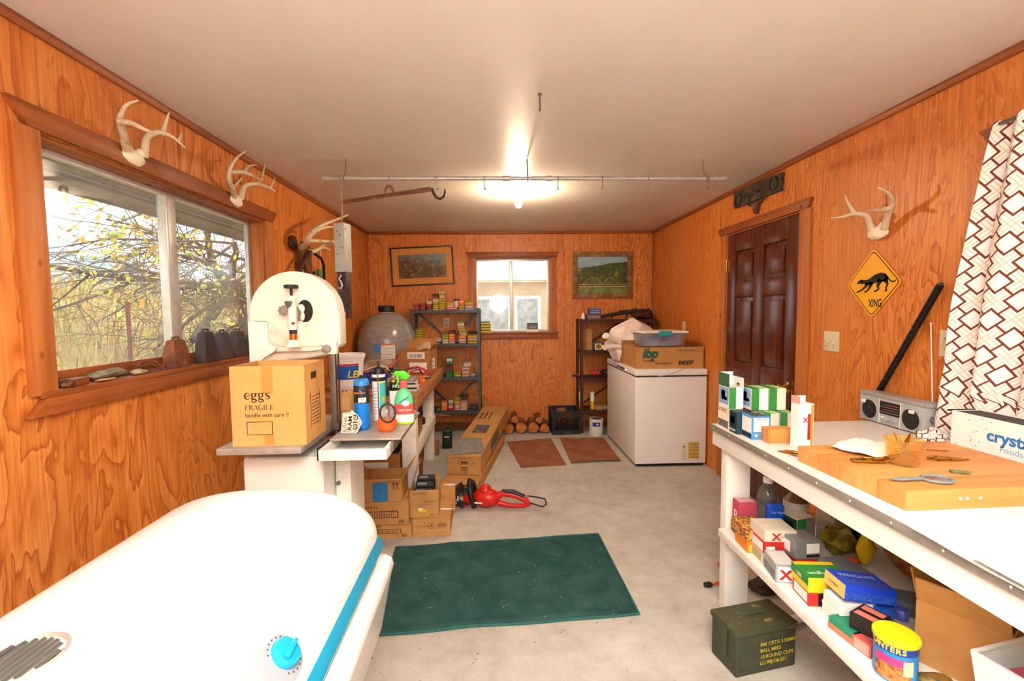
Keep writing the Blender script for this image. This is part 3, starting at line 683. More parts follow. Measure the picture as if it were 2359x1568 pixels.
def fr(lst):                                            # serif capitals for FRAGILE
    st = []; x = 0; T_, t_ = .13, .045
    for ch in lst:
        if ch in 'FREIL': st.append([(x+.12, 0, T_), (x+.12, .35, T_), (x+.12, .7, T_)]); st.append([(x, .018, .036), (x+.26, .018, .036)]); st.append([(x, .682, .036), (x+.26, .682, .036)])
        if ch in 'FE': st.append([(x+.1, .68, t_), (x+.5, .68, t_)]); st.append([(x+.5, .70, .04), (x+.5, .56, .02)]); st.append([(x+.1, .37, t_), (x+.38, .37, t_)])
        if ch in 'EL': st.append([(x+.1, .02, t_), (x+.5, .02, t_)]); st.append([(x+.51, .0, .04), (x+.51, .16, .02)])
        if ch == 'R': st.append([(x+.1, .68, t_), (x+.36, .67, .06), (x+.47, .53, .12), (x+.36, .38, .06), (x+.1, .36, t_)]); st.append([(x+.30, .37, .08), (x+.48, .12, .11), (x+.62, .0, .05)])
        if ch == 'A': st.append([(x+.08, 0, t_), (x+.32, .7, t_)]); st.append([(x+.56, 0, T_), (x+.32, .7, T_*.8)]); st.append([(x+.16, .24, .04), (x+.46, .24, .04)]); st.append([(x, .018, .036), (x+.18, .018, .036)]); st.append([(x+.44, .018, .036), (x+.68, .018, .036)])
        if ch == 'G': st.append([(x+.55, .56, .03), (x+.45, .69, .05), (x+.28, .70, .06), (x+.10, .54, .13), (x+.08, .3, .14), (x+.22, .04, .10), (x+.42, .01, .05), (x+.56, .1, .05)]); st.append([(x+.54, .04, .12), (x+.54, .28, .12)]); st.append([(x+.42, .30, .036), (x+.66, .30, .036)])
        x += {'I': .30, 'A': .66, 'R': .60, 'G': .68}.get(ch, .58)
    return st
ribbon(eg, 'fragile_lettering', fr('FRAGILE'), INKE, fpos(SZ, 'f', .185, .455, .0004), (1, 0, 0), (0, 0, 1), (0, -1, 0), .0295)
ftext(eg, SZ, 'f', .185, .365, 'handle with care !!', .0235, INKE, bold=.008)
b = B()
for (u0, u1, v0, v1) in ((.20, .55, .30, .307), (.20, .55, .14, .147), (.20, .208, .14, .307), (.542, .55, .14, .307)):
    a, c = fpos(SZ, 'f', u0, v0, .0002), fpos(SZ, 'f', u1, v1, .0012); b.box(a[0], c[0], c[1], a[1], a[2], c[2])
b.obj('printed_rectangle', INK, eg, smooth=0)
TAPE = M('#d09048', .25, 0, .02); patch(eg, SZ, 'f', .42, .57, .66, .995, TAPE, 'packing_tape'); patch(eg, SZ, 'f', .43, .56, .01, .135, TAPE, 'packing_tape')
patch(eg, SZ, 'r', .30, .55, .80, .885, M('#4a2c16', .9), 'hand_hole', .0012)
b = B()
for k in range(9): 
    a, c = fpos(SZ, 'r', .30, .20+.045*k, .0002), fpos(SZ, 'r', .62+.1*((k*7) % 3)/3, .208+.045*k, .001); b.box(a[0], c[0], a[1], c[1], a[2], c[2])
for u0 in (.24, .70):
    a, c = fpos(SZ, 'r', u0, .16, .0002), fpos(SZ, 'r', u0+.012, .62, .001); b.box(a[0], c[0], a[1], c[1], a[2], c[2])
b.obj('printed_diagram', INK, eg, smooth=0)
# ------------------------------------------------------------------ things on the sliding table
TZ = .9135
def turned(name, label, cat, base, parts, n=28, rot=0, group=None):
    o = thing(name, label, cat, base, rot, group)
    for nm, mat, prof in parts: B().lathe(prof, n).obj(nm, mat, o, smooth=40)
    return o
BLUE = M('#0f7fd8', .35, 0, .04); BLUEM = M('#2f86d6', .4)
o = turned('propane_cylinder', 'blue torch fuel cylinder with black label and blue cap', 'gas cylinder', (.905, 2.21, TZ), [
    ('cylinder', BLUE, [(.028, 0), (.034, .004), (.036, .012), (.036, .20), (.033, .225), (.022, .238), (.0, .24)]),
    ('label_sleeve', M('#2c2e33', .5, 0, .2, 60), [(.0363, .125), (.0367, .126), (.0367, .208), (.0363, .209)]),
    ('cap', BLUEM, [(.0365, .2095), (.036, .225), (.030, .236), (.02, .242), (.0, .243)]), ('valve', BLACK, [(.010, .24), (.010, .252), (.006, .256), (0, .256)])])
b = B()
def wrap(r, a0, a1, z0, z1, mat, par, name='printed_patch', n=8):
    b = B(); b.grid(lambda u, v: (r*math.cos(a0+(a1-a0)*u), r*math.sin(a0+(a1-a0)*u), z0+(z1-z0)*v), n, 1); return b.obj(name, mat, par, smooth=60, fix=False)
wrap(.0371, -1.75, -.75, .132, .154, PAPER, o); arc_text(o, .0373, 'BERNZOMATIC', -2.35, .145, .172, .010, M('#e08a1c', .5, 0, 0), bold=.03); arc_text(o, .0374, 'TORCH', -1.6, .15, .146, .007, M('#c8281e', .5, 0, 0), bold=.03); arc_text(o, .0373, 'PROPANE FUEL', -2.3, .13, .127, .005, PAPER)
B().tube([(-.004, -.0372, .192), (.006, -.0376, .182), (.013, -.0366, .170)], [.001, .004, .001], 6).obj('printed_flame', M('#3b9be0', .5), o)
o = turned('spray_foam_can', 'tall white and teal spray foam can with black top', 'spray can', (.945, 2.375, TZ), [
    ('can', M('#eef0ef', .35, 0, .05, 50), [(.030, 0), (.0335, .004), (.0335, .205)]), ('upper_band', INKB, [(.0337, .205), (.0337, .225)]), ('white_band', WHITE, [(.0338, .225), (.0338, .24)]),
    ('dome', BLACK, [(.0338, .24), (.0335, .25), (.026, .268), (.010, .275), (0, .275)]), ('nozzle', DARK, [(.008, .275), (.007, .30), (.005, .305), (0, .305)])])
wrap(.0339, -1.25, .2, .07, .200, M('#3fc9c0', .4), o); wrap(.0341, -1.2, -.7, .195, .204, M('#e6d63a', .4), o); wrap(.0341, -.9, -.3, .10, .125, M('#e0c22a', .4), o)
b = B(); b.cyl((.005, -.0355, .0), (.005, -.0355, .24), .0028, n=8); b.obj('straw', M('#8a5a36', .5), o)
for k in range(9): wrap(.0340, -2.5, -1.55, .04+.016*k, .044+.016*k, M('#9fb0bd', .6, 0, 0), o, 'printed_line')
o = turned('brake_cleaner_can', 'slim black and white aerosol can with brass coloured top behind the spray bottle', 'spray can', (1.015, 2.40, TZ), [
    ('can', M('#f0ece9', .35, 0, .05, 60), [(.020, 0), (.0225, .004), (.0225, .15)]), ('black_band', INKB, [(.0227, .15), (.0227, .195)]), ('shoulder', M('#b08a58', .3, .8), [(.0225, .195), (.018, .21), (.010, .216), (0, .216)]), ('nozzle', M('#caa878', .4), [(.007, .216), (.007, .229), (0, .231)])])
text('printed_lettering', 'FREE', .024, o, (-.002, -.0232, .165), (PI/2, 0, 0), WHITE)
# spray bottle (flattened body)
sb = thing('spray_bottle', 'green and white trigger spray bottle with lime trigger and red label', 'spray bottle', (1.085, 2.30, TZ), .1)
def oval(prof, n, fy): return B().lathe(prof, n, Matrix.Diagonal((1, fy, 1, 1)))
oval([(.042, 0), (.048, .005), (.049, .02), (.048, .05)], 28, .6).obj('lower_body', M('#c9e23c', .35, 0, .1, 20), sb)
oval([(.0483, .05), (.0485, .085), (.047, .10)], 28, .6).obj('label_band', M('#d8504a', .45, 0, .05), sb)
oval([(.047, .10), (.044, .125), (.036, .15), (.024, .166), (.017, .172), (.0165, .178)], 28, .6).obj('upper_body', M('#5fd08c', .35, 0, .12, 18), sb)
oval([(.0489, .012), (.0491, .016), (.0491, .048), (.0489, .05)], 28, .6).obj('white_band', WHITE, sb)
B().lathe([(.0175, .178), (.0185, .18), (.0195, .205), (.016, .208), (.014, .216), (.012, .217)], 20).obj('collar', M('#e2605a', .4), sb)
b = B(); LIME = M('#52d21e', .35)
b.prism([(-.045, -.010, .245), (-.042, -.010, .262), (.004, -.010, .264), (.034, -.010, .236), (.014, -.010, .218), (-.012, -.010, .22), (-.016, -.010, .238)], (0, .02, 0)); b.obj('trigger_head', LIME, sb, bevel=.003)
B().prism([(-.036, -.005, .243), (-.022, -.005, .24), (-.020, -.005, .215), (-.031, -.005, .186), (-.037, -.005, .188), (-.03, -.005, .215)], (0, .01, 0)).obj('trigger', LIME, sb, bevel=.002)
text('printed_lettering', 'HEAVY DUTY', .011, sb, (-.026, -.0305, .068), (PI/2, 0, .0), WHITE, bold=.02)
B().ball((.01, -.0275, .105), .015, 12, (1.2, .3, 1)).obj('label_medallion', PAPER, sb)
b = B(); b.tube([(-.02, -.031, .108), (.0, -.0295, .122), (.028, -.0245, .138)], [.002, .0028, .001], 6).obj('label_swoosh', M('#2b6fae', .5), sb)
# orange lamp with clear globe and round gasket ring
ol = thing('orange_lantern', 'squat orange plastic lantern base with clear shade and dark ring', 'lantern', (1.03, 2.165, TZ))
OR = M('#f0642a', .4)
B().lathe([(.030, 0), (.036, .004), (.042, .014), (.046, .026), (.045, .036), (.0475, .038), (.0475, .044), (.038, .056), (.030, .060)], 28).obj('base', OR, ol)
B().lathe([(.032, .060), (.036, .075), (.034, .10), (.022, .118), (.0, .122)], 24).obj('clear_shade', glassy('clear_plastic', '#f0ece8', .8, .12, .12, '#d8d2cc'), ol, smooth=60)
ring = [(.016+.034*math.cos(2*PI*i/28), -.046, .092+.043*math.sin(2*PI*i/28)) for i in range(28)]
B().tube(ring, .0042, 8, closed=True).obj('gasket_ring', DARK, ol)
# ram badge plate: cut corner emblem plate leaning on the cylinder
rs = thing('hitch_cover', 'white shield-shaped truck hitch cover lettered LITHIA RAM leaning on the blue cylinder', 'hitch cover', (.875, 2.115, TZ), -.05)
T = Matrix.Rotation(-.28, 4, 'X')
shp = [(-.045, .004), (-.042, .096), (.012, .098), (.028, .084), (.05, .052), (.032, .01), (.022, .001)]
def tp(poly, y): return [T @ Vector((x, y, z)) for x, z in poly]
e = T.to_3x3() @ Vector((0, .012, 0))
B().prism(tp(shp, 0), e).obj('plate', WHITE, rs, bevel=.003)
inn = [(x*.9, .05+(z-.05)*.9) for x, z in shp]; inn2 = [(x*.86, .05+(z-.05)*.86) for x, z in shp]
b = B(); b.prism(tp(inn, -.0012), T.to_3x3() @ Vector((0, .001, 0))); b.obj('border_line', INKB, rs, smooth=0)
b = B(); b.prism(tp(inn2, -.002), T.to_3x3() @ Vector((0, .0007, 0))); b.obj('face', M('#e6d2b4', .45), rs, smooth=0)
for s_, x_, h_ in (('LITHIA', -.018, .021), ('RAM', .005, .026)):
    q = T @ Vector((x_, -.0027, .014)); T3 = T.to_3x3(); RM = Matrix((T3 @ Vector((0, 0, 1)), T3 @ Vector((-1, 0, 0)), T3 @ Vector((0, -1, 0)))).transposed(); text('printed_lettering', s_, h_, rs, q, tuple(RM.to_euler()), INKB, bold=.02 if s_ == 'RAM' else .0, width=1.0 if s_ == 'LITHIA' else 1.25)
b = B()
for sg in (1, -1):
    pts = []
    for i in range(22):
        a = 2.4-i*.42; r = .0135*(1-i/26); pts.append(T @ Vector((.020+r*math.cos(a), -.0031, .052+sg*(.019+r*math.sin(a)))))
    b.tube(pts, [.0012+.0016*(1-i/22) for i in range(22)], 5)
b.tube([T @ Vector((.012, -.003, .052)), T @ Vector((.022, -.003, .052)), T @ Vector((.036, -.003, .052))], [.006, .0045, .0012], 6, flat=.5)
b.obj('ram_head_emblem', INKB, rs)
B().cbox(T @ Vector((0, .006, .101)), (.012, .008, .008), (-.28, 0, 0)).obj('mount_lug', WHITE, rs, bevel=.001)
# tan cloth bag behind the case
b = B()
def bagf(u, v):
    a = 2*PI*u; h = .19*math.sin(v*PI/2)**.8; r = (1-.75*v**1.6)
    n = mnoise.noise(Vector((math.cos(a)*2, math.sin(a)*2, v*3)))
    return ((.062+.01*n)*math.cos(a)*r-.01*v, (.085+.012*n)*math.sin(a)*r, .82*h*(1+.1*n))
b.grid(bagf, 28, 12, wrap=True)
tag(b.obj('canvas_sack', worn('tan_canvas', '#b98a55', '#9c6f40', 12, rough=.9, bump=.3), None, (.785, 2.36, TZ), smooth=60), 'crumpled tan canvas sack behind the egg case', 'sack')
PINE = stained('plain_pine', '#a9743f', '#8e5c2e', 2, False)
# ------------------------------------------------------------------ antlers
BONE = worn('antler_bone', '#d8c3a0', '#8a6238', 9, .52, .72, .55); SKULL = worn('skull_bone', '#efe3c8', '#cfa878', 12, .55, .75, .7)
def antlers(name, label, base, skull, left, right, out):
    o = thing(name, label, 'antlers', base); b0 = Vector(base)
    def beams(lst):
        b = B()
        for pts, r in lst:
            p = [Vector(q)-b0 for q in pts]
            # densify with Catmull-Rom
            dense = []
            for i in range(len(p)-1):
                p0, p1, p2, p3 = p[max(0, i-1)], p[i], p[i+1], p[min(len(p)-1, i+2)]
                for k in range(4):
                    t_ = k/4; dense.append(.5*((2*p1)+(p2-p0)*t_+(2*p0-5*p1+4*p2-p3)*t_*t_+(3*p1-p0-3*p2+p3)*t_**3))
            dense.append(p[-1]); n = len(dense)
            b.tube(dense, [r*(1-.82*(i/(n-1))**1.3) for i in range(n)], 10)
        return b
    beams(left).obj('antler', BONE, o, smooth=60); beams(right).obj('antler', BONE, o, smooth=60)
    c, sy, sz = skull; b = B(); b.ball(Vector(c)-b0, 1, 16, (.022, sy, sz)); b.jitter(.006, 3, 30)
    for s in (-1, 1): b.ball(Vector(c)-b0+Vector((out*.004, s*sy*.55, sz*.75)), .018, 10, (1, 1, 1.3))
    b.obj('skull_plate', SKULL, o, smooth=60); return o
antlers('deer_antlers', 'pale deer antlers on a skull plate hanging above the mullion of the wide window', (0, 2.065, 2.13), ((.02, 2.065, 2.13), .062, .034),
  [([(0.03, 2.02, 2.144), (0.056, 1.972, 2.194), (0.082, 1.924, 2.223), (0.108, 1.903, 2.246), (0.134, 1.898, 2.276), (0.16, 1.921, 2.302)], .017), ([(0.095, 1.906, 2.214), (0.14, 1.906, 2.209), (0.18, 1.921, 2.19), (0.22, 1.93, 2.177)], .013)],
  [([(0.03, 2.118, 2.15), (0.056, 2.097, 2.215), (0.082, 2.099, 2.24), (0.108, 2.121, 2.254), (0.134, 2.151, 2.245), (0.16, 2.19, 2.211)], .016), ([(0.1, 2.135, 2.25), (0.11, 2.148, 2.312), (0.12, 2.158, 2.355)], .011), ([(0.14, 2.175, 2.235), (0.14, 2.204, 2.286)], .008)], 1)
antlers('deer_antlers', 'many-tined deer antlers at the far end of the wide window head board', (0, 2.843, 2.13), ((.02, 2.843, 2.13), .065, .034),
  [([(0.03, 2.809, 2.143), (0.048, 2.765, 2.179), (0.067, 2.7, 2.208), (0.085, 2.67, 2.245), (0.103, 2.675, 2.291), (0.122, 2.701, 2.341), (0.14, 2.756, 2.39)], .018), ([(0.08, 2.687, 2.252), (0.127, 2.742, 2.266), (0.173, 2.755, 2.25), (0.22, 2.768, 2.227)], .013), ([(0.13, 2.742, 2.266), (0.14, 2.78, 2.312), (0.15, 2.848, 2.341)], .010), ([(0.05, 2.775, 2.19), (0.1, 2.776, 2.248)], .009)],
  [([(0.03, 2.885, 2.15), (0.052, 2.87, 2.2), (0.074, 2.876, 2.232), (0.096, 2.973, 2.262), (0.118, 3.068, 2.262), (0.14, 3.094, 2.247)], .017), ([(0.095, 2.95, 2.255), (0.1, 3.013, 2.328), (0.1, 3.056, 2.409)], .011), ([(0.118, 3.06, 2.26), (0.12, 3.146, 2.349)], .009)], 1)
ek = antlers('elk_antlers', 'brown weathered elk skull with long antlers behind the hanging scale', (0, 3.75, 1.93), ((.05, 3.75, 1.95), .09, .07),
  [([(0.06, 3.66, 1.97), (0.12, 3.60, 1.985), (0.16, 3.54, 2.019), (0.2, 3.58, 2.091), (0.24, 3.68, 2.15), (0.28, 3.88, 2.23), (0.32, 4.0, 2.285)], .026), ([(0.16, 3.55, 2.03), (0.23, 3.611, 2.104), (0.3, 3.751, 2.142)], .018), ([(0.14, 3.58, 2.01), (0.193, 3.656, 2.016), (0.247, 3.899, 2.047), (0.3, 4.139, 2.071)], .018)],
  [([(0.06, 3.80, 1.955), (0.1, 3.806, 1.957), (0.133, 3.837, 1.986), (0.167, 3.87, 2.021), (0.2, 4.095, 2.062)], .022), ([(0.1, 3.83, 1.975), (0.13, 3.971, 2.008), (0.16, 4.013, 1.986)], .014)], 1)
ELK = worn('old_brown_bone', '#7a4c26', '#4a2c18', 12, .4, .65, .8)
for ch in ek.children:
    if ch.name.startswith('skull'):
        ch.data.materials[0] = ELK
b = B(); b.prism([(.03, -.09, .03), (.03, .10, .03), (.05, .06, -.10), (.055, .02, -.17), (.055, -.03, -.17), (.05, -.07, -.10)], (.035, 0, 0)); b.obj('muzzle', ELK, ek, bevel=.012)
b = B(); b.tube([(0.09, 3.74, 1.95), (0.1, 3.635, 1.884), (0.1, 3.534, 1.815), (0.1, 3.456, 1.72), (.10, 3.42, 1.60)], .024, 10, flat=.4)
tag(b.obj('leather_strap', M('#5a3520', .7, 0, .2), None, (0, 0, 0), smooth=60), 'dark leather strap slung over the elk skull', 'strap')
b = B(); b.tube([(0.105, 3.80, 1.94), (0.10, 3.957, 1.92), (0.09, 4.038, 1.873), (0.07, 4.09, 1.75), (.06, 4.06, 1.6), (.06, 3.95, 1.5), (.06, 3.86, 1.6), (.09, 3.82, 1.8)], .012, 8)
tag(b.obj('rubber_hose', BLACK, None, smooth=60), 'loop of black rubber hose hanging below the elk skull', 'hose')
b = B(); b.lathe([(.0, 0), (.05, 0), (.055, .012), (.05, .03), (0, .034)], 24, Matrix.Translation((.0, 3.62, 2.0)) @ Matrix.Rotation(PI/2, 4, 'Y'))
tag(b.obj('leather_pouch', M('#4d2f1c', .7, 0, .25), None), 'round brown leather pouch on the wall beside the elk skull', 'pouch')
gr = thing('green_tag', 'small green plastic tag hanging on a cord right of the elk skull', 'tag', (.02, 4.14, 1.80))
B().box(-.004, .004, -.03, .03, -.06, .05).obj('tag_body', M('#3f9c4c', .5), gr, bevel=.003); B().cyl((0, 0, .05), (0, .03, .22), .002, n=5).obj('cord', PAPER, gr)
B().box(.0, .009, 4.055, 4.265, 1.46, 1.76).obj('x', PAPER); bpy.data.objects.remove(bpy.data.objects['x'])
# ------------------------------------------------------------------ cow bells and junk on the sill
BELLP = worn('rusty_bell_iron', '#8a5030', '#5e3a28', 18, .4, .6, .75, .2, .3); BELLD = worn('dark_bell_iron', '#4a4342', '#6b3b30', 16, .5, .68, .7, .3, .3)
SZ_ = 1.2075
def bell(y, h, wb, wt, mat, label, x=-.035):
    o = thing('cow_bell', label, 'bell', (x, y, SZ_), 0, 'cow bells on the window sill')
    b = B(); n = 4
    def ring(w, d, z): return [(d, w, z), (d*.6, w, z), (-d*.6, w, z), (-d, w, z), (-d, -w, z), (-d*.6, -w, z), (d*.6, -w, z), (d, -w, z)]
    R = [[b.bm.verts.new(p) for p in ring(w, d, z)] for w, d, z in ((wb/2*1.02, .033, 0), (wb/2, .032, .006), ((wb*.5+wt*.5)/2, .028, h*.55), (wt/2, .02, h*.9), (wt/2*.85, .012, h*.93))]
    for A, C in zip(R, R[1:]):
        for i in range(8): b._f([A[i], A[(i+1) % 8], C[(i+1) % 8], C[i]])
    b._f(R[0][::-1]); b._f(R[-1]); b.obj('bell_body', mat, o, bevel=.004)
    B().tube([(0, -wt*.28, h*.93), (0, -wt*.28, h+.0), (0, wt*.28, h+.0), (0, wt*.28, h*.93)], .005, 6, flat=1).obj('loop', mat, o)
    for s in (-1, 1): B().box(-.024, .024, s*wb*.34-.004, s*wb*.34+.004, .02, .026).obj('rivet', mat, o, smooth=0)
bell(2.345, .145, .125, .08, BELLP, 'rust-brown cow bell standing alone in front of the mullion')
bell(2.585, .175, .125, .075, BELLD, 'tallest dark cow bell, first of the cluster right of the brown bell')
bell(2.735, .165, .105, .07, BELLD, 'dark cow bell in the middle of the cluster on the sill')
bell(2.895, .165, .115, .08, BELLD, 'squarish dark cow bell near the far end of the sill')
bell(3.02, .115, .09, .06, BELLD, 'small dark cow bell at the far end of the window sill')
def chunk(name, label, cat, c, size, mat, seed, rz=0):
    b = B(); b.ball((0, 0, size[2]/2), 1, 12, (size[0]/2, size[1]/2, size[2]/2)); b.jitter(min(size)*.3, seed, 28)
    for v in b.bm.verts: v.co.z = max(0, v.co.z)
    return tag(b.obj(name, mat, None, c, rz, smooth=50), label, cat)
STONE = worn('mossy_stone', '#6d6a52', '#8e8470', 25, rough=.95, bump=.4); RUST = worn('rusted_iron', '#6b3f2a', '#8e6a50', 30, rough=.8, metal=.2, bump=.3)
carton('wood_block', 'orange-brown offcut of wood at the near end of the sill', 'wood block', (-.02, 1.765, SZ_), (.05, .09, .026), .2, TRIMW)
chunk('pine_cone', 'dry brown bark lump at the near corner of the sill', 'bark', (.005, 1.71, SZ_), (.04, .05, .028), worn('bark_lump', '#4a2c1a', '#7a5030', 30, rough=.95), 2)
chunk('rock', 'long mossy grey rock lying on the window sill', 'rock', (-.03, 1.93, SZ_), (.06, .19, .042), STONE, 5)
chunk('rock', 'small tan rock beside the mossy rock on the sill', 'rock', (-.005, 2.06, SZ_), (.04, .08, .024), worn('tan_stone', '#a08a66', '#c2aa84', 25, rough=.95), 7)
chunk('wood_chip', 'flat pale wood chip near the sill edge', 'wood chip', (.008, 1.87, SZ_), (.03, .10, .01), M('#c89a62', .9, 0, .2), 9)
tr = thing('steel_trap', 'small rusty steel trap with sprung jaws on the sill', 'trap', (-.03, 2.17, SZ_))
b = B(); b.box(-.03, .03, -.08, .08, 0, .006); b.obj('base_bar', RUST, tr, bevel=.001)
for k in (0, 1): B().tube([(.03*math.cos(a)*(1 if k else .7), -.02+.04*math.cos(a), .006+.045*math.sin(a)*(1 if k else .6)) for a in [PI*i/10 for i in range(11)]], .004, 6).obj('jaw', RUST, tr)
B().lathe([(.0, .007), (.02, .007), (.022, .011), (0, .012)], 14).obj('pan', RUST, tr)
b = B(); b.tube([(.0, .05, .008), (.01, .08, .016), (-.008, .10, .008), (.01, .11, .008)], .004, 6).obj('chain', RUST, tr)
carton('metal_plate', 'thin grey metal strip lying against the stop strip', 'metal strip', (-.055, 2.06, SZ_), (.018, .3, .008), 0, STEEL)
# ================================================================== WORKBENCH ALONG THE LEFT WALL
LBX, LBZ, LY0, LY1 = .995, .885, 3.2, 4.80
LUM = stained('bench_lumber', '#b07a48', '#8f5a2c', 1, True, .7); LUMX = stained('bench_lumber_x', '#a86a38', '#8a5226', 0, False, .7); PWHITE = worn('white_painted_wood', '#ece6da', '#cdbfae', 9, .55, .8, .55)
lb = thing('workbench', 'lumber workbench with white legs along the left wall', 'workbench', (.5, 4.0, 0)); ox, oy = .5, 4.0
n_ = 5; wv = (LBX-.02-.02)/n_
for k in range(n_): B().box(.02-ox+k*wv+.001, .02-ox+(k+1)*wv-.001, LY0-oy, LY1-oy, LBZ-.038, LBZ).obj('plank', LUM, lb, bevel=.003)
B().box(LBX-.02-ox, LBX-ox, LY0-oy, LY1-oy, LBZ-.10, LBZ+.002).obj('front_fascia', LUM, lb, bevel=.003)
B().box(.02-ox, LBX-.022-ox, LY0-.02-oy, LY0-.001-oy, LBZ-.11, LBZ).obj('end_fascia', LUMX, lb, bevel=.003)
B().box(.02-ox, LBX-.03-ox, LY1-.14-oy, LY1-.06-oy, LBZ-.14, LBZ-.04).obj('cross_beam', PWHITE, lb, bevel=.003)
B().box(.02-ox, LBX-.03-ox, LY0+.01-oy, LY0+.09-oy, LBZ-.19, LBZ-.115).obj('cross_beam', PWHITE, lb, bevel=.003)
for yy in (3.12, 4.44):
    for xx in (.10, .88 if yy < 4 else .82): B().box(xx-ox, xx+.10-ox, yy+.1-oy, yy+.19-oy, .0, LBZ-.10).obj('leg', PWHITE, lb, bevel=.003)
B().box(.08-ox, .915-ox, 3.56-oy, 4.64-oy, .40, .425).obj('lower_shelf', PWHITE, lb, bevel=.003)
B().box(.916-ox, .93-ox, 3.315-oy, 4.64-oy, .34, .43).obj('shelf_fascia', PWHITE, lb, bevel=.002)
B().box(.75-ox, .945-ox, 4.68-oy, 4.76-oy, .0, .14).obj('foot_block', LUMX, lb, bevel=.004)
Z = LBZ+.0025
# pressure tank beyond the bench
tk = thing('pressure_tank', 'big grey domed pressure tank with black cap in the far left corner', 'tank', (.345, 5.17, 0))
t = NT('grey_fibreglass'); n1 = t.noise(t.coords((1, 1, 6)), 9, 4, .6); TANKM = t.set(.22, 0, .5, t.ramp(n1, [(.3, '#807c78'), (.7, '#989490')]))
B().lathe([(.29, .05), (.315, .12), (.32, .3), (.32, 1.08), (.315, 1.16), (.295, 1.25), (.255, 1.34), (.19, 1.415), (.12, 1.45), (.085, 1.46), (.085, 1.47), (0, 1.47)], 56).obj('vessel', TANKM, tk, smooth=50)
B().lathe([(.30, 0), (.30, .06), (.27, .06), (.27, 0)], 40).obj('stand_ring', DARK, tk)
B().lathe([(.082, 1.4705), (.088, 1.475), (.088, 1.53), (.08, 1.538), (0, 1.54)], 32).obj('cap', BLACK, tk)
wrap(.3215, -1.78, -1.58, 1.05, 1.14, M('#3f86d8', .4), tk, 'blue_sticker'); wrap(.3215, -1.54, -1.10, .98, 1.14, PAPER, tk, 'spec_label')
wrap(.3222, -1.54, -1.10, 1.122, 1.14, M('#d87a4a', .5), tk, 'label_header')
for k in range(8): wrap(.3222, -1.50, -1.14, .995+.015*k, .999+.015*k, M('#8d8a86', .6, 0, 0), tk, 'printed_line')
# white bucket with blue label
bk = thing('plastic_bucket', 'white plastic bucket with blue label and red stripe on the workbench', 'bucket', (.42, 3.55, Z))
B().lathe([(.098, 0), (.102, .004), (.116, .22), (.122, .222), (.124, .24), (.128, .242), (.130, .265), (.126, .268), (.112, .268), (.108, .26), (.108, .03), (0, .03)], 40).obj('pail', WHITE, bk)
def cone_wrap(r0, r1, a0, a1, z0, z1, mat, par, name):
    b = B(); b.grid(lambda u, v: ((r0+(r1-r0)*v)*math.cos(a0+(a1-a0)*u), (r0+(r1-r0)*v)*math.sin(a0+(a1-a0)*u), z0+(z1-z0)*v), 14, 1); return b.obj(name, mat, par, smooth=60, fix=False)
cone_wrap(.1045, .1145, -2.6, -.55, .03, .185, M('#1560c4', .45), bk, 'blue_label'); cone_wrap(.1148, .1155, -2.6, -.55, .186, .2, M('#d02a20', .45), bk, 'red_stripe')
text('printed_lettering', 'LB', .075, bk, (.028, -.117, .10), (PI/2, 0, .25), M('#f2c81e', .5, 0, 0), shear=.2, bold=.02)
# small flat boxes, tools and clutter on the bench top
carton('flat_box', 'flat dark box with orange end under the bucket edge on the workbench', 'box', (.73, 3.30, Z), (.22, .14, .05), .05, M('#3a2620', .6), panels=[('f', .02, .5, .1, .9, M('#e2541e', .5), 'orange_end'), ('f', .12, .3, .25, .75, M('#f0d8c8', .5), 'oval_mark')])
tl = B(); 
def cloth(nx, ny, sx, sy, h, seed, fold=6):
    def f(u, v):
        x, y = (u-.5)*sx, (v-.5)*sy; e = min(u, v, 1-u, 1-v)
        n = mnoise.noise(Vector((x*fold, y*fold, seed)))+.5*mnoise.noise(Vector((x*fold*2.3, y*fold*2.3, seed+5)))
        return (x+.01*n, y+.01*n, max(.002, h*(.35+.65*min(1, e*5))*(.65+.55*n)))
    return f
b = B(); b.grid(cloth(22, 18, .34, .26, .10, 4, 9), 24, 20)
tp_ = tag(b.obj('blue_tarp', M('#1d2a86', .45, 0, .25, 14), None, (.50, 3.93, Z), .1, smooth=60), 'crumpled dark blue tarp with white cord on the workbench', 'tarp')
b = B(); b.tube([(-.16, -.08, .075), (-.1, -.1, .10), (-.03, -.09, .11), (.0, -.04, .12), (.06, .0, .13), (.12, -.02, .12), (.15, -.05, .09)], .0035, 6); b.obj('cord', PAPER, tp_)
PLB = glassy('plastic_film', '#f2e6dc', .9, .25, .55, '#dcc6b2')
b = B(); b.grid(lambda u, v: ((u-.5)*.42, (v-.5)*.22+.03*math.sin(u*9), .005+.16*math.sin(PI*u)**.6*math.sin(PI*v)**.5*(.75+.35*mnoise.noise(Vector((u*5, v*4, 2))))), 26, 18)
tag(b.obj('plastic_bag', PLB, None, (.42, 4.52, Z), .1, smooth=60, fix=False), 'puffy clear plastic bag in front of the grey tank', 'plastic bag')
carton('wood_plank', 'short pale board lying in front of the plastic bag', 'board', (.42, 4.18, Z), (.30, .05, .055), .06, PINE)
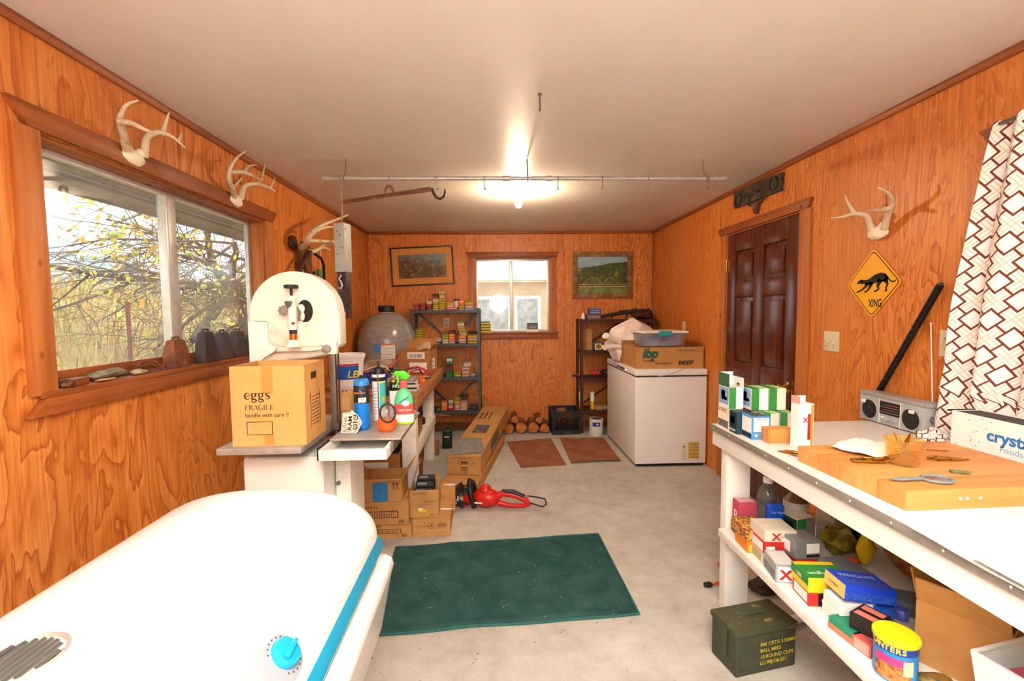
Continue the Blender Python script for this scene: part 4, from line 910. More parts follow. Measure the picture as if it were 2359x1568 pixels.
# yellow and green cartridge boxes
YEL = M('#e8c41c', .5); DGR = M('#2f5a2a', .5); RED = M('#b02a1c', .5); ORG = M('#e8641e', .5); TEAL = M('#1f8a68', .5)
def stripe_box(name, label, base, size, rot, body, band, group=None, face='f'):
    return carton(name, label, 'cartridge box', base, size, rot, body, group, panels=[(face, .0, 1, .62, 1, band, 'printed_band'), ('t', 0, 1, 0, 1, band, 'top_print')])
stripe_box('cartridge_box', 'yellow and green cartridge box, upper one left of the red strap', (.72, 4.0, Z+.0405), (.14, .09, .04), .03, YEL, DGR, 'boxes on the workbench')
stripe_box('cartridge_box', 'yellow and green cartridge box, lower one left of the red strap', (.71, 4.0, Z), (.17, .09, .04), -.03, YEL, DGR, 'boxes on the workbench')
carton('orange_carton', 'small orange and yellow carton beside the grey case on the workbench', 'carton', (.925, 3.80, Z), (.07, .07, .05), .1, ORG, panels=[('f', 0, 1, .35, .6, YEL)])
carton('tool_case', 'dark grey plastic case on the workbench behind the white boxes', 'case', (.86, 3.74, Z), (.13, .09, .045), 0, M('#4a5350', .5), bevel=.008)
for k, (w_, zz, lab) in enumerate(((.24, 0, 'lowest'), (.22, .033, 'upper'))):
    carton('white_carton', '%s of two flat white cartons with black stripe near the bench edge' % lab, 'carton', (.87, 3.45, Z+zz), (w_-.05, .14, .032), .02*k, M('#d9cfc4', .6, 0, .1), 'flat white cartons', panels=[('f', 0, 1, .55, .9, INKB, 'black_stripe')])
carton('grey_box', 'flat grey box resting on the white cartons', 'box', (.85, 3.46, Z+.066), (.20, .15, .028), -.03, M('#9b9086', .6, 0, .1))
b = B(); b.tube([(-.13, 0, .01), (-.10, .02, .045), (-.03, .03, .075), (.03, .0, .09), (.10, -.02, .07), (.13, -.05, .035), (.12, -.09, .012)], .013, 8, flat=.35)
b.tube([(-.12, .06, .012), (-.05, .02, .06), (.04, .05, .075), (.12, .03, .05), (.16, .0, .012)], .013, 8, flat=.35); b.tube([(-.05, -.05, .012), (.0, 0, .055), (.05, .06, .06), (.06, .1, .012)], .012, 8, flat=.35)
tag(b.obj('ratchet_strap', M('#b01c22', .6, 0, .1), None, (.80, 4.17, Z), smooth=60), 'tangled red webbing strap in front of the printed box', 'strap')
b = B(); b.tube([(-.1, -.02, .02), (-.03, .0, .03), (.05, .03, .04), (.1, .06, .07)], .012, 8); pl = b.obj('grip', M('#c4502a', .5), None); 
pl.parent = thing('pliers', 'orange handled pliers standing up in the clutter on the bench', 'pliers', (.60, 4.34, Z+.06), .5); pl.rotation_euler = (0, -.6, 0)
b = B(); b.tube([(-.13, -.04, -.01), (-.09, -.02, .01)], [.012, .004], 8); b.obj('jaw', DARK, pl.parent)
b = B(); b.grid(cloth(14, 10, .2, .14, .07, 9, 14), 18, 14)
tag(b.obj('black_rag', M('#1c1a1c', .9, 0, .2), None, (.60, 4.32, Z), .3, smooth=60), 'black rag under the orange pliers', 'rag')
# printed carton with outlet picture
pb = open_box('printed_carton', 'brown carton with white shipping label and outlet picture at the far bench end', 'cardboard box', (.80, 4.45, Z), (.30, .24, .22), -.18, CARD2, .004, flaps=(('r', .07, 35), ('b', .10, 20)))
S_ = (.30, .24, .22)
lbm = patch(pb, S_, 'f', .30, .86, .66, .93, PAPER, 'shipping_label'); patch(pb, S_, 'f', .36, .92, .08, .50, PAPER, 'shipping_label')
b = B(); random.seed(3)
for k in range(16):
    u = .36+.028*k; a, c = fpos(S_, 'f', u, .70, .0007), fpos(S_, 'f', u+random.uniform(.006, .018), .86, .0012); b.box(a[0], c[0], c[1], a[1], a[2], c[2])
b.obj('barcode', INKB, pb, smooth=0)
patch(pb, S_, 'r', .42, .68, .18, .62, PAPER, 'outlet_picture'); patch(pb, S_, 'r', .50, .58, .25, .33, INKB, 'socket_print', .001); patch(pb, S_, 'r', .50, .58, .46, .54, INKB, 'socket_print', .001)
b = B(); b.grid(lambda u, v: ((u-.5)*.16, (v-.5)*.10, .10*math.sin(PI*u)*(.6+.4*v)), 10, 8); tag(b.obj('bubble_wrap', PLB, None, (.86, 4.47, Z+.19), (.3, .5, .4), smooth=60, fix=False), 'sheet of clear plastic sticking out of the printed carton', 'plastic')
jr = turned('oil_bottle', 'small orange oil bottle standing at the bench edge', 'bottle', (.955, 3.62, Z), [('bottle', M('#e0562a', .35), [(.014, 0), (.016, .003), (.016, .05), (.008, .06), (.006, .085), (.002, .1), (0, .1)])], 16)
b = B(); b.tube([(-.05, 0, .012), (0, .01, .02), (.05, 0, .012)], [.012, .016, .01], 8); b.ball((-.055, 0, .014), .018, 10); tag(b.obj('hose_nozzle', STEEL, None, (.93, 3.98, Z), .6, smooth=60), 'chrome hose nozzle at the bench front edge', 'nozzle')
# ------------------------------------------------------------------ under the bench
SH = .4255
carton('parts_box', 'brown parts box with blue letters on the lower bench shelf', 'box', (.80, 3.62, SH), (.16, .22, .085), 0, CARD, panels=[('f', .1, .75, .3, .75, M('#5a6478', .6))])
carton('wooden_tray', 'pale wooden tray box on the lower bench shelf behind the parts box', 'tray', (.80, 3.95, SH), (.18, .26, .11), .03, PINE)
b = B(); b.grid(lambda u, v: ((u-.5)*.17, (v-.5)*.2, .03+.05*(u-.4)**2*3+.01*math.sin(v*4)), 12, 6); b.solid(.001)
tag(b.obj('folded_paper', PAPER, None, (.80, 3.62, SH+.085), .1), 'curled sheet of white paper on the parts box', 'paper')
turned('grinding_disc_stack', 'black round disc stack on the lower bench shelf', 'disc', (.80, 4.30, SH), [('discs', BLACK, [(.075, 0), (.08, .005), (.08, .05), (.07, .055), (0, .055)])])
rf = thing('red_rack', 'small red wire rack hanging under the bench shelf', 'rack', (.925, 3.98, .15))
rf.location = (.80, 4.15, 0)
for s in (-.06, .06): B().box(s-.006, s+.006, -.05, .05, 0, .30).obj('rack_side', M('#8a3a2c', .5), rf, bevel=.002)
B().box(-.06, .06, -.05, -.04, .27, .29).obj('rack_top', M('#8a3a2c', .5), rf); B().box(-.06, .06, -.05, -.04, .03, .05).obj('rack_bar', M('#8a3a2c', .5), rf); B().box(-.052, .052, -.04, .05, .05, .26).obj('rack_back', M('#a8604a', .6, 0, .2), rf)
tb_ = thing('tool_bag', 'black soft tool bag on top of the labelled carton', 'bag', (.715, 3.37, .472))
b = B(); b.box(-.14, .14, -.13, .13, 0, .13); b.obj('bag_body', M('#121114', .8, 0, .1), tb_, bevel=.03, seg=3)
b = B(); b.tube([(-.07, -.05, .125), (-.05, -.05, .155), (.05, -.05, .155), (.07, -.05, .125)], .009, 8); b.obj('handle', BLACK, tb_)
cb = carton('labelled_carton', 'brown carton with white shipping label under the black tool bag', 'cardboard box', (.715, 3.37, .251), (.30, .29, .22), 0, CARD2, panels=[('f', .16, .72, .05, .75, PAPER, 'shipping_label'), ('r', .25, .35, .5, .62, INK, 'arrow_print'), ('r', .55, .65, .5, .62, INK, 'arrow_print')])
ftext(cb, (.30, .29, .22), 'f', .42, .50, 'X1', .028, INKB); ftext(cb, (.30, .29, .22), 'f', .40, .34, 'J8.5', .03, INKB, bold=.01)
cb2 = carton('plain_carton', 'plain brown carton supporting the labelled carton', 'cardboard box', (.715, 3.37, 0), (.30, .29, .25), 0, CARD2)
# cartons on the floor in front
def fed_box(label, base, size, rot, g='ammunition cartons on the floor'):
    o = carton('ammunition_carton', label, 'cardboard box', base, size, rot, CARD, g, panels=[('f', .22, .80, .30, .33, INK, 'frame_print'), ('f', .22, .80, .57, .60, INK, 'frame_print'), ('f', .22, .235, .30, .60, INK, 'frame_print'), ('f', .785, .80, .30, .60, INK, 'frame_print')])
    for k in range(11): patch(o, size, 'f', .26+.045*k, .275+.045*k, .35, .55, M('#6b4526', .7, 0, 0), 'cartridge_print')
    ftext(o, size, 'f', .06, .72, 'FEDERAL', .026, INK, sp=1.25); ftext(o, size, 'f', .80, .08, '250', .026, INK, bold=.02)
    return o
fed_box('bottom carton printed FEDERAL 250 beside the tanning bed end', (.815, 3.08, 0), (.335, .24, .10), .0)
fed_box('second carton printed FEDERAL 250, under the open blue-labelled carton', (.80, 3.055, .101), (.335, .24, .15), .02)
ob = open_box('blue_label_carton', 'open brown carton with bright blue label and flared flaps', 'cardboard box', (.80, 3.05, .252), (.26, .22, .145), .03, CARD, .004, flaps=(('f', .075, 75), ('r', .11, 35), ('l', .075, 60)))
S_ = (.26, .22, .145); patch(ob, S_, 'f', .27, .64, .0, .86, M('#3a8fd8', .5, 0, .25, 90), 'blue_label')
for u in (.78, .86):
    patch(ob, S_, 'f', u, u+.018, .60, .78, INK, 'arrow_shaft'); b = B(); p = fpos(S_, 'f', u+.009, .76, .0004); b.prism([(p[0]-.009, p[1], p[2]), (p[0]+.009, p[1], p[2]), (p[0], p[1], p[2]+.014)], (0, -.0006, 0)); b.obj('arrow_head', INK, ob, smooth=0)
patch(ob, S_, 'f', .75, .90, .56, .575, INK, 'arrow_bar')
SMILE = [(0, 0), (.05, -.012), (.10, .004), (.05, .02), (0, .022)]
for k, (lab, base, size, rot) in enumerate((('lowest wide carton with round printed emblems at the floor', (1.105, 3.13, 0), (.245, .33, .12), .03), ('tall carton with white oval behind the open cartridge carton', (1.10, 3.345, 0), (.27, .075, .20), .02))):
    o = carton('shipping_carton', lab, 'cardboard box', base, size, rot, CARD, 'shipping cartons on the floor')
    if k == 0:
        for u in (.50, .72, .84):
            p = fpos(size, 'f', u, .62, .0004); b = B(); b.tube([(p[0]+.018*math.cos(2*PI*i/16)*(1.1 if u == .5 else .8), p[1]-.0005, p[2]+.018*math.sin(2*PI*i/16)*(1.1 if u == .5 else .8)) for i in range(16)], .0014, 5, closed=True); b.ball((p[0], p[1], p[2]), .008, 8, (1, .1, 1)); b.obj('printed_emblem', M('#7a5230', .7, 0, 0), o)
        ftext(o, size, 'f', .06, .55, 'Gamway', .026, M('#8a6238', .7, 0, 0)); patch(o, size, 'f', .05, .95, .34, .40, M('#c49a6c', .2, 0, 0), 'clear_tape')
    p = fpos(size, 't', .70, .42, .0004); b = B(); b.prism([(p[0]+x, p[1]+y, p[2]) for x, y in SMILE], (0, 0, .0006)); b.obj('white_print', WHITE, o, smooth=0)
oc = open_box('cartridge_carton', 'open narrow carton holding black cartridge packs', 'cardboard box', (1.055, 3.12, .1205), (.185, .26, .18), .06, CARD, .004, flaps=(('l', .15, -20),))
S_ = (.185, .26, .18); ftext(oc, S_, 'f', .10, .85, 'FEDERAL', .020, INK, sp=1.2); ftext(oc, S_, 'f', .48, .55, 'BUTTON', .017, INK); patch(oc, S_, 'f', .28, .56, .20, .28, YEL, 'yellow_sticker'); patch(oc, S_, 'f', .28, .46, .28, .34, WHITE, 'white_sticker'); ftext(oc, S_, 'f', .70, .05, '500', .017, INK); patch(oc, S_, 'f', .30, .62, .42, .99, M('#b9874f', .25, 0, 0), 'packing_tape'); patch(oc, S_, 'f', .10, .85, .46, .468, INK, 'printed_rule')
for k in range(3):
    cp = carton('cartridge_pack', ('nearest', 'middle', 'rear')[k]+' black cartridge pack in the open narrow carton', 'cartridge box', (1.05, 3.05+.072*k, .215+.02*k), (.12, .06, .07), .06, M('#26282a', .5), 'black cartridge packs', panels=[('f', .1, .9, .05, .4, M('#8f9294', .5)), ('f', .1, .3, .45, .8, RED), ('t', .1, .6, .3, .7, M('#8f9294', .5))])
    cp.rotation_euler = (.25, 0, .06)
# string trimmer line / green box and blue pry bar beside the saw
gb_ = open_box('white_tub', 'white tub with red rim line under the bench', 'tub', (.50, 3.10, 0), (.26, .28, .33), 0, PAPER, .005); patch(gb_, (.26, .28, .33), 'f', 0, 1, .93, .96, RED, 'red_line')
gc = thing('cable_tangle', 'green twine tangle with yellow cord in the white tub', 'twine', (.50, 3.10, .30)); random.seed(8)
b = B(); b.ball((0, 0, .02), 1, 14, (.105, .115, .07)); b.jitter(.02, 4, 25); b.obj('green_twine', worn('green_twine', '#22401c', '#3c5a2a', 40, rough=.95), gc, smooth=50)
b = B(); b.tube([(.08*math.cos(k*1.1)*(.6+.4*math.sin(k*.7)), -.05+.06*math.sin(k*1.3), .08+.012*math.sin(k*2.1)) for k in range(14)], .004, 6); b.obj('yellow_cord', M('#c8c22a', .6), gc)
b = B(); b.tube([(0, 0, 0), (-.04, .02, .18), (-.10, .05, .36), (-.14, .07, .44)], [.014, .012, .012, .01], 8); tag(b.obj('pry_bar', M('#3f6f9c', .5, .2), None, (.60, 2.90, .0), smooth=60), 'blue pry bar leaning beside the white tub', 'pry bar')
bpy.data.objects['pry_bar'].location = (.65, 2.915, 0); bpy.data.objects['pry_bar'].scale = (1, 1, 1.6)
# hedge trimmer on the floor
ht = thing('hedge_trimmer', 'red and black electric hedge trimmer lying on the concrete floor', 'hedge trimmer', (1.46, 3.40, 0), -.2)
REDP = M('#d0201a', .35); BLK2 = M('#16161a', .4)
b = B(); b.ball((.0, 0, .075), 1, 20, (.105, .07, .07)); b.ball((-.005, 0, .12), 1, 16, (.05, .05, .06)); b.ball((-.11, 0, .06), 1, 16, (.07, .05, .04)); b.obj('motor_housing', REDP, ht, smooth=60)
b = B(); b.tube([(.08, 0, .09), (.13, 0, .115), (.22, 0, .105), (.30, 0, .075), (.32, 0, .045), (.28, 0, .03), (.18, 0, .025), (.09, 0, .04)], [.03, .024, .022, .022, .02, .017, .017, .024], 12, flat=1); b.obj('rear_handle', REDP, ht, smooth=60)
b = B(); b.tube([(.12, 0, .128), (.2, 0, .128), (.29, 0, .095)], [.018, .02, .017], 10); b.obj('grip_pad', BLK2, ht, smooth=60)
b = B(); b.tube([(.31, 0, .06), (.36, 0, .045), (.42, 0, .03), (.45, 0, .05), (.44, 0, .09), (.38, 0, .10), (.31, 0, .105)], .006, 8); b.obj('cord_loop', BLK2, ht, smooth=60)
b = B(); b.tube([(-.08, -.05, .02), (-.10, -.06, .09), (-.12, -.04, .17), (-.13, .02, .19), (-.12, .06, .16), (-.10, .08, .06)], .021, 12); b.obj('front_handle', BLK2, ht, smooth=60)
b = B(); b.tube([(-.17, -.06, .015), (-.20, -.07, .06), (-.215, -.05, .13), (-.21, .02, .15), (-.20, .07, .09)], [.02, .03, .034, .03, .02], 12, flat=.5); b.obj('hand_guard', BLK2, ht, smooth=60)
text('printed_lettering', 'TORO', .022, ht, (-.195, -.094, .05), (PI/2, -1.35, 0), PAPER, bold=.02)
B().box(-.075, -.015, -.071, -.069, .055, .065).obj('badge', PAPER, ht)
b = B(); b.box(-.62, -.14, -.035, .035, .018, .024)
for k in range(12):
    for s in (-1, 1): b.prism([(-.60+.038*k, s*.034, .018), (-.585+.038*k, s*.034, .018), (-.59+.038*k, s*.06, .018)], (0, 0, .005))
b.obj('blade_bar', M('#5a5a5c', .3, .8), ht, smooth=0); B().box(-.22, -.13, -.03, .03, .008, .017).obj('blade_sheath', REDP, ht)
# long cartons: a flat one full of tubes, and a taller one tilted on top of it
LX, LYY, LZZ = .29, 1.62, .165; LROT = (.055, 0, -.17); LLOC = (1.265, 3.86, .088)
lw_ = thing('flat_long_carton', 'flat open-ended carton holding steel tubes under the long carton', 'cardboard box', (1.225, 3.60, 0), -.17)
b = B(); b.box(-.15, .15, 0, 1.5, 0, .004).box(-.15, -.146, 0, 1.5, .004, .082).box(.146, .15, 0, 1.5, .004, .082).box(-.15, .15, .05, 1.5, .082, .086).box(-.146, .146, 1.496, 1.5, .004, .082); b.obj('carton_sleeve', CARD, lw_, smooth=0)
lc = thing('long_carton', 'very long cardboard carton propped towards the far wall', 'cardboard box', LLOC); lc.rotation_euler = LROT
B().box(-LX/2, LX/2, 0, LYY, 0, LZZ).obj('carton_body', CARD, lc, bevel=.002, seg=1)
for s_, v_, h_, x_ in (('4 LIGHT HANGER FIXTURE', .142, .015, -.11), ('ITEM #', .012, .018, -.02), ('140093', .098, .011, .06)): text('printed_lettering', s_, h_, lc, (x_, -.0009, v_), (PI/2, 0, 0), INK)
b = B()
for (x0_, x1_, z0_, z1_) in ((-.05, .04, .09, .092), (-.05, .04, .12, .122), (-.05, -.048, .09, .122), (.038, .04, .09, .122), (-.03, .03, .062, .067), (-.03, .03, .05, .055), (-.03, .03, .038, .043), (-.025, .03, .1, .113)): b.box(x0_, x1_, -.0012, -.0002, z0_, z1_)
b.obj('printed_frame', INK, lc, smooth=0)
PHOTO = worn('printed_photo', '#4a4a4c', '#7a6a5c', 20, rough=.6)
B().box(-.07, .07, .62, .88, LZZ, LZZ+.0012).obj('product_picture', PHOTO, lc, smooth=0); B().box(LX/2, LX/2+.0012, .48, .92, .03, .135).obj('product_picture', PHOTO, lc, smooth=0)
for k in range(3): B().box(-.10+.05*k, -.085+.05*k, 1.1, 1.35, LZZ, LZZ+.0008).obj('printed_line', INK, lc, smooth=0)
rt = thing('conduit_bundle', 'bundle of shiny steel tubes in the end of the flat carton', 'tubes', (1.225, 3.60, .0045), -.17)
tube_me = None
for r_ in range(2):
    for k in range(7 - r_):
        xx = -.122+.0405*k+.0202*(r_ % 2); zz = .0195+.0345*r_; n = 12
        if tube_me is None:
            b = B(); ro = [[b.bm.verts.new((rr*math.cos(2*PI*i/n), yy, rr*math.sin(2*PI*i/n))) for i in range(n)] for rr, yy in ((.0185, .5), (.0185, .02), (.0155, .02), (.0155, .09))]
            for A_2, C_2 in zip(ro, ro[1:]):
                for i in range(n): b._f([A_2[i], A_2[(i+1) % n], C_2[(i+1) % n], C_2[i]])
            b._f(ro[3]); tube_me = b.mesh('tube', M('#c9ccd0', .18, .9, .05), smooth=50)
        mk('tube', tube_me, rt, (xx, 0, zz))
b = B()
def rag(u, v):                                          # triangular corner of felt folded over the near end
    a = Vector((-.19, -.012, 0)); c_ = Vector((.17, .08, 0)); d_ = Vector((-.05, .46, 0)); p = a.lerp(c_, u); p = p.lerp(d_+Vector(((u-.5)*.22, 0, 0)), v); n_ = mnoise.noise(Vector((p.x*7, p.y*7, 1)))
    z = LZZ+.006+.005*abs(n_); over = max(0, abs(p.x)-LX/2); x2 = max(-LX/2-.008, min(LX/2+.008, p.x)); z -= over*.9
    if p.y < -.002: z -= .02
    return (x2, p.y, z)
b.grid(rag, 24, 20); b.solid(.003)
rg = tag(b.obj('carpet_scrap', worn('grey_felt', '#7a746e', '#9a938a', 60, rough=.98, bump=.5), None, LLOC, LROT, smooth=60), 'scrap of grey felt draped over the near end of the long carton', 'rag')
# green canister on the floor
gc2 = thing('battery_lantern', 'black and green square battery canister on the floor by the bench', 'canister', (1.01, 4.96, 0))
B().box(-.05, .05, -.05, .05, 0, .17).obj('canister_body', M('#1c201c', .5), gc2, bevel=.01); B().box(-.03, .03, -.03, .03, .17, .20).obj('canister_top', M('#2d5a2c', .5), gc2, bevel=.006); B().box(-.03, .03, -.0515, -.0505, .125, .135).obj('printed_line', PAPER, gc2)
b = B(); b.tube([(-.04, 0, .17), (-.03, 0, .235), (.03, 0, .235), (.04, 0, .17)], .006, 8); b.obj('handle', M('#2d5a2c', .5), gc2)
# floor mats
MATB = worn('brown_felt_mat', '#8a5236', '#9c6444', 5, rough=.95)
def floor_mat(name, label, pts, curl):
    c = Vector(pts[0]); b = B(); A, Bq, Cq, Dq = [Vector((p[0], p[1], 0)) for p in pts]
    def f(u, v):
        p = A.lerp(Bq, u).lerp(Dq.lerp(Cq, u), v); n = mnoise.noise(p*3)
        return (p.x-c.x, p.y-c.y, .0055+.002*n+curl*max(0, (.25-v)/.25)**2*(.4+.6*math.sin(PI*u)))
    b.grid(f, 20, 20); b.solid(.004); return tag(b.obj(name, MATB, None, (c.x, c.y, 0), smooth=60), label, 'mat')
floor_mat('floor_mat', 'flat brown fibre mat on the floor left of the curled one', [(1.765, 4.25), (2.20, 4.30), (2.165, 5.23), (1.65, 5.125)], 0)
floor_mat('floor_mat', 'brown fibre mat with curled near edge beside the chest freezer', [(2.25, 4.34), (2.745, 4.38), (2.77, 5.22), (2.27, 5.24)], .022)
# ------------------------------------------------------------------ logs against the far wall
LOGM = worn('log_bark', '#6a3c20', '#9a6238', 20, rough=.95, bump=.5); ENDM = worn('log_end_grain', '#c07838', '#a85c26', 14, rough=.85)
random.seed(4)
for k, (x, r, z) in enumerate(((1.685, .062, .068), (1.835, .068, .075), (1.98, .066, .072), (2.115, .058, .064), (1.76, .046, .175), (2.05, .042, .165))):
    lg = thing('firewood_log', ['split log touching the long carton', 'thickest round log in the row by the far wall', 'third log from the long carton', 'log nearest the milk crate', 'thin log lying on top of the first two', 'thin log lying on top of the last two'][k], 'log', (x, 5.46, z))
    b = B(); n = 18; R0 = [r*(1+.10*math.sin(3*2*PI*i/n+k)+random.uniform(-.05, .05)) for i in range(n)]
    A = [b.bm.verts.new((R0[i]*math.cos(2*PI*i/n), 0, R0[i]*math.sin(2*PI*i/n))) for i in range(n)]; C = [b.bm.verts.new((v.co.x, .26, v.co.z)) for v in A]
    for i in range(n): b._f([A[i], A[(i+1) % n], C[(i+1) % n], C[i]])
    b._f(C); b._f(A[::-1]); b.obj('log_body', LOGM, lg, smooth=50)
    B().prism([(.9*v*math.cos(2*PI*i/n), -.0004, .9*v*math.sin(2*PI*i/n)) for i, v in enumerate(R0)], (0, -.002, 0)).obj('end_grain', ENDM, lg, smooth=0)
# ------------------------------------------------------------------ milk crate
CRB = M('#1d2026', .5, 0, .08); mc = thing('milk_crate', 'black plastic milk crate standing on the floor by the far wall', 'crate', (2.365, 5.56, 0), .03)
cw, chh = .165, .28; b = B(); b.box(-cw, cw, -cw, cw, .0, .012); b.obj('base', CRB, mc, bevel=.003)
for s, ax in ((-1, 'y'), (1, 'y'), (-1, 'x'), (1, 'x')):
    b = B()
    def put(u0, u1, z0, z1, s=s, ax=ax, b=b, e=0):
        if ax == 'y': b.box(u0, u1, s*cw-.005, s*cw+.005, z0, z1)
        else: b.box(s*cw-.005, s*cw+.005, u0, u1, z0, z1)
    put(-cw, cw, .0, .055); put(-cw, cw, .255, .28); put(-cw, -.06, .205, .256); put(.06, cw, .205, .256); put(-cw, cw, .19, .206)
    put(-cw, -cw+.022, .05, .2); put(cw-.022, cw, .05, .2)
    for k in range(-4, 9):
        for sg in (1, -1):
            x_ = -.14+.04*k; p0, p1 = (x_, .056), (x_+sg*.135, .19)
            def cl(p, q):
                (xa, za), (xb, zb) = p, q
                if max(xa, xb) < -.145 or min(xa, xb) > .145: return None
                def at(x): return za+(zb-za)*(x-xa)/(xb-xa)
                pts_ = [p, q]
                for i, (x, z) in enumerate(pts_):
                    xc = max(-.145, min(.145, x)); pts_[i] = (xc, at(xc))
                return pts_
            r = cl(p0, p1)
            if r and abs(r[0][0]-r[1][0]) > .01:
                q = [(r[0][0], s*cw, r[0][1]), (r[1][0], s*cw, r[1][1])] if ax == 'y' else [(s*cw, r[0][0], r[0][1]), (s*cw, r[1][0], r[1][1])]
                b.tube(q, .0035, 4)
    b.obj('lattice_side', CRB, mc, smooth=0)
text('moulded_lettering', 'Darigold', .028, mc, (-.03, -cw-.0055, .018), (PI/2, 0, 0), M('#5a5c62', .5, 0, 0))
for k in range(3): chunk('kindling', ('short', 'long', 'split')[k]+' reddish stick of kindling inside the milk crate', 'kindling', (2.30+.06*k, 5.56, .013), (.05, .22, .15+.02*k), worn('kindling_wood', '#8a4424', '#5a2c18', 20, rough=.9), k+3)
# ================================================================== FAR WALL AND RIGHT CORNER
# ------------------------------------------------------------------ grey steel shelving with cartridge boxes
GS = M('#4d545e', .45, .3, .1, 20)
gs = thing('steel_shelf', 'grey slotted-angle steel shelf unit full of cartridge boxes', 'shelf', (.96, 5.58, 0)); gx, gy = .96, 5.58
SX0, SX1, SY0, SY1 = .565, 1.365, 5.43, 5.735
LEV = [.295, .695, 1.092, 1.485]
def angle_post(x, y, sx, sy, h, par, mat):
    b = B(); b.box(min(x, x+sx*.032), max(x, x+sx*.032), min(y, y+sy*.003), max(y, y+sy*.003), 0, h); b.box(min(x, x+sx*.003), max(x, x+sx*.003), min(y, y+sy*.032), max(y, y+sy*.032), 0, h); p = b.obj('post', mat, par, smooth=0)
    if sy > 0:
        b = B()
        for k in range(int(h/.1)): b.cyl((x+sx*.016, y-.0006, .06+.1*k), (x+sx*.016, y-.0002, .06+.1*k), .004, n=6)
        b.obj('bolt', STEEL, p)
for (x, sx) in ((SX0, 1), (SX1, -1)):
    for (y, sy) in ((SY0, 1), (SY1, -1)): angle_post(x-gx, y-gy, sx, sy, LEV[-1]+.012, gs, GS)
for z in LEV:
    b = B(); b.box(SX0+.004-gx, SX1-.004-gx, SY0+.004-gy, SY1-.004-gy, z-.004, z); b.box(SX0+.004-gx, SX1-.004-gx, SY0+.0035-gy, SY0+.006-gy, z-.032, z); b.box(SX0+.004-gx, SX1-.004-gx, SY1-.006-gy, SY1-.0035-gy, z-.032, z); b.obj('shelf_board', GS, gs, smooth=0)
for (x0_, z0_, x1_, z1_) in ((.60, 1.46, .98, 1.11), (1.33, 1.46, .98, 1.11), (.60, .67, .98, .31), (1.33, .67, .98, .31)):
    d = Vector((x1_-x0_, 0, z1_-z0_)); B().cbox(((x0_+x1_)/2-gx, SY1-.01-gy, (z0_+z1_)/2), (d.length, .003, .022), (0, math.atan2(-d.z, d.x), 0)).obj('brace', GS, gs, smooth=0)
PAL = {'redbrown': ('#8a3a26', '#a8523a'), 'brown': ('#8e5030', '#6e3a22'), 'white': ('#d8c8b8', '#b8a894'), 'yellow': ('#d8b41e', '#6f7a1e'), 'olive': ('#8a8a2a', '#5a5a20'), 'salmon': ('#d09070', '#e0b090'), 'tan': ('#c09a5c', '#a87a40'),
       'orange': ('#e07a1e', '#e8b03a'), 'pink': ('#d8a894', '#b07a6a'), 'blue': ('#3a58b8', '#2a3a88'), 'green': ('#2a7a46', '#1f5a34'), 'teal': ('#2a8a6a', '#d8e0c0'), 'red': ('#b8321e', '#e0b0a0'), 'grey': ('#8a9088', '#b8bab4'), 'dark': ('#3a2a2a', '#5a3a34'), 'ltorange': ('#f06a1c', '#f0a070'), 'dred': ('#7a281e', '#5a1e18'), 'bluew': ('#b8c4d8', '#5a6a98')}
def stacks(z0, rows, where, ydef=5.56, px=946., x0=.565, sc=.00503, hp=.0051):
    n = 0
    ords = ['lowest', 'second', 'third', 'fourth', 'fifth', 'sixth', 'seventh', 'eighth', 'ninth']
    for ci, (u0, u1, items) in enumerate(rows):
        z = z0+.0006; xc = x0+((u0+u1)/2-px)*sc; w = (u1-u0)*sc-.004
        for k, it in enumerate(items):
            nm, hpx = it[0], it[1]; h = hpx*hp; dx = it[2]*sc if len(it) > 2 else 0; c1, c2 = PAL[nm]
            random.seed(ci*31+k*7+int(z0*100)); dep = random.uniform(.10, .14); r = random.uniform(-.06, .06)
            plain = {'redbrown': 'red-brown', 'dred': 'dark red', 'ltorange': 'bright orange', 'bluew': 'pale blue', 'yellow': 'yellow and green', 'orange': 'orange and yellow'}.get(nm, nm)
            lab = '%s box, %s in pile %s from left, %s' % (plain, 'alone' if len(items) == 1 else ords[k], ['first', 'second', 'third', 'fourth', 'fifth', 'sixth', 'seventh', 'eighth', 'ninth', 'tenth'][ci], where)
            lab = lab.replace('alone in pile', 'alone, pile')
            dx = max(-.02, min(.02, dx))
            o = carton('cartridge_box', lab, 'cartridge box', (xc+dx, ydef+random.uniform(-.012, .012), z), (w*.96, dep, h-.0008), r, M(c1, .6, 0, .1, 60), 'cartridge boxes on the '+where, panels=[('f', .04, .96, .45, .9, M(c2, .6, 0, .1, 60), 'end_label')], bevel=.001)
            z += h
stacks(LEV[3], [(949, 963, [('redbrown', 8), ('redbrown', 7)]), (965, 979, [('redbrown', 9), ('redbrown', 8)]), (980, 993, [('brown', 8), ('redbrown', 7), ('white', 7)]), (994, 1008.5, [('yellow', 5), ('yellow', 5), ('yellow', 5), ('yellow', 4), ('white', 8), ('redbrown', 6), ('dark', 5)]),
   (1009.5, 1024, [('tan', 6), ('yellow', 5), ('yellow', 5), ('yellow', 6), ('yellow', 5), ('salmon', 6), ('tan', 6), ('white', 4)]), (1025, 1052, [('red', 6)]), (1055.5, 1068, [('yellow', 6), ('yellow', 6), ('ltorange', 11)]), (1069.5, 1088, [('bluew', 5), ('pink', 9), ('yellow', 8)])], 'top steel shelf')
carton('cartridge_box', 'yellow and pink cartridge box lying on the flat red box beside the jar', 'cartridge box', (1.015, 5.56, LEV[3]+.032), (.07, .11, .052), .05, M('#d8a894', .6), panels=[('f', .04, .96, .5, .95, M('#b8b02a', .6))])
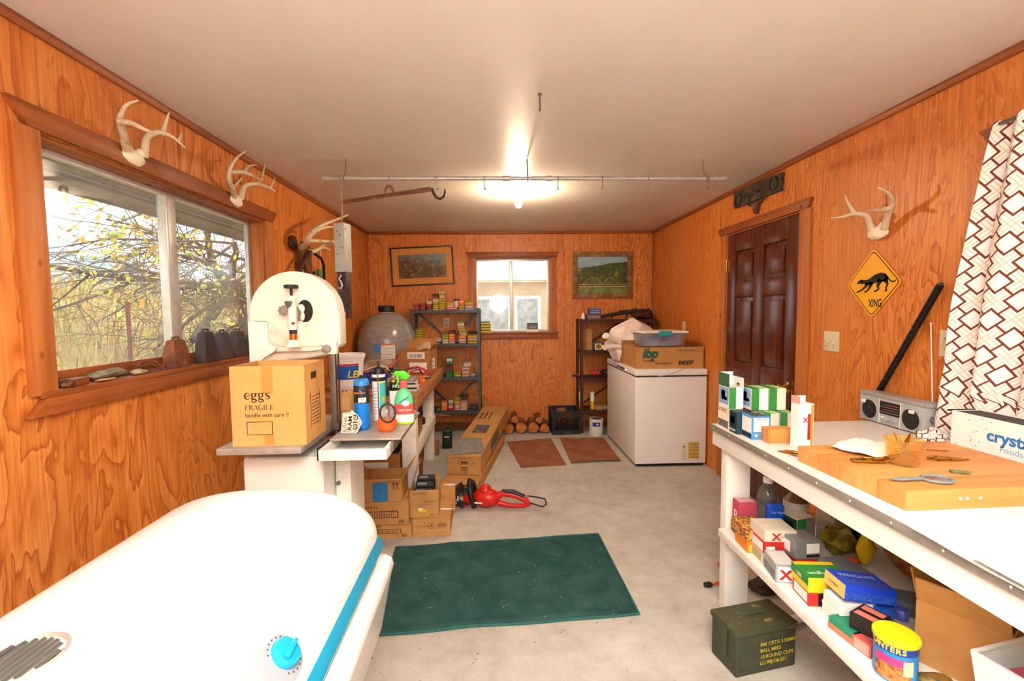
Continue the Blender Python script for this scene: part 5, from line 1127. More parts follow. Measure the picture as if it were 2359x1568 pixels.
turned('powder_jar', 'white jar with dark lid on the flat red box on the top steel shelf', 'jar', (1.085, 5.56, LEV[3]+.032), [('jar', M('#d8c4b4', .5), [(.034, 0), (.036, .003), (.036, .075), (.032, .08)]), ('lid', M('#3a3a48', .5), [(.037, .078), (.038, .08), (.038, .095), (0, .096)])])
carton('green_tin', 'flat green tin at the right end of the top steel shelf', 'tin', (1.32, 5.56, LEV[3]+.0006), (.07, .10, .022), 0, M('#4a7a5a', .5))
stacks(LEV[2], [(953, 971, [('blue', 6), ('yellow', 6), ('yellow', 6), ('yellow', 6), ('yellow', 5), ('yellow', 5)]), (973, 993, [('blue', 6)]), (994.5, 1013, [('blue', 5), ('white', 7)]), (1015, 1030, [('white', 8), ('yellow', 5), ('yellow', 5), ('olive', 9)]), (1031, 1045, [('pink', 8), ('ltorange', 7), ('orange', 7), ('dred', 8)]), (1054, 1071, [('pink', 6), ('white', 6), ('orange', 5), ('salmon', 6, 3), ('yellow', 7), ('tan', 6, -2), ('tan', 5, -3), ('white', 6, -4), ('olive', 6, -3)]), (1075, 1097, [('yellow', 7), ('pink', 7), ('yellow', 6)])], 'second steel shelf')
carton('cartridge_box', 'dark brown pouch box lying on the right-hand pile of the second steel shelf', 'pouch', (1.27, 5.56, LEV[2]+.104), (.11, .12, .04), .1, M('#4a2622', .7), bevel=.012)
stacks(LEV[1], [(1023, 1039, [('green', 15), ('dred', 15), ('teal', 14)]), (1041, 1058, [('yellow', 9)]), (1060, 1078, [('pink', 8), ('pink', 9), ('white', 7), ('white', 8, 4)]), (1079.5, 1092, [('grey', 6)])], 'third steel shelf')
turned('paper_cup', 'crumpled pale cup at the right end of the third steel shelf', 'cup', (1.325, 5.56, LEV[1]+.0006), [('cup', M('#c9a898', .7), [(.018, 0), (.02, .001), (.027, .062), (.025, .062), (.018, .004), (0, .004)])], 14)
stacks(LEV[0], [(998, 1009, [('olive', 5), ('dark', 6), ('olive', 6), ('brown', 6)]), (1010, 1025, [('ltorange', 20)]), (1026, 1039.5, [('red', 11), ('grey', 13)]), (1040.5, 1054, [('pink', 6), ('white', 6), ('ltorange', 6), ('yellow', 8)]), (1055.5, 1072, [('white', 6), ('salmon', 8), ('pink', 10), ('dark', 9)]), (1074, 1095, [('dark', 9)]), (1096.5, 1105, [('orange', 14)])], 'lowest steel shelf')
b = B(); b.tube([(0, 0, 0), (.28, 0, -.03)], [.006, .005], 8)
tag(b.obj('wooden_dowel', PINE, None, (.80, 4.66, SH+.02), smooth=60), 'thin wooden dowel poking out beyond the bench leg', 'dowel')
op = thing('power_outlet', 'ivory wall outlet seen through the steel shelf unit', 'outlet', (.94, D, 1.33)); IVP = M('#d8cba8', .4)
B().box(-.035, .035, -.006, 0, -.058, .058).obj('cover_plate', IVP, op, bevel=.002)
for z in (-.022, .022): B().box(-.014, .014, -.009, -.0062, z-.014, z+.014).obj('socket', M('#b8a888', .5), op, bevel=.002)
# ------------------------------------------------------------------ pictures
BLKF = M('#2a1a14', .35)
def picture(name, label, cx, cz, w, h, tilt, fw, fmat, paint, mat_w=0, matm=None):
    o = thing(name, label, 'picture', (cx, D, cz)); o.rotation_euler = (0, tilt, 0)
    for a in ((-w/2, w/2, h/2-fw, h/2), (-w/2, w/2, -h/2, -h/2+fw), (-w/2, -w/2+fw, -h/2+fw, h/2-fw), (w/2-fw, w/2, -h/2+fw, h/2-fw)): B().box(a[0], a[1], -.028, -.001, a[2], a[3]).obj('frame_rail', fmat, o, bevel=.003)
    if mat_w: B().box(-w/2+fw, w/2-fw, -.012, -.002, -h/2+fw, h/2-fw).obj('mat_board', matm, o, smooth=0)
    i = fw+mat_w; p = B().box(-w/2+i, w/2-i, -.014, -.0125, -h/2+i, h/2-i).obj('print', paint, o, smooth=0)
    return o, p, (w-2*i, h-2*i)
t = NT('woodland_painting'); v = t.coords((6, 1, 14)); n1 = t.noise(v, 2.2, 6, .7, .4); sp_ = t.n('ShaderNodeSeparateXYZ'); tc = t.n('ShaderNodeTexCoord'); t.l(tc.outputs['Object'], sp_.inputs[0])
c = t.ramp(n1, [(.3, '#2e2416'), (.5, '#5a4428'), (.62, '#8a6a3e'), (.72, '#c8b898')])
sky = t.math('MULTIPLY', t.math('ADD', sp_.outputs[2], t.math('MULTIPLY', sp_.outputs[0], .25)), 6.0, clamp=True)
P1 = t.set(.35, 0, .4, t.mix(sky, c, t.ramp(n1, [(.35, '#5a6a6c'), (.6, '#8a9490'), (.7, '#4a4a30')])))
picture('landscape_print', 'woodland print with orange mat in a dark frame hanging crooked', .662, 2.026, .762, .468, -.04, .016, BLKF, P1, .075, M('#d08a48', .8, 0, .05))
t = NT('hillside_painting'); v = t.coords((1, 1, 1)); n1 = t.noise(v, 9, 5, .7); tc = t.n('ShaderNodeTexCoord'); sp_ = t.n('ShaderNodeSeparateXYZ'); t.l(tc.outputs['Object'], sp_.inputs[0])
hh = t.math('ADD', sp_.outputs[2], t.math('ADD', t.math('MULTIPLY', n1, -.12), t.math('MULTIPLY', sp_.outputs[0], -.16)))
c = t.ramp(n1, [(.3, '#26321a'), (.55, '#4a5424'), (.7, '#8a8a3a')])
c = t.mix(t.math('GREATER_THAN', hh, .065), c, t.ramp(t.noise(v, 5, 3), [(.3, '#7aa0b8'), (.7, '#a8bcc4')]))
P2 = t.set(.4, 0, .4, t.mix(t.math('LESS_THAN', sp_.outputs[2], -.16), c, t.ramp(n1, [(.3, '#4a5a2a'), (.7, '#8a9a4a')])))
o, p, (w_, h_) = picture('bridge_painting', 'framed painting of a wooded hill with white arched bridge', 2.878, 1.90, .745, .575, 0, .062, worn('weathered_frame', '#7a5230', '#9a7048', 14, rough=.6), P2)
BRG = M('#b8a888', .6); b = B()
for x0_, x1_ in ((-.25, .0), (.0, .2)):
    N = 12; pts = [(x0_+(x1_-x0_)*i/N, -.0155, -.115+.085*math.sin(PI*i/N)) for i in range(N+1)]; b.tube(pts, .003, 4)
    for i in range(1, N): b.tube([pts[i], (pts[i][0], -.0155, -.115)], .0012, 4)
b.box(-.30, .30, -.0165, -.0145, -.119, -.112); b.obj('painted_bridge', BRG, o, smooth=0)
B().box(-.30, .30, -.0165, -.0145, -.15, -.135).obj('painted_shore', M('#c89a58', .6), o, smooth=0)
# ------------------------------------------------------------------ boxes on the small window sill
for k, (y_, g_) in enumerate(((YEL, DGR),)*4):
    stripe_box('cartridge_box', ['lowest', 'second', 'third', 'top'][k]+' yellow and green box of the pile on the small window sill', (1.415+(.0, -.005, .004, -.004)[k], D+.005, 1.2055+.0335*k), (.15-.006*k, .07, .033), .03*(k % 2), YEL, DGR, 'yellow boxes on the small window sill')
carton('cartridge_box', 'white box under the red and grey box on the small window sill', 'cartridge box', (2.005, D+.005, 1.2055), (.15, .07, .032), 0, PAPER)
carton('cartridge_box', 'grey box with red corner marks on the small window sill', 'cartridge box', (2.005, D+.005, 1.238), (.135, .065, .08), 0, M('#6a7078', .5), panels=[('f', .02, .18, .35, .7, RED), ('f', .8, .98, .05, .4, RED), ('f', .2, .78, .3, .42, M('#a8b0b4', .5)), ('f', .05, .95, .8, .95, M('#2a3848', .5))])
# ------------------------------------------------------------------ ceiling: pipe rack with hooks, scale, beam, bulb
GALV = M('#c8c6c0', .3, .35, .15, 60); rk = thing('pipe_rail', 'galvanised pipe rail hung from the ceiling with small hooks', 'rail', (1.76, 2.99, H)); ry, rz = 2.99, 2.302
b = B(); b.cyl((-1.26, 0, rz-H), (-.04, 0, rz-H), .0125, n=14).cyl((.02, 0, rz-H), (1.255, 0, rz-H), .0125, n=14).cyl((-.1, 0, rz-H), (.1, 0, rz-H), .0105, n=12); b.obj('pipe', GALV, rk)
for x in (-1.255, -.135, .135, 1.25): B().cyl((x-.024, 0, rz-H), (x+.024, 0, rz-H), .0165, n=14).obj('coupling', GALV, rk)
for x in (-1.15, .0, 1.145):
    b = B(); b.tube([(x, .05, -.002), (x, .045, -.06), (x, .02, rz-H+.02), (x, .0, rz-H+.018), (x, -.018, rz-H), (x, 0, rz-H-.018), (x, .018, rz-H)], .004, 8); b.obj('hanger', M('#b89a5a', .3, .8), rk)
for k, x in enumerate((-1.175, -.87, -.575, -.275, .19, .475, .77, 1.16)):
    b = B(); b.tube([(x, .0, rz-H+.014), (x, -.0145, rz-H), (x, -.012, rz-H-.03), (x, 0, rz-H-.06), (x+.004, .016, rz-H-.068), (x+.006, .026, rz-H-.055)], .0032, 6); b.obj('meat_hook', STEEL, rk)
hk = thing('ceiling_hook', 'single steel screw hook in the ceiling in front of the pipe rail', 'hook', (1.756, 2.15, H))
B().lathe([(.0, 0), (.010, 0), (.010, -.006), (0, -.006)][::-1], 12).obj('collar', STEEL, hk)
b = B(); b.tube([(0, 0, 0), (0, 0, -.03), (0, -.006, -.04), (0, -.016, -.052), (0, -.012, -.068), (0, .004, -.072), (0, .012, -.06)], .004, 8); b.obj('hook', STEEL, hk)
OLDI = worn('rusty_beam_iron', '#7a4a3a', '#9a6a5a', 22, .4, .65, .7, .3)
bs = thing('gambrel_beam', 'rusty iron weighing beam with big hook hanging from the pipe rail', 'weighing beam', (.89, 2.99, 2.235))
b = B(); b.tube([(-.285, 0, -.08), (0, 0, -.035), (.26, 0, .0)], [.022, .02, .026], 4, flat=.6); b.obj('beam', OLDI, bs, smooth=0)
b = B(); b.tube([(.265, 0, .005), (.275, 0, -.025), (.29, 0, -.05), (.315, 0, -.06), (.34, 0, -.045), (.348, 0, -.015), (.344, 0, .0)], [.009, .009, .009, .008, .008, .006, .003], 8); b.obj('end_hook', M('#4a3428', .6, .4), bs)
b = B(); b.tube([(-.022, 0, -.04), (-.022, 0, .0), (-.01, 0, .02), (.01, 0, .02), (.022, 0, .0), (.022, 0, -.04)], .008, 8); b.obj('shackle', OLDI, bs)
# scale
sc_ = thing('hanging_scale', 'grey metal spring scale hanging on a chain from the pipe rail', 'scale', (.585, 2.985, 1.72))
b = B(); b.box(-.026, .044, -.04, .04, .0, .30); b.obj('scale_case', worn('chipped_grey_paint', '#a8a89e', '#6a4a3c', 22, .60, .68, .5), sc_, bevel=.003); sc_.rotation_euler = (0, 0, -.25)
for z in (.25, .11): B().cyl((-.005, -.0405, z), (-.005, -.0425, z), .004, n=8).obj('screw', DARK, sc_)
b = B()
for k in range(5):
    z = .335+.035*k; b.tube([(.009+(.006*math.cos(a) if k % 2 else 0), (0 if k % 2 else .006*math.cos(a)), z+.022*math.sin(a)) for a in [2*PI*i/10 for i in range(10)]], .0025, 5, closed=True)
b.obj('chain', M('#c8b080', .35, .7), sc_); b = B(); b.tube([(-.006, 0, .30), (.009, 0, .325), (.024, 0, .30)], .006, 6); b.obj('bail', STEEL, sc_)
b = B(); b.tube([(.009, 0, .50), (.006, 0, .54), (0, 0, .58), (.003, -.01, .60)], .003, 6); b.obj('rail_hook', STEEL, sc_)
b = B(); b.box(-.02, .04, -.03, .03, -.29, -.001); b.obj('scale_lower', worn('dark_scale_tube', '#2e1c16', '#5a3a30', 18, .45, .65, .45), sc_, bevel=.004)
b = B(); b.tube([(.012, -.035, -.02), (.0, -.04, -.045), (.014, -.042, -.06), (.022, -.042, -.085), (.012, -.042, -.105), (-.006, -.042, -.098)], .006, 8); b.obj('scale_hook', GALV, sc_)
lt = thing('ceiling_bulb', 'bare glowing light bulb in a porcelain socket on the ceiling', 'light', (1.742, 3.80, H))
B().lathe([(.0, -.03), (.024, -.03), (.03, -.012), (.06, -.006), (.062, 0), (0, 0)], 24).obj('socket', PAPER, lt)
B().lathe([(0, -.145), (.012, -.143), (.026, -.132), (.031, -.112), (.028, -.092), (.018, -.066), (.014, -.05), (.013, -.031), (0, -.031)], 24).obj('bulb', glow('lit_bulb', '#ffe4c0', 330.0), lt)
# ------------------------------------------------------------------ chest freezer
fz = thing('chest_freezer', 'white chest freezer with cream vent grille against the right wall', 'freezer', (3.16, 4.735, 0)); FW = M('#ece6e0', .35, 0, .03, 4)
fx, fy = .335, .535
B().box(-fx, fx, -fy, fy, .03, .845).obj('cabinet', FW, fz, bevel=.008)
B().box(-fx+.02, fx-.02, -fy+.02, fy-.02, .006, .03).obj('plinth', BLACK, fz)
for sx in (-1, 1):
    for sy in (-1, 1): B().cyl((sx*.28, sy*.48, 0), (sx*.28, sy*.48, .006), .02, n=10).obj('foot', DARK, fz)
B().box(-fx+.008, fx-.008, -fy+.008, fy-.008, .846, .858).obj('lid_gasket', DARK, fz)
lid = B().box(-fx-.006, fx+.003, -fy-.008, fy, .859, .915).obj('lid', FW, fz, bevel=.01, seg=3)
B().box(-fx-.0085, -fx-.0062, -.24, .08, .872, .892).obj('name_strip', STEEL, lid); B().cyl((-fx-.006, -.26, .882), (-fx-.022, -.26, .882), .014, n=14).obj('lock', PAPER, lid)
CRM = M('#e0c068', .5, 0, .08); vg = B().box(.165, .27, -fy-.006, -fy-.0005, .07, .235).obj('vent_grille', CRM, fz, bevel=.002)
for k in range(11): B().box(.172, .263, -fy-.0075, -fy-.0062, .082+.0135*k, .087+.0135*k).obj('slot', M('#8a6a28', .7, 0, 0), vg, smooth=0)
cpn = B().box(.105, .145, -fy-.005, -fy-.0005, .065, .225).obj('thermostat_plate', M('#ddd3b0', .5), fz, bevel=.002); B().cyl((.125, -fy-.005, .19), (.125, -fy-.009, .19), .007, n=10).obj('dial', DARK, cpn)
b = B(); b.tube([(.12, -fy-.012, .925), (.06, -fy-.014, .90), (-.02, -fy-.013, .868), (-.10, -fy-.012, .858), (-.13, -fy-.012, .857)], .004, 6); b.obj('power_cord', M('#b8b2aa', .5), fz, smooth=60)
bx_ = open_box('beef_box', 'brown ibp BEEF carton on the chest freezer', 'cardboard box', (3.18, 4.50, .9155), (.64, .42, .20), 0, cardboard('kraft_meat_box', '#b98048', '#c08a52'), .005)
bx_.location = (3.172, 4.48, .9155); S_ = (.64, .42, .20); GRN = M('#2f5a4c', .6, 0, 0)
ftext(bx_, S_, 'f', .09, .52, 'ibp', .12, GRN, bold=.05, shear=.25); ftext(bx_, S_, 'f', .09, .32, 'Trusted', .030, M('#4a2e1c', .7, 0, 0), shear=.2, bold=.015, width=1.2); ftext(bx_, S_, 'f', .28, .20, 'Excellence', .030, M('#4a2e1c', .7, 0, 0), shear=.2, bold=.015, width=1.2)
ftext(bx_, S_, 'f', .62, .17, 'BEEF', .052, M('#332418', .7, 0, 0), bold=.03, shear=.15, width=1.35); ftext(bx_, S_, 'f', .59, .80, 'Tyson Fresh Meats, Inc.', .021, GRN, shear=.1, width=1.1)
ob2 = open_box('brown_carton', 'plain open carton behind the beef box on the freezer', 'cardboard box', (3.02, 4.90, .9155), (.34, .36, .24), 0, CARD2, .005)
# plastic tote on the beef box
CLR = glassy('frosted_tote', '#e0e0e6', .8, .3, .42, '#b8b4c0'); tt = thing('storage_tote', 'clear plastic tote with white lid and teal latch on the beef box', 'tote', (3.13, 4.47, 1.117)); 
def taper(b, w0, d0, w1, d1, z0, z1, open_top=True):
    A = [b.bm.verts.new(p) for p in ((-w0, -d0, z0), (w0, -d0, z0), (w0, d0, z0), (-w0, d0, z0))]; C = [b.bm.verts.new(p) for p in ((-w1, -d1, z1), (w1, -d1, z1), (w1, d1, z1), (-w1, d1, z1))]
    for i in range(4): b._f([A[i], A[(i+1) % 4], C[(i+1) % 4], C[i]])
    b._f(A[::-1]); 
    if not open_top: b._f(C)
    return b
taper(B(), .185, .145, .205, .165, 0, .125).obj('tub', CLR, tt, bevel=.01, seg=3)
B().box(-.225, .225, -.185, .185, .126, .146).obj('lid', M('#ece2da', .4), tt, bevel=.009, seg=3)
B().box(-.06, .06, -.193, -.1855, .10, .148).obj('latch', M('#1f9aa0', .4), tt, bevel=.003)
carton('packed_item', 'white bundle inside the plastic tote', 'bundle', (3.13, 4.44, 1.121), (.28, .18, .045), 0, PAPER); carton('packed_item', 'blue printed packet inside the plastic tote', 'packet', (3.09, 4.46, 1.1665), (.2, .2, .05), .1, worn('blue_red_print', '#5a6ab0', '#c07080', 30, .5, .6))
# white plastic sacks behind tote
SACK = M('#f0dcd0', .45, 0, .06, 8); b = B()
def sackf(u, v):
    a = 2*PI*u; n = mnoise.noise(Vector((math.cos(a)*1.6, math.sin(a)*1.6, v*3.2)))+.5*mnoise.noise(Vector((math.cos(a)*4, math.sin(a)*4, v*6)))
    r = (.75+.35*math.sin(PI*min(1, v*1.1)))*(1-v**5*.93)*(1+.28*n); return (.24*r*math.cos(a)-.02, .15*r*math.sin(a), .45*v**.9*(1+.22*n*(1-v)))
b.grid(sackf, 48, 20, wrap=True)
sk_ = tag(b.obj('plastic_sack', SACK, None, (3.02, 4.90, .93), smooth=80), 'crumpled white plastic sack stuffed in the carton behind the tote', 'plastic sack')
for (pp, rr) in (([(-.16, -.08, .20), (-.26, -.10, .235), (-.33, -.12, .27)], [.05, .045, .06]), ([(-.16, -.08, .15), (-.26, -.11, .16), (-.35, -.13, .15)], [.045, .04, .05]), ([(.18, -.02, .18), (.27, -.06, .23), (.31, -.09, .25)], [.05, .03, .006])):
    b = B(); b.tube(pp, rr, 12, flat=.6); b.jitter(.012, 6, 18); b.obj('sack_corner', SACK, sk_, smooth=80)
carton('bundle_of_hooks', 'small metal hooks lying in the beef box behind the tote', 'hooks', (3.42, 4.40, 1.06), (.10, .06, .06), .2, M('#6a5444', .5, .5)); bpy.data.objects['bundle_of_hooks'].location.z = .922; bpy.data.objects['bundle_of_hooks'].scale = (1, 1, 3.2)
# ------------------------------------------------------------------ brown steel shelf behind the freezer
BS = M('#4a2418', .5, .2, .15, 20); bsf = thing('brown_steel_shelf', 'dark brown steel shelf unit behind the chest freezer', 'shelf', (3.0, 5.58, 0)); hx, hy = 3.0, 5.58
BL = [.275, .665, .985, 1.355]; X0_, X1_, Y0_, Y1_ = 2.545, 3.46, 5.43, 5.735
for (x, sx) in ((X0_, 1), (X1_, -1)):
    for (y, sy) in ((Y0_, 1), (Y1_, -1)): angle_post(x-hx, y-hy, sx, sy, BL[-1]+.01, bsf, BS)
for z in BL:
    b = B(); b.box(X0_+.004-hx, X1_-.004-hx, Y0_+.004-hy, Y1_-.004-hy, z-.004, z); b.box(X0_+.004-hx, X1_-.004-hx, Y0_+.0035-hy, Y0_+.006-hy, z-.04, z); b.obj('shelf_board', BS, bsf, smooth=0)
for za, zb in ((1.33, 1.0), (.64, .30)):
    d = Vector((.5, 0, zb-za)); B().cbox((2.62+.25-hx, Y1_-.01-hy, (za+zb)/2), (d.length, .003, .022), (0, math.atan2(za-zb, .5)*-1 if False else math.atan2(-(za-zb), .5), 0)).obj('brace', BS, bsf, smooth=0)
# items on it
carton('cartridge_box', 'blue box on top of the brown shelf beside the grey box', 'box', (2.735, 5.56, 1.356+.065), (.14, .1, .065), 0, M('#3a4a98', .5), panels=[('f', .1, .9, .2, .4, M('#9aa0c0', .5)), ('f', .1, .9, .6, .75, M('#9aa0c0', .5))])
carton('cartridge_box', 'grey and brown box under the blue box on the brown shelf', 'box', (2.72, 5.56, 1.356), (.16, .11, .064), 0, M('#6a5a50', .6), panels=[('f', .05, .95, .4, .6, M('#a89a8c', .6))])
turned('white_bottle', 'small white bottle at the left end of the brown shelf top', 'bottle', (2.60, 5.56, 1.356), [('bottle', PAPER, [(.02, 0), (.022, .003), (.022, .05), (.01, .065), (.01, .08), (0, .08)])], 16)
b = B(); b.tube([(-.22, 0, .03), (-.05, 0, .06), (.12, 0, .08), (.22, 0, .10)], [.018, .022, .02, .03], 8); b.tube([(-.05, 0, .06), (-.08, 0, .01)], .012, 8); b.tube([(.12, .0, .08), (.10, 0, .01)], .012, 8); b.tube([(0, 0, .085), (.13, 0, .105)], .010, 8); b.ball((.22, 0, .10), .03, 10)
tag(b.obj('old_drill', DARK, None, (3.02, 5.56, 1.356), smooth=60), 'dark old hand tool lying on top of the brown shelf', 'tool')
b = B(); b.ball((0, 0, .05), 1, 14, (.14, .1, .06)); b.jitter(.03, 8, 16); 
for v in b.bm.verts: v.co.z = max(.001, v.co.z)
tag(b.obj('dark_bundle', worn('dark_brown_leather', '#3a1e18', '#5a3024', 14, rough=.8), None, (3.32, 5.56, 1.356), smooth=60), 'dark brown leather bundle at the right end of the brown shelf top', 'bundle')
carton('cardboard_piece', 'upright piece of cardboard on the second brown shelf', 'cardboard', (2.66, 5.60, .986), (.09, .08, .26), .1, CARD)
fl = thing('work_light', 'square work light with yellow face on the second brown shelf', 'light', (2.77, 5.50, .986))
B().box(-.055, .055, -.03, .03, 0, .095).obj('light_body', M('#1f3a9a', .5), fl, bevel=.006); B().box(-.045, .035, -.034, -.0305, .01, .085).obj('face_plate', M('#e8d87a', .5), fl); b = B(); b.tube([(-.005+.022*math.cos(2*PI*i/14), -.036, .048+.022*math.sin(2*PI*i/14)) for i in range(14)], .005, 6, closed=True); b.ball((-.005, -.034, .048), .009, 8); b.obj('lens_ring', INKB, fl)
bt = thing('blue_bottle', 'blue bottle lying on its side beside the work light', 'bottle', (2.90, 5.52, .986)); B().lathe([(.012, -.07), (.014, -.05), (.03, -.035), (.033, -.02), (.033, .12), (.028, .128), (0, .128)], 18, Matrix.Translation((0, 0, .034)) @ Matrix.Rotation(PI/2, 4, 'Y')).obj('bottle_body', M('#2a6ab8', .35), bt); B().lathe([(0, -.10), (.016, -.10), (.016, -.0705), (0, -.0705)], 14, Matrix.Translation((0, 0, .034)) @ Matrix.Rotation(PI/2, 4, 'Y')).obj('cap', M('#c8c0a0', .5), bt)
b = B(); b.box(-.26, .26, -.008, .008, .012, .024); b.tube([(-.26, 0, .02), (-.19, 0, .02)], .014, 8); b.tube([(.02, 0, .012), (.02, 0, .05)], .02, 8); cl_ = b.obj('bar', DARK, None); cp = thing('bar_clamp', 'bar clamp with red pads on the third brown shelf', 'clamp', (2.72, 5.50, .666)); cl_.parent = cp
B().box(-.20, -.14, -.012, .012, .01, .045).obj('pad', M('#8a2a1c', .5), cp, bevel=.003); B().box(-.02, .07, -.018, .018, .03, .065).obj('pad', M('#d8301c', .5), cp, bevel=.003)
b = B(); b.ball((0, 0, .04), 1, 12, (.13, .08, .045)); b.jitter(.025, 2, 22)
for v in b.bm.verts: v.co.z = max(.001, v.co.z)
tag(b.obj('metal_parts', worn('oily_parts', '#3a2c28', '#5c4a44', 25, rough=.5, metal=.4), None, (2.95, 5.60, .666), smooth=40), 'heap of oily metal parts on the third brown shelf', 'parts')
for k, x in enumerate((2.575, 2.70)):
    turned('caulk_tube', ('left', 'right')[k]+' white and yellow caulk tube on the lowest brown shelf', 'caulk tube', (x, 5.50 if k else 5.56, .2755), [('tube_white', PAPER, [(.026, .10), (.026, .20), (.02, .205), (.006, .21), (0, .21)]), ('tube_yellow', M('#e0b41c', .5), [(.025, 0), (.0262, .002), (.0262, .10), (.02, .10)])], 16)
b = B(); b.box(-.09, .09, -.07, .07, 0, .05); tag(b.obj('paper_bag', M('#b08a5c', .8, 0, .2), None, (2.80, 5.50, .2755), .3, bevel=.015), 'flattened brown paper bag on the lowest brown shelf', 'paper bag')
b = B(); b.ball((0, 0, .05), 1, 12, (.14, .08, .055)); b.jitter(.03, 12, 18)
for v in b.bm.verts: v.co.z = max(.001, v.co.z)
tag(b.obj('oily_rag', DARK, None, (3.02, 5.60, .2755), smooth=60), 'dark oily rag on the lowest brown shelf', 'rag')
# paint can
pc = thing('paint_can', 'white paint can with blue label on the floor beside the freezer', 'paint can', (2.715, 5.36, 0)); 
B().lathe([(.0, 0), (.078, 0), (.08, .003), (.08, .19), (.083, .192), (.083, .198), (.076, .199), (.07, .192), (0, .192)], 30).obj('can', worn('dripped_white', '#e6e0d6', '#8a8478', 12, .66, .72, .4), pc); B().lathe([(0, .193), (.06, .193), (.064, .197), (0, .198)], 24).obj('lid', M('#6a5040', .6), pc)
wrap(.0808, -2.3, -1.2, .115, .165, M('#2a2f8a', .5), pc, 'blue_label', 10); wrap(.0812, -1.7, -1.45, .13, .15, WHITE, pc, 'label_mark')
b = B(); b.tube([(.083*math.cos(a), -.05*math.sin(a)-.0, .19+.035*abs(math.sin(a))) for a in [PI*i/10 for i in range(11)]], .003, 6); b.obj('bail_handle', STEEL, pc)
sw2 = thing('light_switch', 'ivory switch plate on the right wall behind the freezer', 'switch', (W, 4.78, 1.28)); B().box(-.006, 0, -.036, .036, -.06, .06).obj('cover_plate', IVP, sw2, bevel=.002); B().box(-.016, -.0062, -.005, .005, -.008, .012).obj('toggle', IVP, sw2, bevel=.001)
# ================================================================== RIGHT SIDE: WHITE BENCH
WB = worn('white_bench_paint', '#f0ece2', '#d8cbb8', 7, .62, .85, .4)
rb = thing('white_workbench', 'long white painted workbench with metal edge strip on the right', 'workbench', (3.05, 1.0, 0)); rx, ry_ = 3.05, 1.0
YN, YF, BX = -.35, 2.235, 2.60
B().box(BX+.003-rx, 3.508-rx, YN-ry_, YF-ry_, .876, .90).obj('bench_top', WB, rb, bevel=.002)
es = B().box(BX-.002-rx, BX+.0025-rx, YN-ry_, YF-ry_, .874, .9025).obj('edge_strip', M('#a39b90', .4, .35, .1, 30), rb, bevel=.001)
for k in range(18): B().ball((BX-.002-rx, 2.19-.145*k-ry_, .888), .0035, 8, (.4, 1, 1)).obj('screw', PAPER, es)
B().box(BX+.012-rx, BX+.032-rx, YN-ry_, YF-.006-ry_, .80, .8755).obj('front_apron', WB, rb, bevel=.002)
B().box(BX+.033-rx, 3.50-rx, YF-.026-ry_, YF-.006-ry_, .80, .8755).obj('end_apron', WB, rb, bevel=.002)
for xx in (2.634, 3.38):
    for yy in (2.125, .35): B().box(xx-rx, xx+.115-rx, yy-ry_, yy+.055-ry_, .0, .7995 if xx < 3 else .875).obj('leg', WB, rb, bevel=.003)
B().box(BX-.005-rx, 3.47-rx, YN-ry_, 2.122-ry_, .385, .42).obj('lower_shelf', WB, rb, bevel=.003)
Zt, Zs = .9005, .4205
BLUEB = M('#4a90d0', .45); SKY = M('#8fb4e0', .45, 0, .2, 30); GRN2 = M('#2f8a3a', .5); LIM = M('#7ad83a', .5); NAVY = M('#1e2a3c', .5, 0, .3, 40); CREAM = M('#efe2cc', .5)
def shell(label, base, size, rot=0, body=WHITE, panels=(), words=(), g='shotgun shell boxes on the bench'): return carton('shell_box', label, 'cartridge box', base, size, rot, body, g, panels=panels, words=words)
GRNW = [('f', .0, .46, 0, 1, GRN2, 'green_end'), ('t', .0, .46, 0, 1, GRN2, 'green_top'), ('t', .55, .8, 0, 1, LIM, 'lime_top')]
shell('white ESTATE shell box at the far corner of the bench front edge', (2.656, 2.147, Zt), (.065, .106, .10), 0, CREAM, [('l', .05, .95, .05, .40, M('#8a8478', .6, 0, .5, 80), 'hunting_print')], [('l', .06, .78, 'ESTATE', .023, RED)])
shell('dark blue Remington shell box between the ESTATE box and the Game Load box', (2.656, 2.057, Zt), (.065, .068, .10), 0, M('#1f3f4a', .5), [('l', .06, .94, .25, .95, NAVY, 'bird_print'), ('l', .2, .7, .45, .75, M('#8a94a8', .5, 0, .3, 60), 'bird_wing')], [('l', .08, .12, 'Remington', .012, WHITE)])
o = shell('light blue Game Load shell box nearest in the row', (2.684, 1.978, Zt), (.082, .082, .10), 0, BLUEB, [('l', .08, .98, .28, .92, PAPER, 'white_panel'), ('l', .05, .98, .05, .24, INKB, 'black_panel'), ('f', .10, .92, .34, .93, PAPER, 'white_panel'), ('t', .1, .9, .1, .9, M('#4a4a50', .5), 'top_print')], [('f', .2, .84, 'GAME LOAD', .009, INKB)])
b = B(); p = fpos((.082, .082, .10), 'f', .25, .17, .0004); b.prism([(p[0]-.008, p[1], p[2]), (p[0], p[1], p[2]-.008), (p[0]+.008, p[1], p[2]), (p[0], p[1], p[2]+.008)], (0, -.0006, 0)); b.obj('diamond_print', WHITE, o, smooth=0)
shell('green and white shell box in the lower row, left one behind the tan box', (2.768, 2.052, Zt), (.072, .10, .098), 0, CREAM, GRNW); shell('green and white shell box in the lower row, right one behind the tan box', (2.845, 2.052, Zt), (.072, .10, .098), 0, CREAM, GRNW)
BIRD = [('l', .05, .95, .16, .95, SKY, 'sky_print'), ('l', .25, .62, .48, .8, M('#c8b0a8', .5), 'bird_body'), ('l', .3, .8, .36, .52, M('#3a3440', .5), 'bird_wing')]
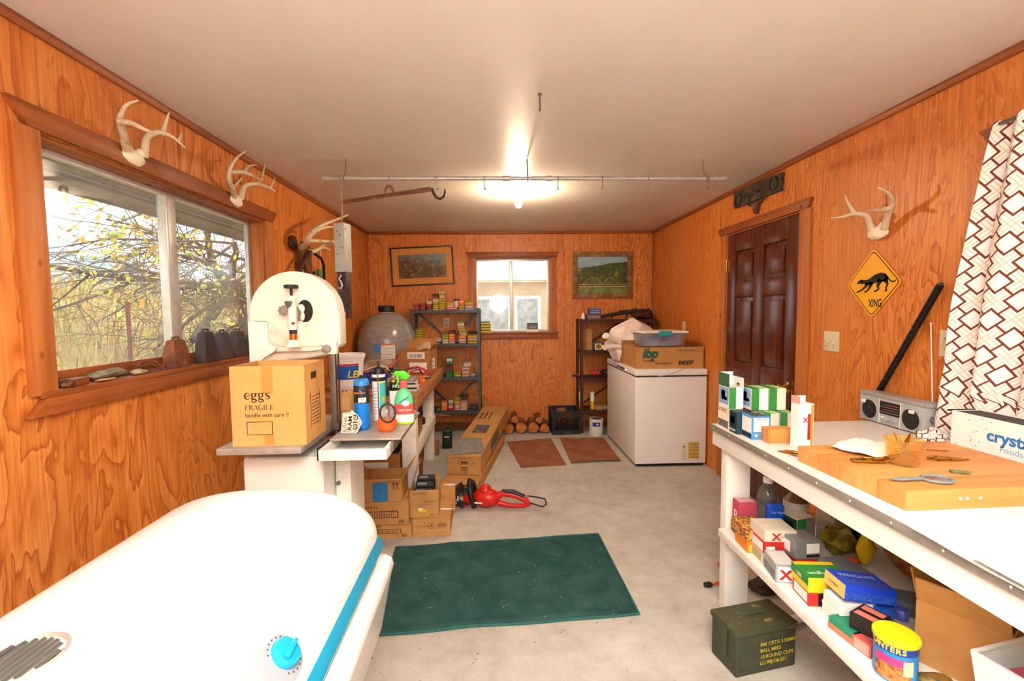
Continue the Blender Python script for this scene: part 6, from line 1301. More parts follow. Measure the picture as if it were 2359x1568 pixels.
def open_top(o, size, h):
    sx, sy, sz = size; B().box(-sx/2, sx/2, sy/2-.0012, sy/2, sz, sz+h).obj('open_flap', WHITE, o, smooth=0); B().box(sx/2-.0012, sx/2, -sy/2, sy/2, sz, sz+h*.7).obj('open_flap', WHITE, o, smooth=0)
    B().box(-sx/2-.0008, -sx/2, -sy/2, sy/2, sz, sz+h).obj('open_flap', M('#3a6a48', .5), o, smooth=0)
o = shell('tall opened Remington shell box with raised white flaps on the ESTATE box', (2.658, 2.147, Zt+.1005), (.068, .10, .10), 0, WHITE, BIRD+[('f', .0, .48, 0, 1, GRN2, 'green_end')], [('l', .1, .04, 'Remington', .015, WHITE)]); open_top(o, (.068, .10, .10), .062)
o = shell('green and white Remington shell box with bird picture, middle of the upper row', (2.745, 2.105, Zt+.1005), (.078, .10, .10), 0, WHITE, BIRD+GRNW, [('l', .1, .04, 'Remington', .015, WHITE)]); shell('green and white shell box at the right end of the upper row', (2.828, 2.105, Zt+.1005), (.078, .10, .10), 0, CREAM, GRNW)
b = B(); b.cyl((0, -.02, .008), (0, .02, .008), .008, n=12); tag(b.obj('shell_case', BRASS, None, (2.70, 2.13, Zt+.2015), .5), 'single brass shotgun shell lying on the upper shell boxes', 'cartridge')
carton('tan_box', 'small plain tan wooden box in front of the green shell boxes', 'box', (2.735, 1.905, Zt), (.105, .058, .06), -.05, stained('light_box_wood', '#d8944e', '#c88440', 0, False), panels=[('l', .1, .35, .1, .9, M('#b8783a', .6)), ('f', .0, .08, .0, 1, M('#b8783a', .6))])
o = carton('white_cartridge_box', 'tall white cartridge box with red stripe standing on end, top open', 'cartridge box', (2.775, 1.805, Zt), (.062, .05, .185), .05, WHITE, panels=[('f', .58, .78, .22, .78, RED, 'red_stripe'), ('f', .80, .95, .05, .98, M('#e8902a', .5), 'orange_stripe')], words=[('f', .25, .60, 'X', .028, M('#c8324a', .5, 0, 0), {'bold': .03})]); ftext(o, (.062, .05, .185), 'f', .57, .05, 'WINC', .009, RED)
B().box(-.031, .031, .0238, .025, .185, .21).obj('open_flap', WHITE, o, smooth=0); B().box(-.031, -.0298, -.025, .025, .185, .215).obj('open_flap', M('#d8a088', .5), o, smooth=0)
# cartridges: brass case + bullet, lying about
BR2 = M('#b8862e', .28, .9, .15, 40); COP = M('#b06a34', .3, .85)
case_me = B().lathe([(0, -.022), (.0048, -.022), (.0048, -.020), (.0042, -.019), (.0046, -.0175), (.0044, .008), (.0030, .013), (.0030, .018), (0, .018)], 10, Matrix.Rotation(PI/2, 4, 'Y')).mesh('case', BR2)
bul_me = B().lathe([(.0029, .0182), (.0029, .024), (.0018, .031), (0, .034)], 10, Matrix.Rotation(PI/2, 4, 'Y')).mesh('bullet', COP)
def cartridge(label, loc, rz, g, tilt=0, s=1.0):
    o = thing('cartridge', label, 'cartridge', loc, 0, g); o.rotation_euler = (0, tilt, rz); o.scale = (s,)*3
    mk('case', case_me, o); mk('bullet', bul_me, o); return o
random.seed(9)
for k in range(8): cartridge('brass rifle cartridge in the pile beside the white box at the board corner', (2.672+.010*(k % 4)+.004*(k//4), 1.735-.013*(k % 4)-.006*(k//4), Zt+.0052+(.009 if k > 4 else 0)), random.uniform(-.5, .4)+2.4, 'cartridges beside the white box', 0, 1.05)
# butcher block
bb = thing('butcher_block', 'thick glued maple butcher block lying on the white bench', 'cutting board', (2.957, 1.445, Zt), .035); n_ = 9; bw = .44/n_
BBM = [stained('maple_stave_%d' % k, c1, c2, 0, False, .5) for k, (c1, c2) in enumerate((('#d6924f', '#c88240'), ('#dc9c58', '#cc8846'), ('#d28c49', '#c47c3c')))]
for k in range(n_): B().box(-.29, .29, -.22+bw*k+.0002, -.22+bw*(k+1)-.0002, 0, .056).obj('stave', BBM[(k*5+k//3) % 3], bb, bevel=.0015)
for xx in (.13, .15, .19): B().cyl((-.29+xx+.03, -.2205, .03), (-.29+xx+.03, -.2225, .03), .0045, n=12).obj('dowel_plug', PAPER, bb)
Zb = Zt+.0565
# plastic cup with cartridges
cu = thing('plastic_cup', 'yellowish clear plastic cup full of brass cartridges on the butcher block', 'cup', (2.862, 1.435, Zb)); b = B(); b.lathe([(0, .001), (.038, .001), (.04, .003), (.050, .078), (.054, .08), (.054, .083), (.049, .083), (.038, .006), (0, .006)], 32); b.obj('cup_wall', glassy('yellow_plastic', '#fbeab8', .9, .1, .10, '#f0d890'), cu, smooth=50)
for k in range(16):
    a = k*2.4; r = .022*math.sqrt((k % 6)/6); cartridge('brass cartridge standing or lying inside the yellowish cup', (2.862+r*.8*math.cos(a), 1.435+r*.8*math.sin(a), Zb+.026+.010*(k//5)+(.022 if k > 12 else 0)), a, 'cartridges in the cup', (.3+.4*math.sin(k*1.7)) if k < 13 else -1.1, .8 if k < 13 else 1.1)
for k in range(9): cartridge(['first', 'second', 'third', 'fourth', 'fifth', 'sixth', 'seventh', 'eighth', 'ninth'][k]+' brass cartridge from the left in the row before the cup', (2.735+.012*k+random.uniform(-.004, .004), 1.455-.004*(k % 3), Zb+.0055+(.009 if k in (3, 5) else 0)), -.2+random.uniform(-.3, .3), 'cartridges in front of the cup', 0, 1.1)
b = B(); b.cyl((-.05, 0, .004), (.06, .01, .004), .004, n=8); tag(b.obj('steel_rod', STEEL, None, (2.77, 1.478, Zb), .05), 'thin steel cleaning rod behind the cartridges', 'rod')
for k in range(6): cartridge(['first', 'second', 'third', 'fourth', 'fifth', 'sixth'][k]+' brass cartridge from the left in the heap right of the cup', (3.00+.013*k, 1.478-.006*(k % 3)-.003*k, Zb+.0055), .3+random.uniform(-.6, .6), 'cartridges right of the cup', 0, 1.15)
# rag
b = B(); b.grid(cloth(10, 10, .20, .15, .045, 14, 13), 22, 18); tag(b.obj('white_rag', M('#f2e8dc', .85, 0, .06), None, (2.86, 1.575, Zb), .35, smooth=60), 'crumpled white rag at the back of the butcher block', 'rag')
mg = thing('magnifying_glass', 'grey handled magnifying glass lying on the butcher block', 'magnifying glass', (2.80, 1.288, Zb), -.12); GRY = M('#7a858a', .4)
b = B(); b.tube([(.038*math.cos(2*PI*i/28)+.03, .03*math.sin(2*PI*i/28), .006) for i in range(28)], .0045, 8, closed=True); b.obj('rim', GRY, mg); B().lathe([(0, .0045), (.036, .006), (0, .0075)], 24, Matrix.Translation((.03, 0, 0)) @ Matrix.Diagonal((1, .79, 1, 1))).obj('lens', glassy('lens_glass', '#f2f2f0', .5, .02, .05), mg)
b = B(); b.tube([(-.007, 0, .006), (-.03, -.004, .007), (-.07, -.008, .007), (-.105, -.012, .006)], [.005, .008, .010, .004], 10, flat=.6); b.obj('handle', GRY, mg)
b = B(); b.box(-.022, .022, -.009, .009, 0, .008); b.box(-.022, .022, -.012, -.009, .004, .012); tag(b.obj('stripper_clip', M('#7c8a5c', .4, .4), None, (2.955, 1.34, Zb), -.35, bevel=.001), 'small green stripper clip on the butcher block', 'clip')
b = B(); b.box(-.03, .03, -.003, .003, 0, .003); tag(b.obj('wood_splinter', M('#8a4a26', .8), None, (3.10, 1.56, Zb), -.4), 'thin brown splinter at the back of the butcher block', 'splinter')
# papers at the near end
def sheet(label, pts, z, seed, curl):
    A, Bq, Cq, Dq = [Vector((p[0], p[1], 0)) for p in pts]; b = B()
    def f(u, v):
        p = A.lerp(Bq, u).lerp(Dq.lerp(Cq, u), v); return (p.x-A.x, p.y-A.y, .001+.003*abs(mnoise.noise(p*6+Vector((seed, 0, 0))))+curl*max(0, .18-u)/.18*(.5+.5*math.sin(v*5+seed)))
    b.grid(f, 18, 14); b.solid(.0012); return tag(b.obj('paper_sheet', M('#f3efe6', .7, 0, .04, 5), None, (A.x, A.y, z), smooth=60), label, 'paper')
sheet('large white pasteboard sheet with curled edge hanging over the bench front', [(2.572, .55), (3.10, .50), (3.12, 1.17), (2.585, 1.10)], Zt+.003, 2, .006)
sheet('smaller white sheet lying on top near the bench edge', [(2.565, .35), (2.98, .33), (3.00, .90), (2.575, .95)], Zt+.016, 7, .008)
# crystal box
S_ = (.12, .50, .165)
cx_ = open_box('foodservice_box', 'white carton printed crystal Foodservice in front of the curtain', 'cardboard box', (3.395, 1.475, Zt), S_, 0, WHITE, .004)
cx_.location = (3.365, 1.463, Zt); CB = M('#2f78b8', .5, 0, 0); ftext(cx_, S_, 'l', .26, .52, 'crystal', .058, CB, bold=.03); ftext(cx_, S_, 'l', .35, .34, 'Foodservice', .03, M('#7ab0d0', .5, 0, 0)); patch(cx_, S_, 'l', .38, .60, .22, .235, M('#a8c8dc', .5, 0, 0), 'printed_line'); 
b = B(); random.seed(2)
for k in range(14): p = fpos(S_, 'l', random.uniform(.03, .3), random.uniform(.2, .95), .0004); b.ball(p, .0025, 6, (.2, 1, 1))
b.obj('speckles', M('#8a8880', .6, 0, 0), cx_); B().box(-.05, .05, -.28, .28, .158, .163).obj('loose_lid', DARK, cx_)
# radio
rd = thing('portable_radio', 'silver portable stereo radio with two round speakers and raised antenna', 'radio', (3.435, 2.105, Zt)); SIL = M('#b4b5b4', .32, .15, .06, 50)
rl, rdp, rh = .36, .065, .13; B().box(-rdp/2, rdp/2, -rl/2, rl/2, .004, rh).obj('case', SIL, rd, bevel=.005)
B().box(-rdp/2-.006, rdp/2+.004, -rl/2-.012, rl/2-.002, rh+.0005, rh+.018).obj('carry_handle', M('#b4b4b0', .35, .4), rd, bevel=.003)
for yy in (.115, -.115):
    T = Matrix.Translation((-rdp/2, yy, .062)) @ Matrix.Rotation(-PI/2, 4, 'Y'); g_ = B().lathe([(0, .001), (.046, .001), (.046, .003), (.042, .0045), (.016, .0025), (.012, .006), (0, .008)], 30, T).obj('speaker', M('#1c1b1d', .6), rd)
    B().lathe([(.046, .0), (.0505, .0), (.0505, .006), (.046, .006)], 30, T).obj('speaker_rim', SIL, g_)
    B().box(-rdp/2-.010, -rdp/2-.001, yy+(.042 if yy > 0 else .0)-.018, yy+(.042 if yy > 0 else .0)+.006, .09, .105).obj('catch', PAPER, rd, bevel=.001)
pn = B().box(-rdp/2-.003, -rdp/2-.0003, -.055, .055, .055, .115).obj('tuner_panel', INKB, rd)
for k in range(4): B().box(-rdp/2-.0042, -rdp/2-.0031, -.05, .05-.02*(k % 2), .064+.012*k, .067+.012*k).obj('scale_print', M('#a83a30' if k % 2 else '#7a7a80', .5, 0, 0), pn, smooth=0)
for yy in (-.03, .01): B().cyl((-rdp/2, yy, .033), (-rdp/2-.014, yy, .033), .0115, n=16).obj('knob', SIL, rd, bevel=.001)
B().box(-rdp/2-.004, -rdp/2, .022, .045, .034, .042).obj('switch', PAPER, rd)
for yy in (.058, -.058): B().box(-rdp/2-.002, -rdp/2-.0002, yy-.0015, yy+.0015, .006, rh-.004).obj('seam_strip', WHITE, rd)
B().cyl((0, -rl/2, .075), (0, -rl/2-.012, .075), .013, n=16).obj('handle_pivot', STEEL, rd)
B().cyl((.022, -.155, rh+.019), (.018, -.135, .49), .0022, n=6).obj('antenna', PAPER, rd); B().ball((.018, -.135, .492), .004, 8).obj('antenna_tip', PAPER, rd)
b = B(); b.tube([(3.492, 2.352, Zt+.003), (3.492, 1.975, 1.56)], .0145, 14); bp_ = tag(b.obj('black_pipe', M('#1c1c1e', .35, .3, .2, 60), None), 'black pipe leaning against the right wall behind the radio', 'pipe')
B().ball((3.492, 1.973, 1.563), .0147, 12, (1, .5, .6)).obj('end_cap', M('#4a4a4a', .5), bp_)
for t_ in (.32, .52, .70): p = Vector((3.4775, 2.352, Zt)).lerp(Vector((3.4775, 1.975, 1.56)), t_); B().cyl(p, p+Vector((-.004, 0, 0)), .004, n=8).obj('rivet', STEEL, bp_)
# ------------------------------------------------------------------ curtain over the third window
struct(B().prism([(W-.022, .30, 2.165), (W-.022, .34, 2.10), (W-.022, 1.80, 2.10), (W-.022, 1.845, 2.165)], (.022, 0, 0)).obj('trim_7', TRIMW, bevel=.003))
t = NT('lattice_curtain_fabric'); uv = t.n('ShaderNodeUVMap'); sx_ = t.n('ShaderNodeSeparateXYZ'); t.l(uv.outputs[0], sx_.inputs[0]); Pp = .100
a_ = t.math('DIVIDE', t.math('ADD', sx_.outputs[0], sx_.outputs[1]), Pp*1.4142); b_ = t.math('DIVIDE', t.math('SUBTRACT', sx_.outputs[0], sx_.outputs[1]), Pp*1.4142)
def cell(x): return t.math('ABSOLUTE', t.math('SUBTRACT', t.math('FRACT', x), .5))
p_, q_ = cell(a_), cell(b_); mx = t.math('MAXIMUM', p_, q_)
sq = t.math('LESS_THAN', t.math('ABSOLUTE', t.math('SUBTRACT', mx, .29)), .038)
c1 = t.math('MULTIPLY', t.math('GREATER_THAN', q_, .29), t.math('LESS_THAN', p_, .036)); c2 = t.math('MULTIPLY', t.math('GREATER_THAN', p_, .29), t.math('LESS_THAN', q_, .036))
brown = t.math('MAXIMUM', sq, t.math('MAXIMUM', c1, c2)); tan_ = t.math('MAXIMUM', t.math('LESS_THAN', t.math('ABSOLUTE', t.math('SUBTRACT', p_, .425)), .02), t.math('LESS_THAN', t.math('ABSOLUTE', t.math('SUBTRACT', q_, .425)), .02))
CURT = t.set(.85, 0, .15, t.mix(brown, t.mix(tan_, '#f4eee8', '#e2c4a2'), '#7a3c28'))
def curtain_mesh():
    bm = bmesh.new(); uvl = bm.loops.layers.uv.new('UVMap'); nu, nv = 120, 40; V = {}
    edge = [(2.16, 1.73), (1.82, 1.80), (1.48, 1.845), (1.20, 1.875), (.99, 1.915), (.9, 1.93)]
    def ye(z):
        for (za, ya), (zb, yb_) in zip(edge, edge[1:]):
            if z >= zb: return ya+(yb_-ya)*(za-z)/(za-zb)
        return edge[-1][1]
    for j in range(nv+1):
        z = 2.16-1.255*j/nv; prev = None; s = 0
        for i in range(nu+1):
            u = i/nu; y = ye(z)+(.35-ye(z))*u**1.0
            amp = .012+.016*(1-u)+.01*(j/nv); ph = 46*u**.8+.8*math.sin(z*2.1)+(3*z if u < .25 else 1.2*z)
            x = 3.452+amp*math.sin(ph)+.006*math.sin(ph*2.3+z*5); 
            if z < 1.10: x = max(3.432, min(x, 3.462))
            p = Vector((min(x, W-.026), y, z)); 
            if prev is not None: s += (p-prev).length
            prev = p; V[i, j] = (bm.verts.new(p), (s, z))
    for i in range(nu):
        for j in range(nv):
            k = [(i, j), (i+1, j), (i+1, j+1), (i, j+1)]; f = bm.faces.new([V[q][0] for q in k]); f.smooth = True
            for lp, q in zip(f.loops, k): lp[uvl].uv = V[q][1]
    me = bpy.data.meshes.new('curtain'); bm.to_mesh(me); bm.free(); me.materials.append(CURT); return me
cu_ = thing('curtain', 'white curtain with brown diamond lattice pattern on the right wall', 'curtain', (3.45, 1.2, .91)); cm = mk('curtain_cloth', curtain_mesh(), cu_, (-3.45, -1.2, -.91))
b = B(); b.cyl((0, .55, 1.24), (0, -.9, 1.24), .008, n=8); b.obj('curtain_rod', STEEL, cu_)
# bunched lower corner lying on the bench
def bunch(u, v):
    a = 2*PI*u; n = mnoise.noise(Vector((math.cos(a)*2.2, math.sin(a)*2.2, v*3)))+.6*mnoise.noise(Vector((math.cos(a)*5, math.sin(a)*5, v*7))); r = math.sin(PI*(.08+.92*v)/2+PI/2*0)**.6*(1-v**4); r = max(.02, (1-v**3))*(1+.3*n)
    return (.045*r*math.cos(a), .055*r*math.sin(a), .055*v*(1+.35*n))
bm = B(); bm.grid(bunch, 40, 12, wrap=True); o = bm.obj('bunched_hem', CURT, cu_, (3.36-3.45, 1.845-1.2, Zt-.91), smooth=80); uvl = o.data.uv_layers.new(name='UVMap')
for lp in o.data.loops: c_ = o.data.vertices[lp.vertex_index].co; uvl.data[lp.index].uv = (c_.y*1.6+c_.z, c_.x*1.6+c_.z)
# ------------------------------------------------------------------ right wall: antlers, cat sign, welcome sign, plates
antlers('deer_antlers', 'white forked deer antlers on the right wall above the yellow sign', (W, 2.32, 1.845), ((W-.022, 2.32, 1.845), .062, .036),
  [([(3.483, 2.353, 1.865), (3.457, 2.338, 1.908), (3.431, 2.327, 1.933), (3.405, 2.372, 1.95), (3.379, 2.413, 1.943), (3.353, 2.468, 1.946)], .017), ([(3.409, 2.368, 1.948), (3.398, 2.397, 1.999), (3.383, 2.415, 2.055)], .012)],
  [([(3.483, 2.271, 1.855), (3.459, 2.228, 1.909), (3.435, 2.18, 1.943), (3.411, 2.15, 1.972), (3.387, 2.149, 2.004), (3.363, 2.18, 2.034)], .017), ([(3.437, 2.184, 1.938), (3.383, 2.18, 1.928), (3.333, 2.208, 1.931)], .013)], -1)
sg = thing('crossing_sign', 'yellow diamond sign with black big cat and the word XING', 'sign', (W, 2.36, 1.59)); SYEL = M('#f0a81c', .4, 0, .04, 6)
def rdia(cy_, cz_, hw, hh, r, x):
    c = [(0, hh), (hw, 0), (0, -hh), (-hw, 0)]; out = []
    for i in range(4):
        p0, p1, p2 = Vector(c[i-1]), Vector(c[i]), Vector(c[(i+1) % 4]); a = p1+(p0-p1).normalized()*r; b = p1+(p2-p1).normalized()*r
        for k in range(5): t_ = k/4; q = (1-t_)**2*a+2*t_*(1-t_)*p1+t_*t_*b; out.append((x, q.x, q.y))
    return out
B().prism(rdia(0, 0, .178, .183, .03, -.003), (-.0025, 0, 0)).obj('plate', SYEL, sg, smooth=0)
B().prism(rdia(0, 0, .166, .171, .024, -.0056), (-.0004, 0, 0)).obj('border', INKB, sg, smooth=0); B().prism(rdia(0, 0, .160, .165, .022, -.0061), (-.0004, 0, 0)).obj('field', SYEL, sg, smooth=0)
CAT = [[(2, 36, 5), (8, 43, 12), (20, 44, 16), (34, 42, 17), (50, 42, 24), (75, 53, 32), (95, 56, 34), (108, 50, 26), (114, 40, 12)], [(14, 54, 3), (18, 48, 7), (22, 44, 9)], [(44, 38, 18), (28, 18, 9), (8, 6, 6), (0, 4, 6)], [(58, 40, 22), (50, 18, 10), (40, 6, 7), (30, 4, 6)], [(90, 48, 28), (82, 24, 12), (85, 13, 8), (75, 5, 6), (67, 4, 6)], [(106, 50, 24), (117, 30, 10), (112, 16, 7), (115, 6, 5), (108, 4, 6)], [(106, 66, 9), (118, 52, 6), (128, 40, 5), (140, 37, 5), (148, 44, 3)]]
ribbon(sg, 'cat_silhouette', [[(x*1.25, z, w) for x, z, w in st] for st in CAT], INKB, (-.0068, .102, -.047), (0, -1, 0), (0, 0, 1), (-1, 0, 0), .00134)
text('sign_lettering', 'XING', .058, sg, (-.0072, .020, -.122), (PI/2, 0, -PI/2), INKB, bold=.012, width=.58)
ws = thing('welcome_sign', 'dark rustic WELCOME plank sign with horseshoes above the door', 'sign', (W, 3.45, 2.335)); WSM = worn('old_dark_plank', '#3e3226', '#5c4a38', 16, rough=.85, bump=.4)
pl_ = [(.315, .075), (.32, -.035), (.30, -.045), (.31, -.06), (-.31, -.07), (-.295, -.04), (-.32, -.015), (-.30, .012), (-.325, .04), (-.305, .052)]
b = B(); b.prism([(-.004, y, z) for y, z in pl_], (-.022, 0, 0)); b.obj('plank', WSM, ws, bevel=.004)
for yy in (.235, -.235):
    b = B(); b.tube([(-.031, yy+.045*math.sin(a), -.005-.05*math.cos(a)) for a in [-2.5+5.0*i/14 for i in range(15)]], .009, 6, flat=.6); b.obj('horseshoe', M('#4a4642', .5, .6), ws)
text('sign_lettering', 'WELCOME', .055, ws, (-.0268, .165, -.025), (PI/2, 0, -PI/2), M('#1e1812', .8, 0, 0), bold=.01, width=.98)
b = B(); b.prism([(-.004, .05, -.075), (-.004, -.05, -.075), (-.004, -.03, -.12), (-.004, -.012, -.165), (-.004, .012, -.165), (-.004, .03, -.12)], (-.025, 0, 0)); b.obj('steer_head', worn('carved_head', '#5a3a28', '#7a5238', 18, rough=.8), ws, bevel=.006)
b = B(); b.tube([(-.018, .13, -.062), (-.02, .08, -.085), (-.02, 0, -.082), (-.02, -.08, -.085), (-.018, -.13, -.062)], [.003, .010, .013, .010, .003], 8); b.obj('steer_horns', WSM, ws)
lp_ = thing('switch_plate', 'ivory double light switch plate beside the door', 'switch', (W, 2.645, 1.27)); B().box(-.006, 0, -.06, .06, -.058, .058).obj('cover_plate', IVP, lp_, bevel=.002)
for yy in (.024, -.024): B().box(-.017, -.0062, yy-.005, yy+.005, -.01, .008).obj('toggle', IVP, lp_, bevel=.001)
for yy in (.024, -.024):
    for zz in (.03, -.03): B().ball((-.006, yy, zz), .003, 6, (.5, 1, 1)).obj('screw', M('#b8a888', .4), lp_)
lo = thing('duplex_outlet', 'ivory duplex outlet plate next to the curtain', 'outlet', (W, 1.945, 1.305)); B().box(-.006, 0, -.037, .037, -.058, .058).obj('cover_plate', IVP, lo, bevel=.002)
for zz in (-.021, .021):
    sk2 = B().box(-.0085, -.0062, -.016, .016, zz-.014, zz+.014).obj('socket', M('#d0c09a', .4), lo, bevel=.003)
    for yy in (-.006, .006): B().box(-.0092, -.0086, yy-.0012, yy+.0012, zz-.004, zz+.006).obj('slot', DARK, sk2, smooth=0)
# ------------------------------------------------------------------ lower shelf of the white bench
def sbox(label, base, size, rot, body, panels=(), words=(), name='cartridge_box'): return carton(name, label, 'cartridge box', base, size, rot, body, 'boxes on the lower bench shelf', panels=panels, words=words)
SILV = M('#a8aaac', .35, .2); PINKR = M('#b8485a', .5); REDB = M('#c02a24', .5); OLIVE = M('#5c6a3a', .5)
sbox('orange box under the bullet-print box at the far shelf end', (2.65, 1.945, Zs), (.075, .11, .048), -.05, M('#e8841e', .5), [('f', .1, .9, .1, .7, M('#e8b84a', .5))])
sbox('box printed all over with rifle bullets on the lower shelf', (2.66, 1.96, Zs+.0485), (.10, .14, .05), -.05, worn('bullet_print', '#d8a04a', '#7a4a22', 90, .45, .55, .5))
sbox('red Remington shell box standing at the far end of the shelf', (2.69, 2.063, Zs+.055), (.085, .055, .105), -.02, PINKR, [('t', .1, .9, .1, .9, M('#d8a8a8', .5))], [('l', .2, .12, 'R', .07, WHITE)])
sbox('olive carton under the red Remington shell box', (2.70, 2.065, Zs), (.10, .08, .0545), 0, OLIVE)
turned('white_capped_jug', 'clear jug with white cap behind the red shell box', 'jug', (2.80, 2.065, Zs), [('jug', glassy('clear_jug', '#dcdcd8', .6, .1, .3, '#8a8a88'), [(.0, .002), (.044, .002), (.046, .01), (.046, .17), (.036, .21), (.018, .23), (.018, .245)]), ('cap', PAPER, [(.021, .24), (.021, .265), (.019, .268), (0, .268)])], 22)
o = carton('car_wash_bottle', 'flat blue Car Wash bottle leaning before the clear jug', 'bottle', (2.785, 1.985, Zs), (.075, .04, .175), -.1, M('#1a4fc0', .35), bevel=.012); ftext(o, (.075, .04, .175), 'f', .16, .78, 'Car Wash', .014, M('#9ac0f0', .5, 0, 0), bold=.02)
for k in range(6): patch(o, (.075, .04, .175), 'f', .15, .8, .25+.075*k, .265+.075*k, M('#6a94d8', .5, 0, 0), 'printed_line')
o = turned('paint_tin', 'white tin lettered TOUCH under the bench top', 'tin', (2.93, 2.06, Zs), [('tin', M('#c8c4bc', .4), [(.0, 0), (.052, 0), (.052, .15), (.048, .155)]), ('shoulder', M('#7a5a40', .4, .5), [(.05, .155), (.03, .18), (.02, .195), (0, .195)])], 24); text('printed_lettering', 'TOUCH', .026, o, (-.045, -.054, .10), (PI/2, 0, 0), RED, bold=.02); wrap(.0525, -2.4, -.7, .055, .07, M('#5a6a9a', .5), o)
sbox('dark green Remington shell box with bird print on the lower shelf', (2.885, 1.975, Zs), (.10, .085, .125), .25, CREAM, [('l', .02, .98, .02, .98, M('#2a4a40', .5)), ('l', .15, .8, .3, .85, NAVY), ('f', .0, .5, 0, 1, GRN2), ('f', .5, 1, 0, 1, M('#9a8a80', .5))], [('l', .12, .1, 'Remington', .015, WHITE)], 'shell_box')
sbox('cream box with red X, top of the Winchester pile', (2.70, 1.86, Zs+.093), (.13, .12, .045), -.06, M('#e0d0bc', .5), (), [('f', .24, .15, 'X', .040, RED, {'bold': .04, 'width': 1.2}), ('f', .48, .35, 'WINCHESTER', .010, RED)])
sbox('red and white box in the middle of the Winchester pile', (2.69, 1.86, Zs+.046), (.12, .12, .046), -.06, REDB, [('l', .03, .97, .1, .9, PAPER), ('f', .1, .4, .3, .6, PAPER)]); sbox('cream box at the bottom of the Winchester pile', (2.685, 1.865, Zs), (.11, .12, .0455), -.06, M('#d8c8a8', .5), [('l', .05, .95, .1, .9, M('#b8a878', .5))])
sbox('silver box with red X in front of the Winchester pile', (2.648, 1.725, Zs), (.075, .115, .07), -.18, SILV, [('l', .03, .97, .1, .55, M('#6c7072', .4)), ('t', .05, .95, .05, .95, M('#d8d4cc', .4)), ('f', .1, .9, .1, .9, PAPER)], [('f', .22, .2, 'X', .052, RED, {'bold': .04, 'width': 1.1})])
sbox('red box with white A under the dark silver box', (2.775, 1.79, Zs), (.105, .10, .055), .05, REDB, (), [('f', .35, .1, 'A', .04, WHITE)]); sbox('dark silver box with white label on the red A box', (2.765, 1.785, Zs+.0555), (.105, .10, .072), .03, M('#8a8e90', .35, .3), [('f', .45, .95, .3, .85, PAPER), ('l', .2, .7, .2, .8, PAPER), ('f', .45, .95, .08, .22, INKB)])
sbox('red and black GOEX box under the green Remington box', (2.70, 1.575, Zs), (.13, .105, .05), -.10, REDB, [('l', .1, .9, .15, .85, PAPER), ('f', .25, 1, .05, .95, INKB)], [('f', .32, .3, 'GOEX', .026, WHITE)])
o = sbox('yellow and green Remington box lying on the GOEX box', (2.70, 1.575, Zs+.0505), (.14, .11, .055), -.10, M('#f0c818', .45), [('l', .0, 1, .45, 1, GRN2), ('t', .0, 1, .0, .78, GRN2), ('l', .3, .6, .55, .8, PAPER)], [('t', .92, .34, 'Remington', .026, WHITE)]); 
for c_ in o.children:
    if c_.type == 'FONT': c_.rotation_euler = (0, 0, PI); 
sbox('white box at the bottom below the tilted blue box', (2.72, 1.455, Zs), (.13, .085, .04), -.1, PAPER); sbox('upper white box directly under the tilted blue box', (2.715, 1.455, Zs+.0405), (.115, .085, .04), -.06, WHITE)
o = sbox('bright blue box with yellow end tilted on the white boxes', (2.748, 1.455, Zs+.088), (.16, .11, .05), -.12, M('#1f46c8', .45), [('l', 0, 1, .05, .95, M('#e8c870', .5)), ('f', .0, 1, .1, .5, M('#3a66e0', .45, 0, .4, 120)), ('t', .05, .9, .1, .5, M('#3a60d8', .45, 0, .4, 100))], [('t', .12, .6, 'WINC-LITE', .024, M('#a8bce8', .5, 0, 0), {'bold': .02}), ('l', .2, .4, 'COWBOY', .012, INK)]); o.rotation_euler = (-.06, .10, -.12)
sbox('flat green box lying on the near part of the shelf', (2.675, 1.385, Zs), (.09, .095, .04), .15, TEAL, [('l', .0, 1, .0, .5, M('#c87a5a', .5))])
o = sbox('black and orange box lying on the green and red boxes', (2.70, 1.35, Zs+.0415), (.085, .075, .05), .45, M('#241c18', .5), [('t', .1, .4, .1, .9, M('#d87a5a', .5)), ('t', .6, .9, .1, .9, M('#d87a5a', .5)), ('f', .08, .92, .62, .85, M('#e8703a', .5)), ('f', .2, .8, .2, .4, M('#a86a4a', .5))])
sbox('red and white box on the shelf in front of the yellow-lidded can', (2.668, 1.315, Zs), (.055, .06, .04), .2, M('#c85a50', .5), [('l', .1, .9, .1, .9, M('#e0a090', .5)), ('t', .55, .95, .05, .95, PAPER)])
cn = turned('snack_can', 'peanut can with bright yellow lid and blue side', 'can', (2.672, 1.225, Zs), [('can', M('#1e8ad0', .4), [(0, 0), (.05, 0), (.0505, .002), (.0505, .085)]), ('upper_band', M('#223f98', .4), [(.0507, .085), (.0507, .112)]), ('lid', M('#f4d81a', .35), [(.054, .108), (.0555, .11), (.0555, .12), (.052, .123), (0, .123)])], 36)
wrap(.0509, -3.3, -1.55, .005, .055, worn('peanut_print', '#c88a4a', '#8a4a24', 70, .4, .6, .5), cn, 'nut_picture', 14); wrap(.0512, -3.3, -1.55, .052, .075, M('#c83a80', .45), cn, 'magenta_band', 14); wrap(.0512, -1.95, -1.45, .03, .072, M('#f0dca0', .5), cn, 'cream_patch', 8)
for k, ch_ in enumerate('PLANTERS'):
    a = -3.75+.26*k; text('printed_letter', ch_, .021, cn, (.0512*math.cos(a), .0512*math.sin(a), .090), (PI/2, 0, a+PI/2), M('#f0d040', .5, 0, 0), 'CENTER', bold=.03)
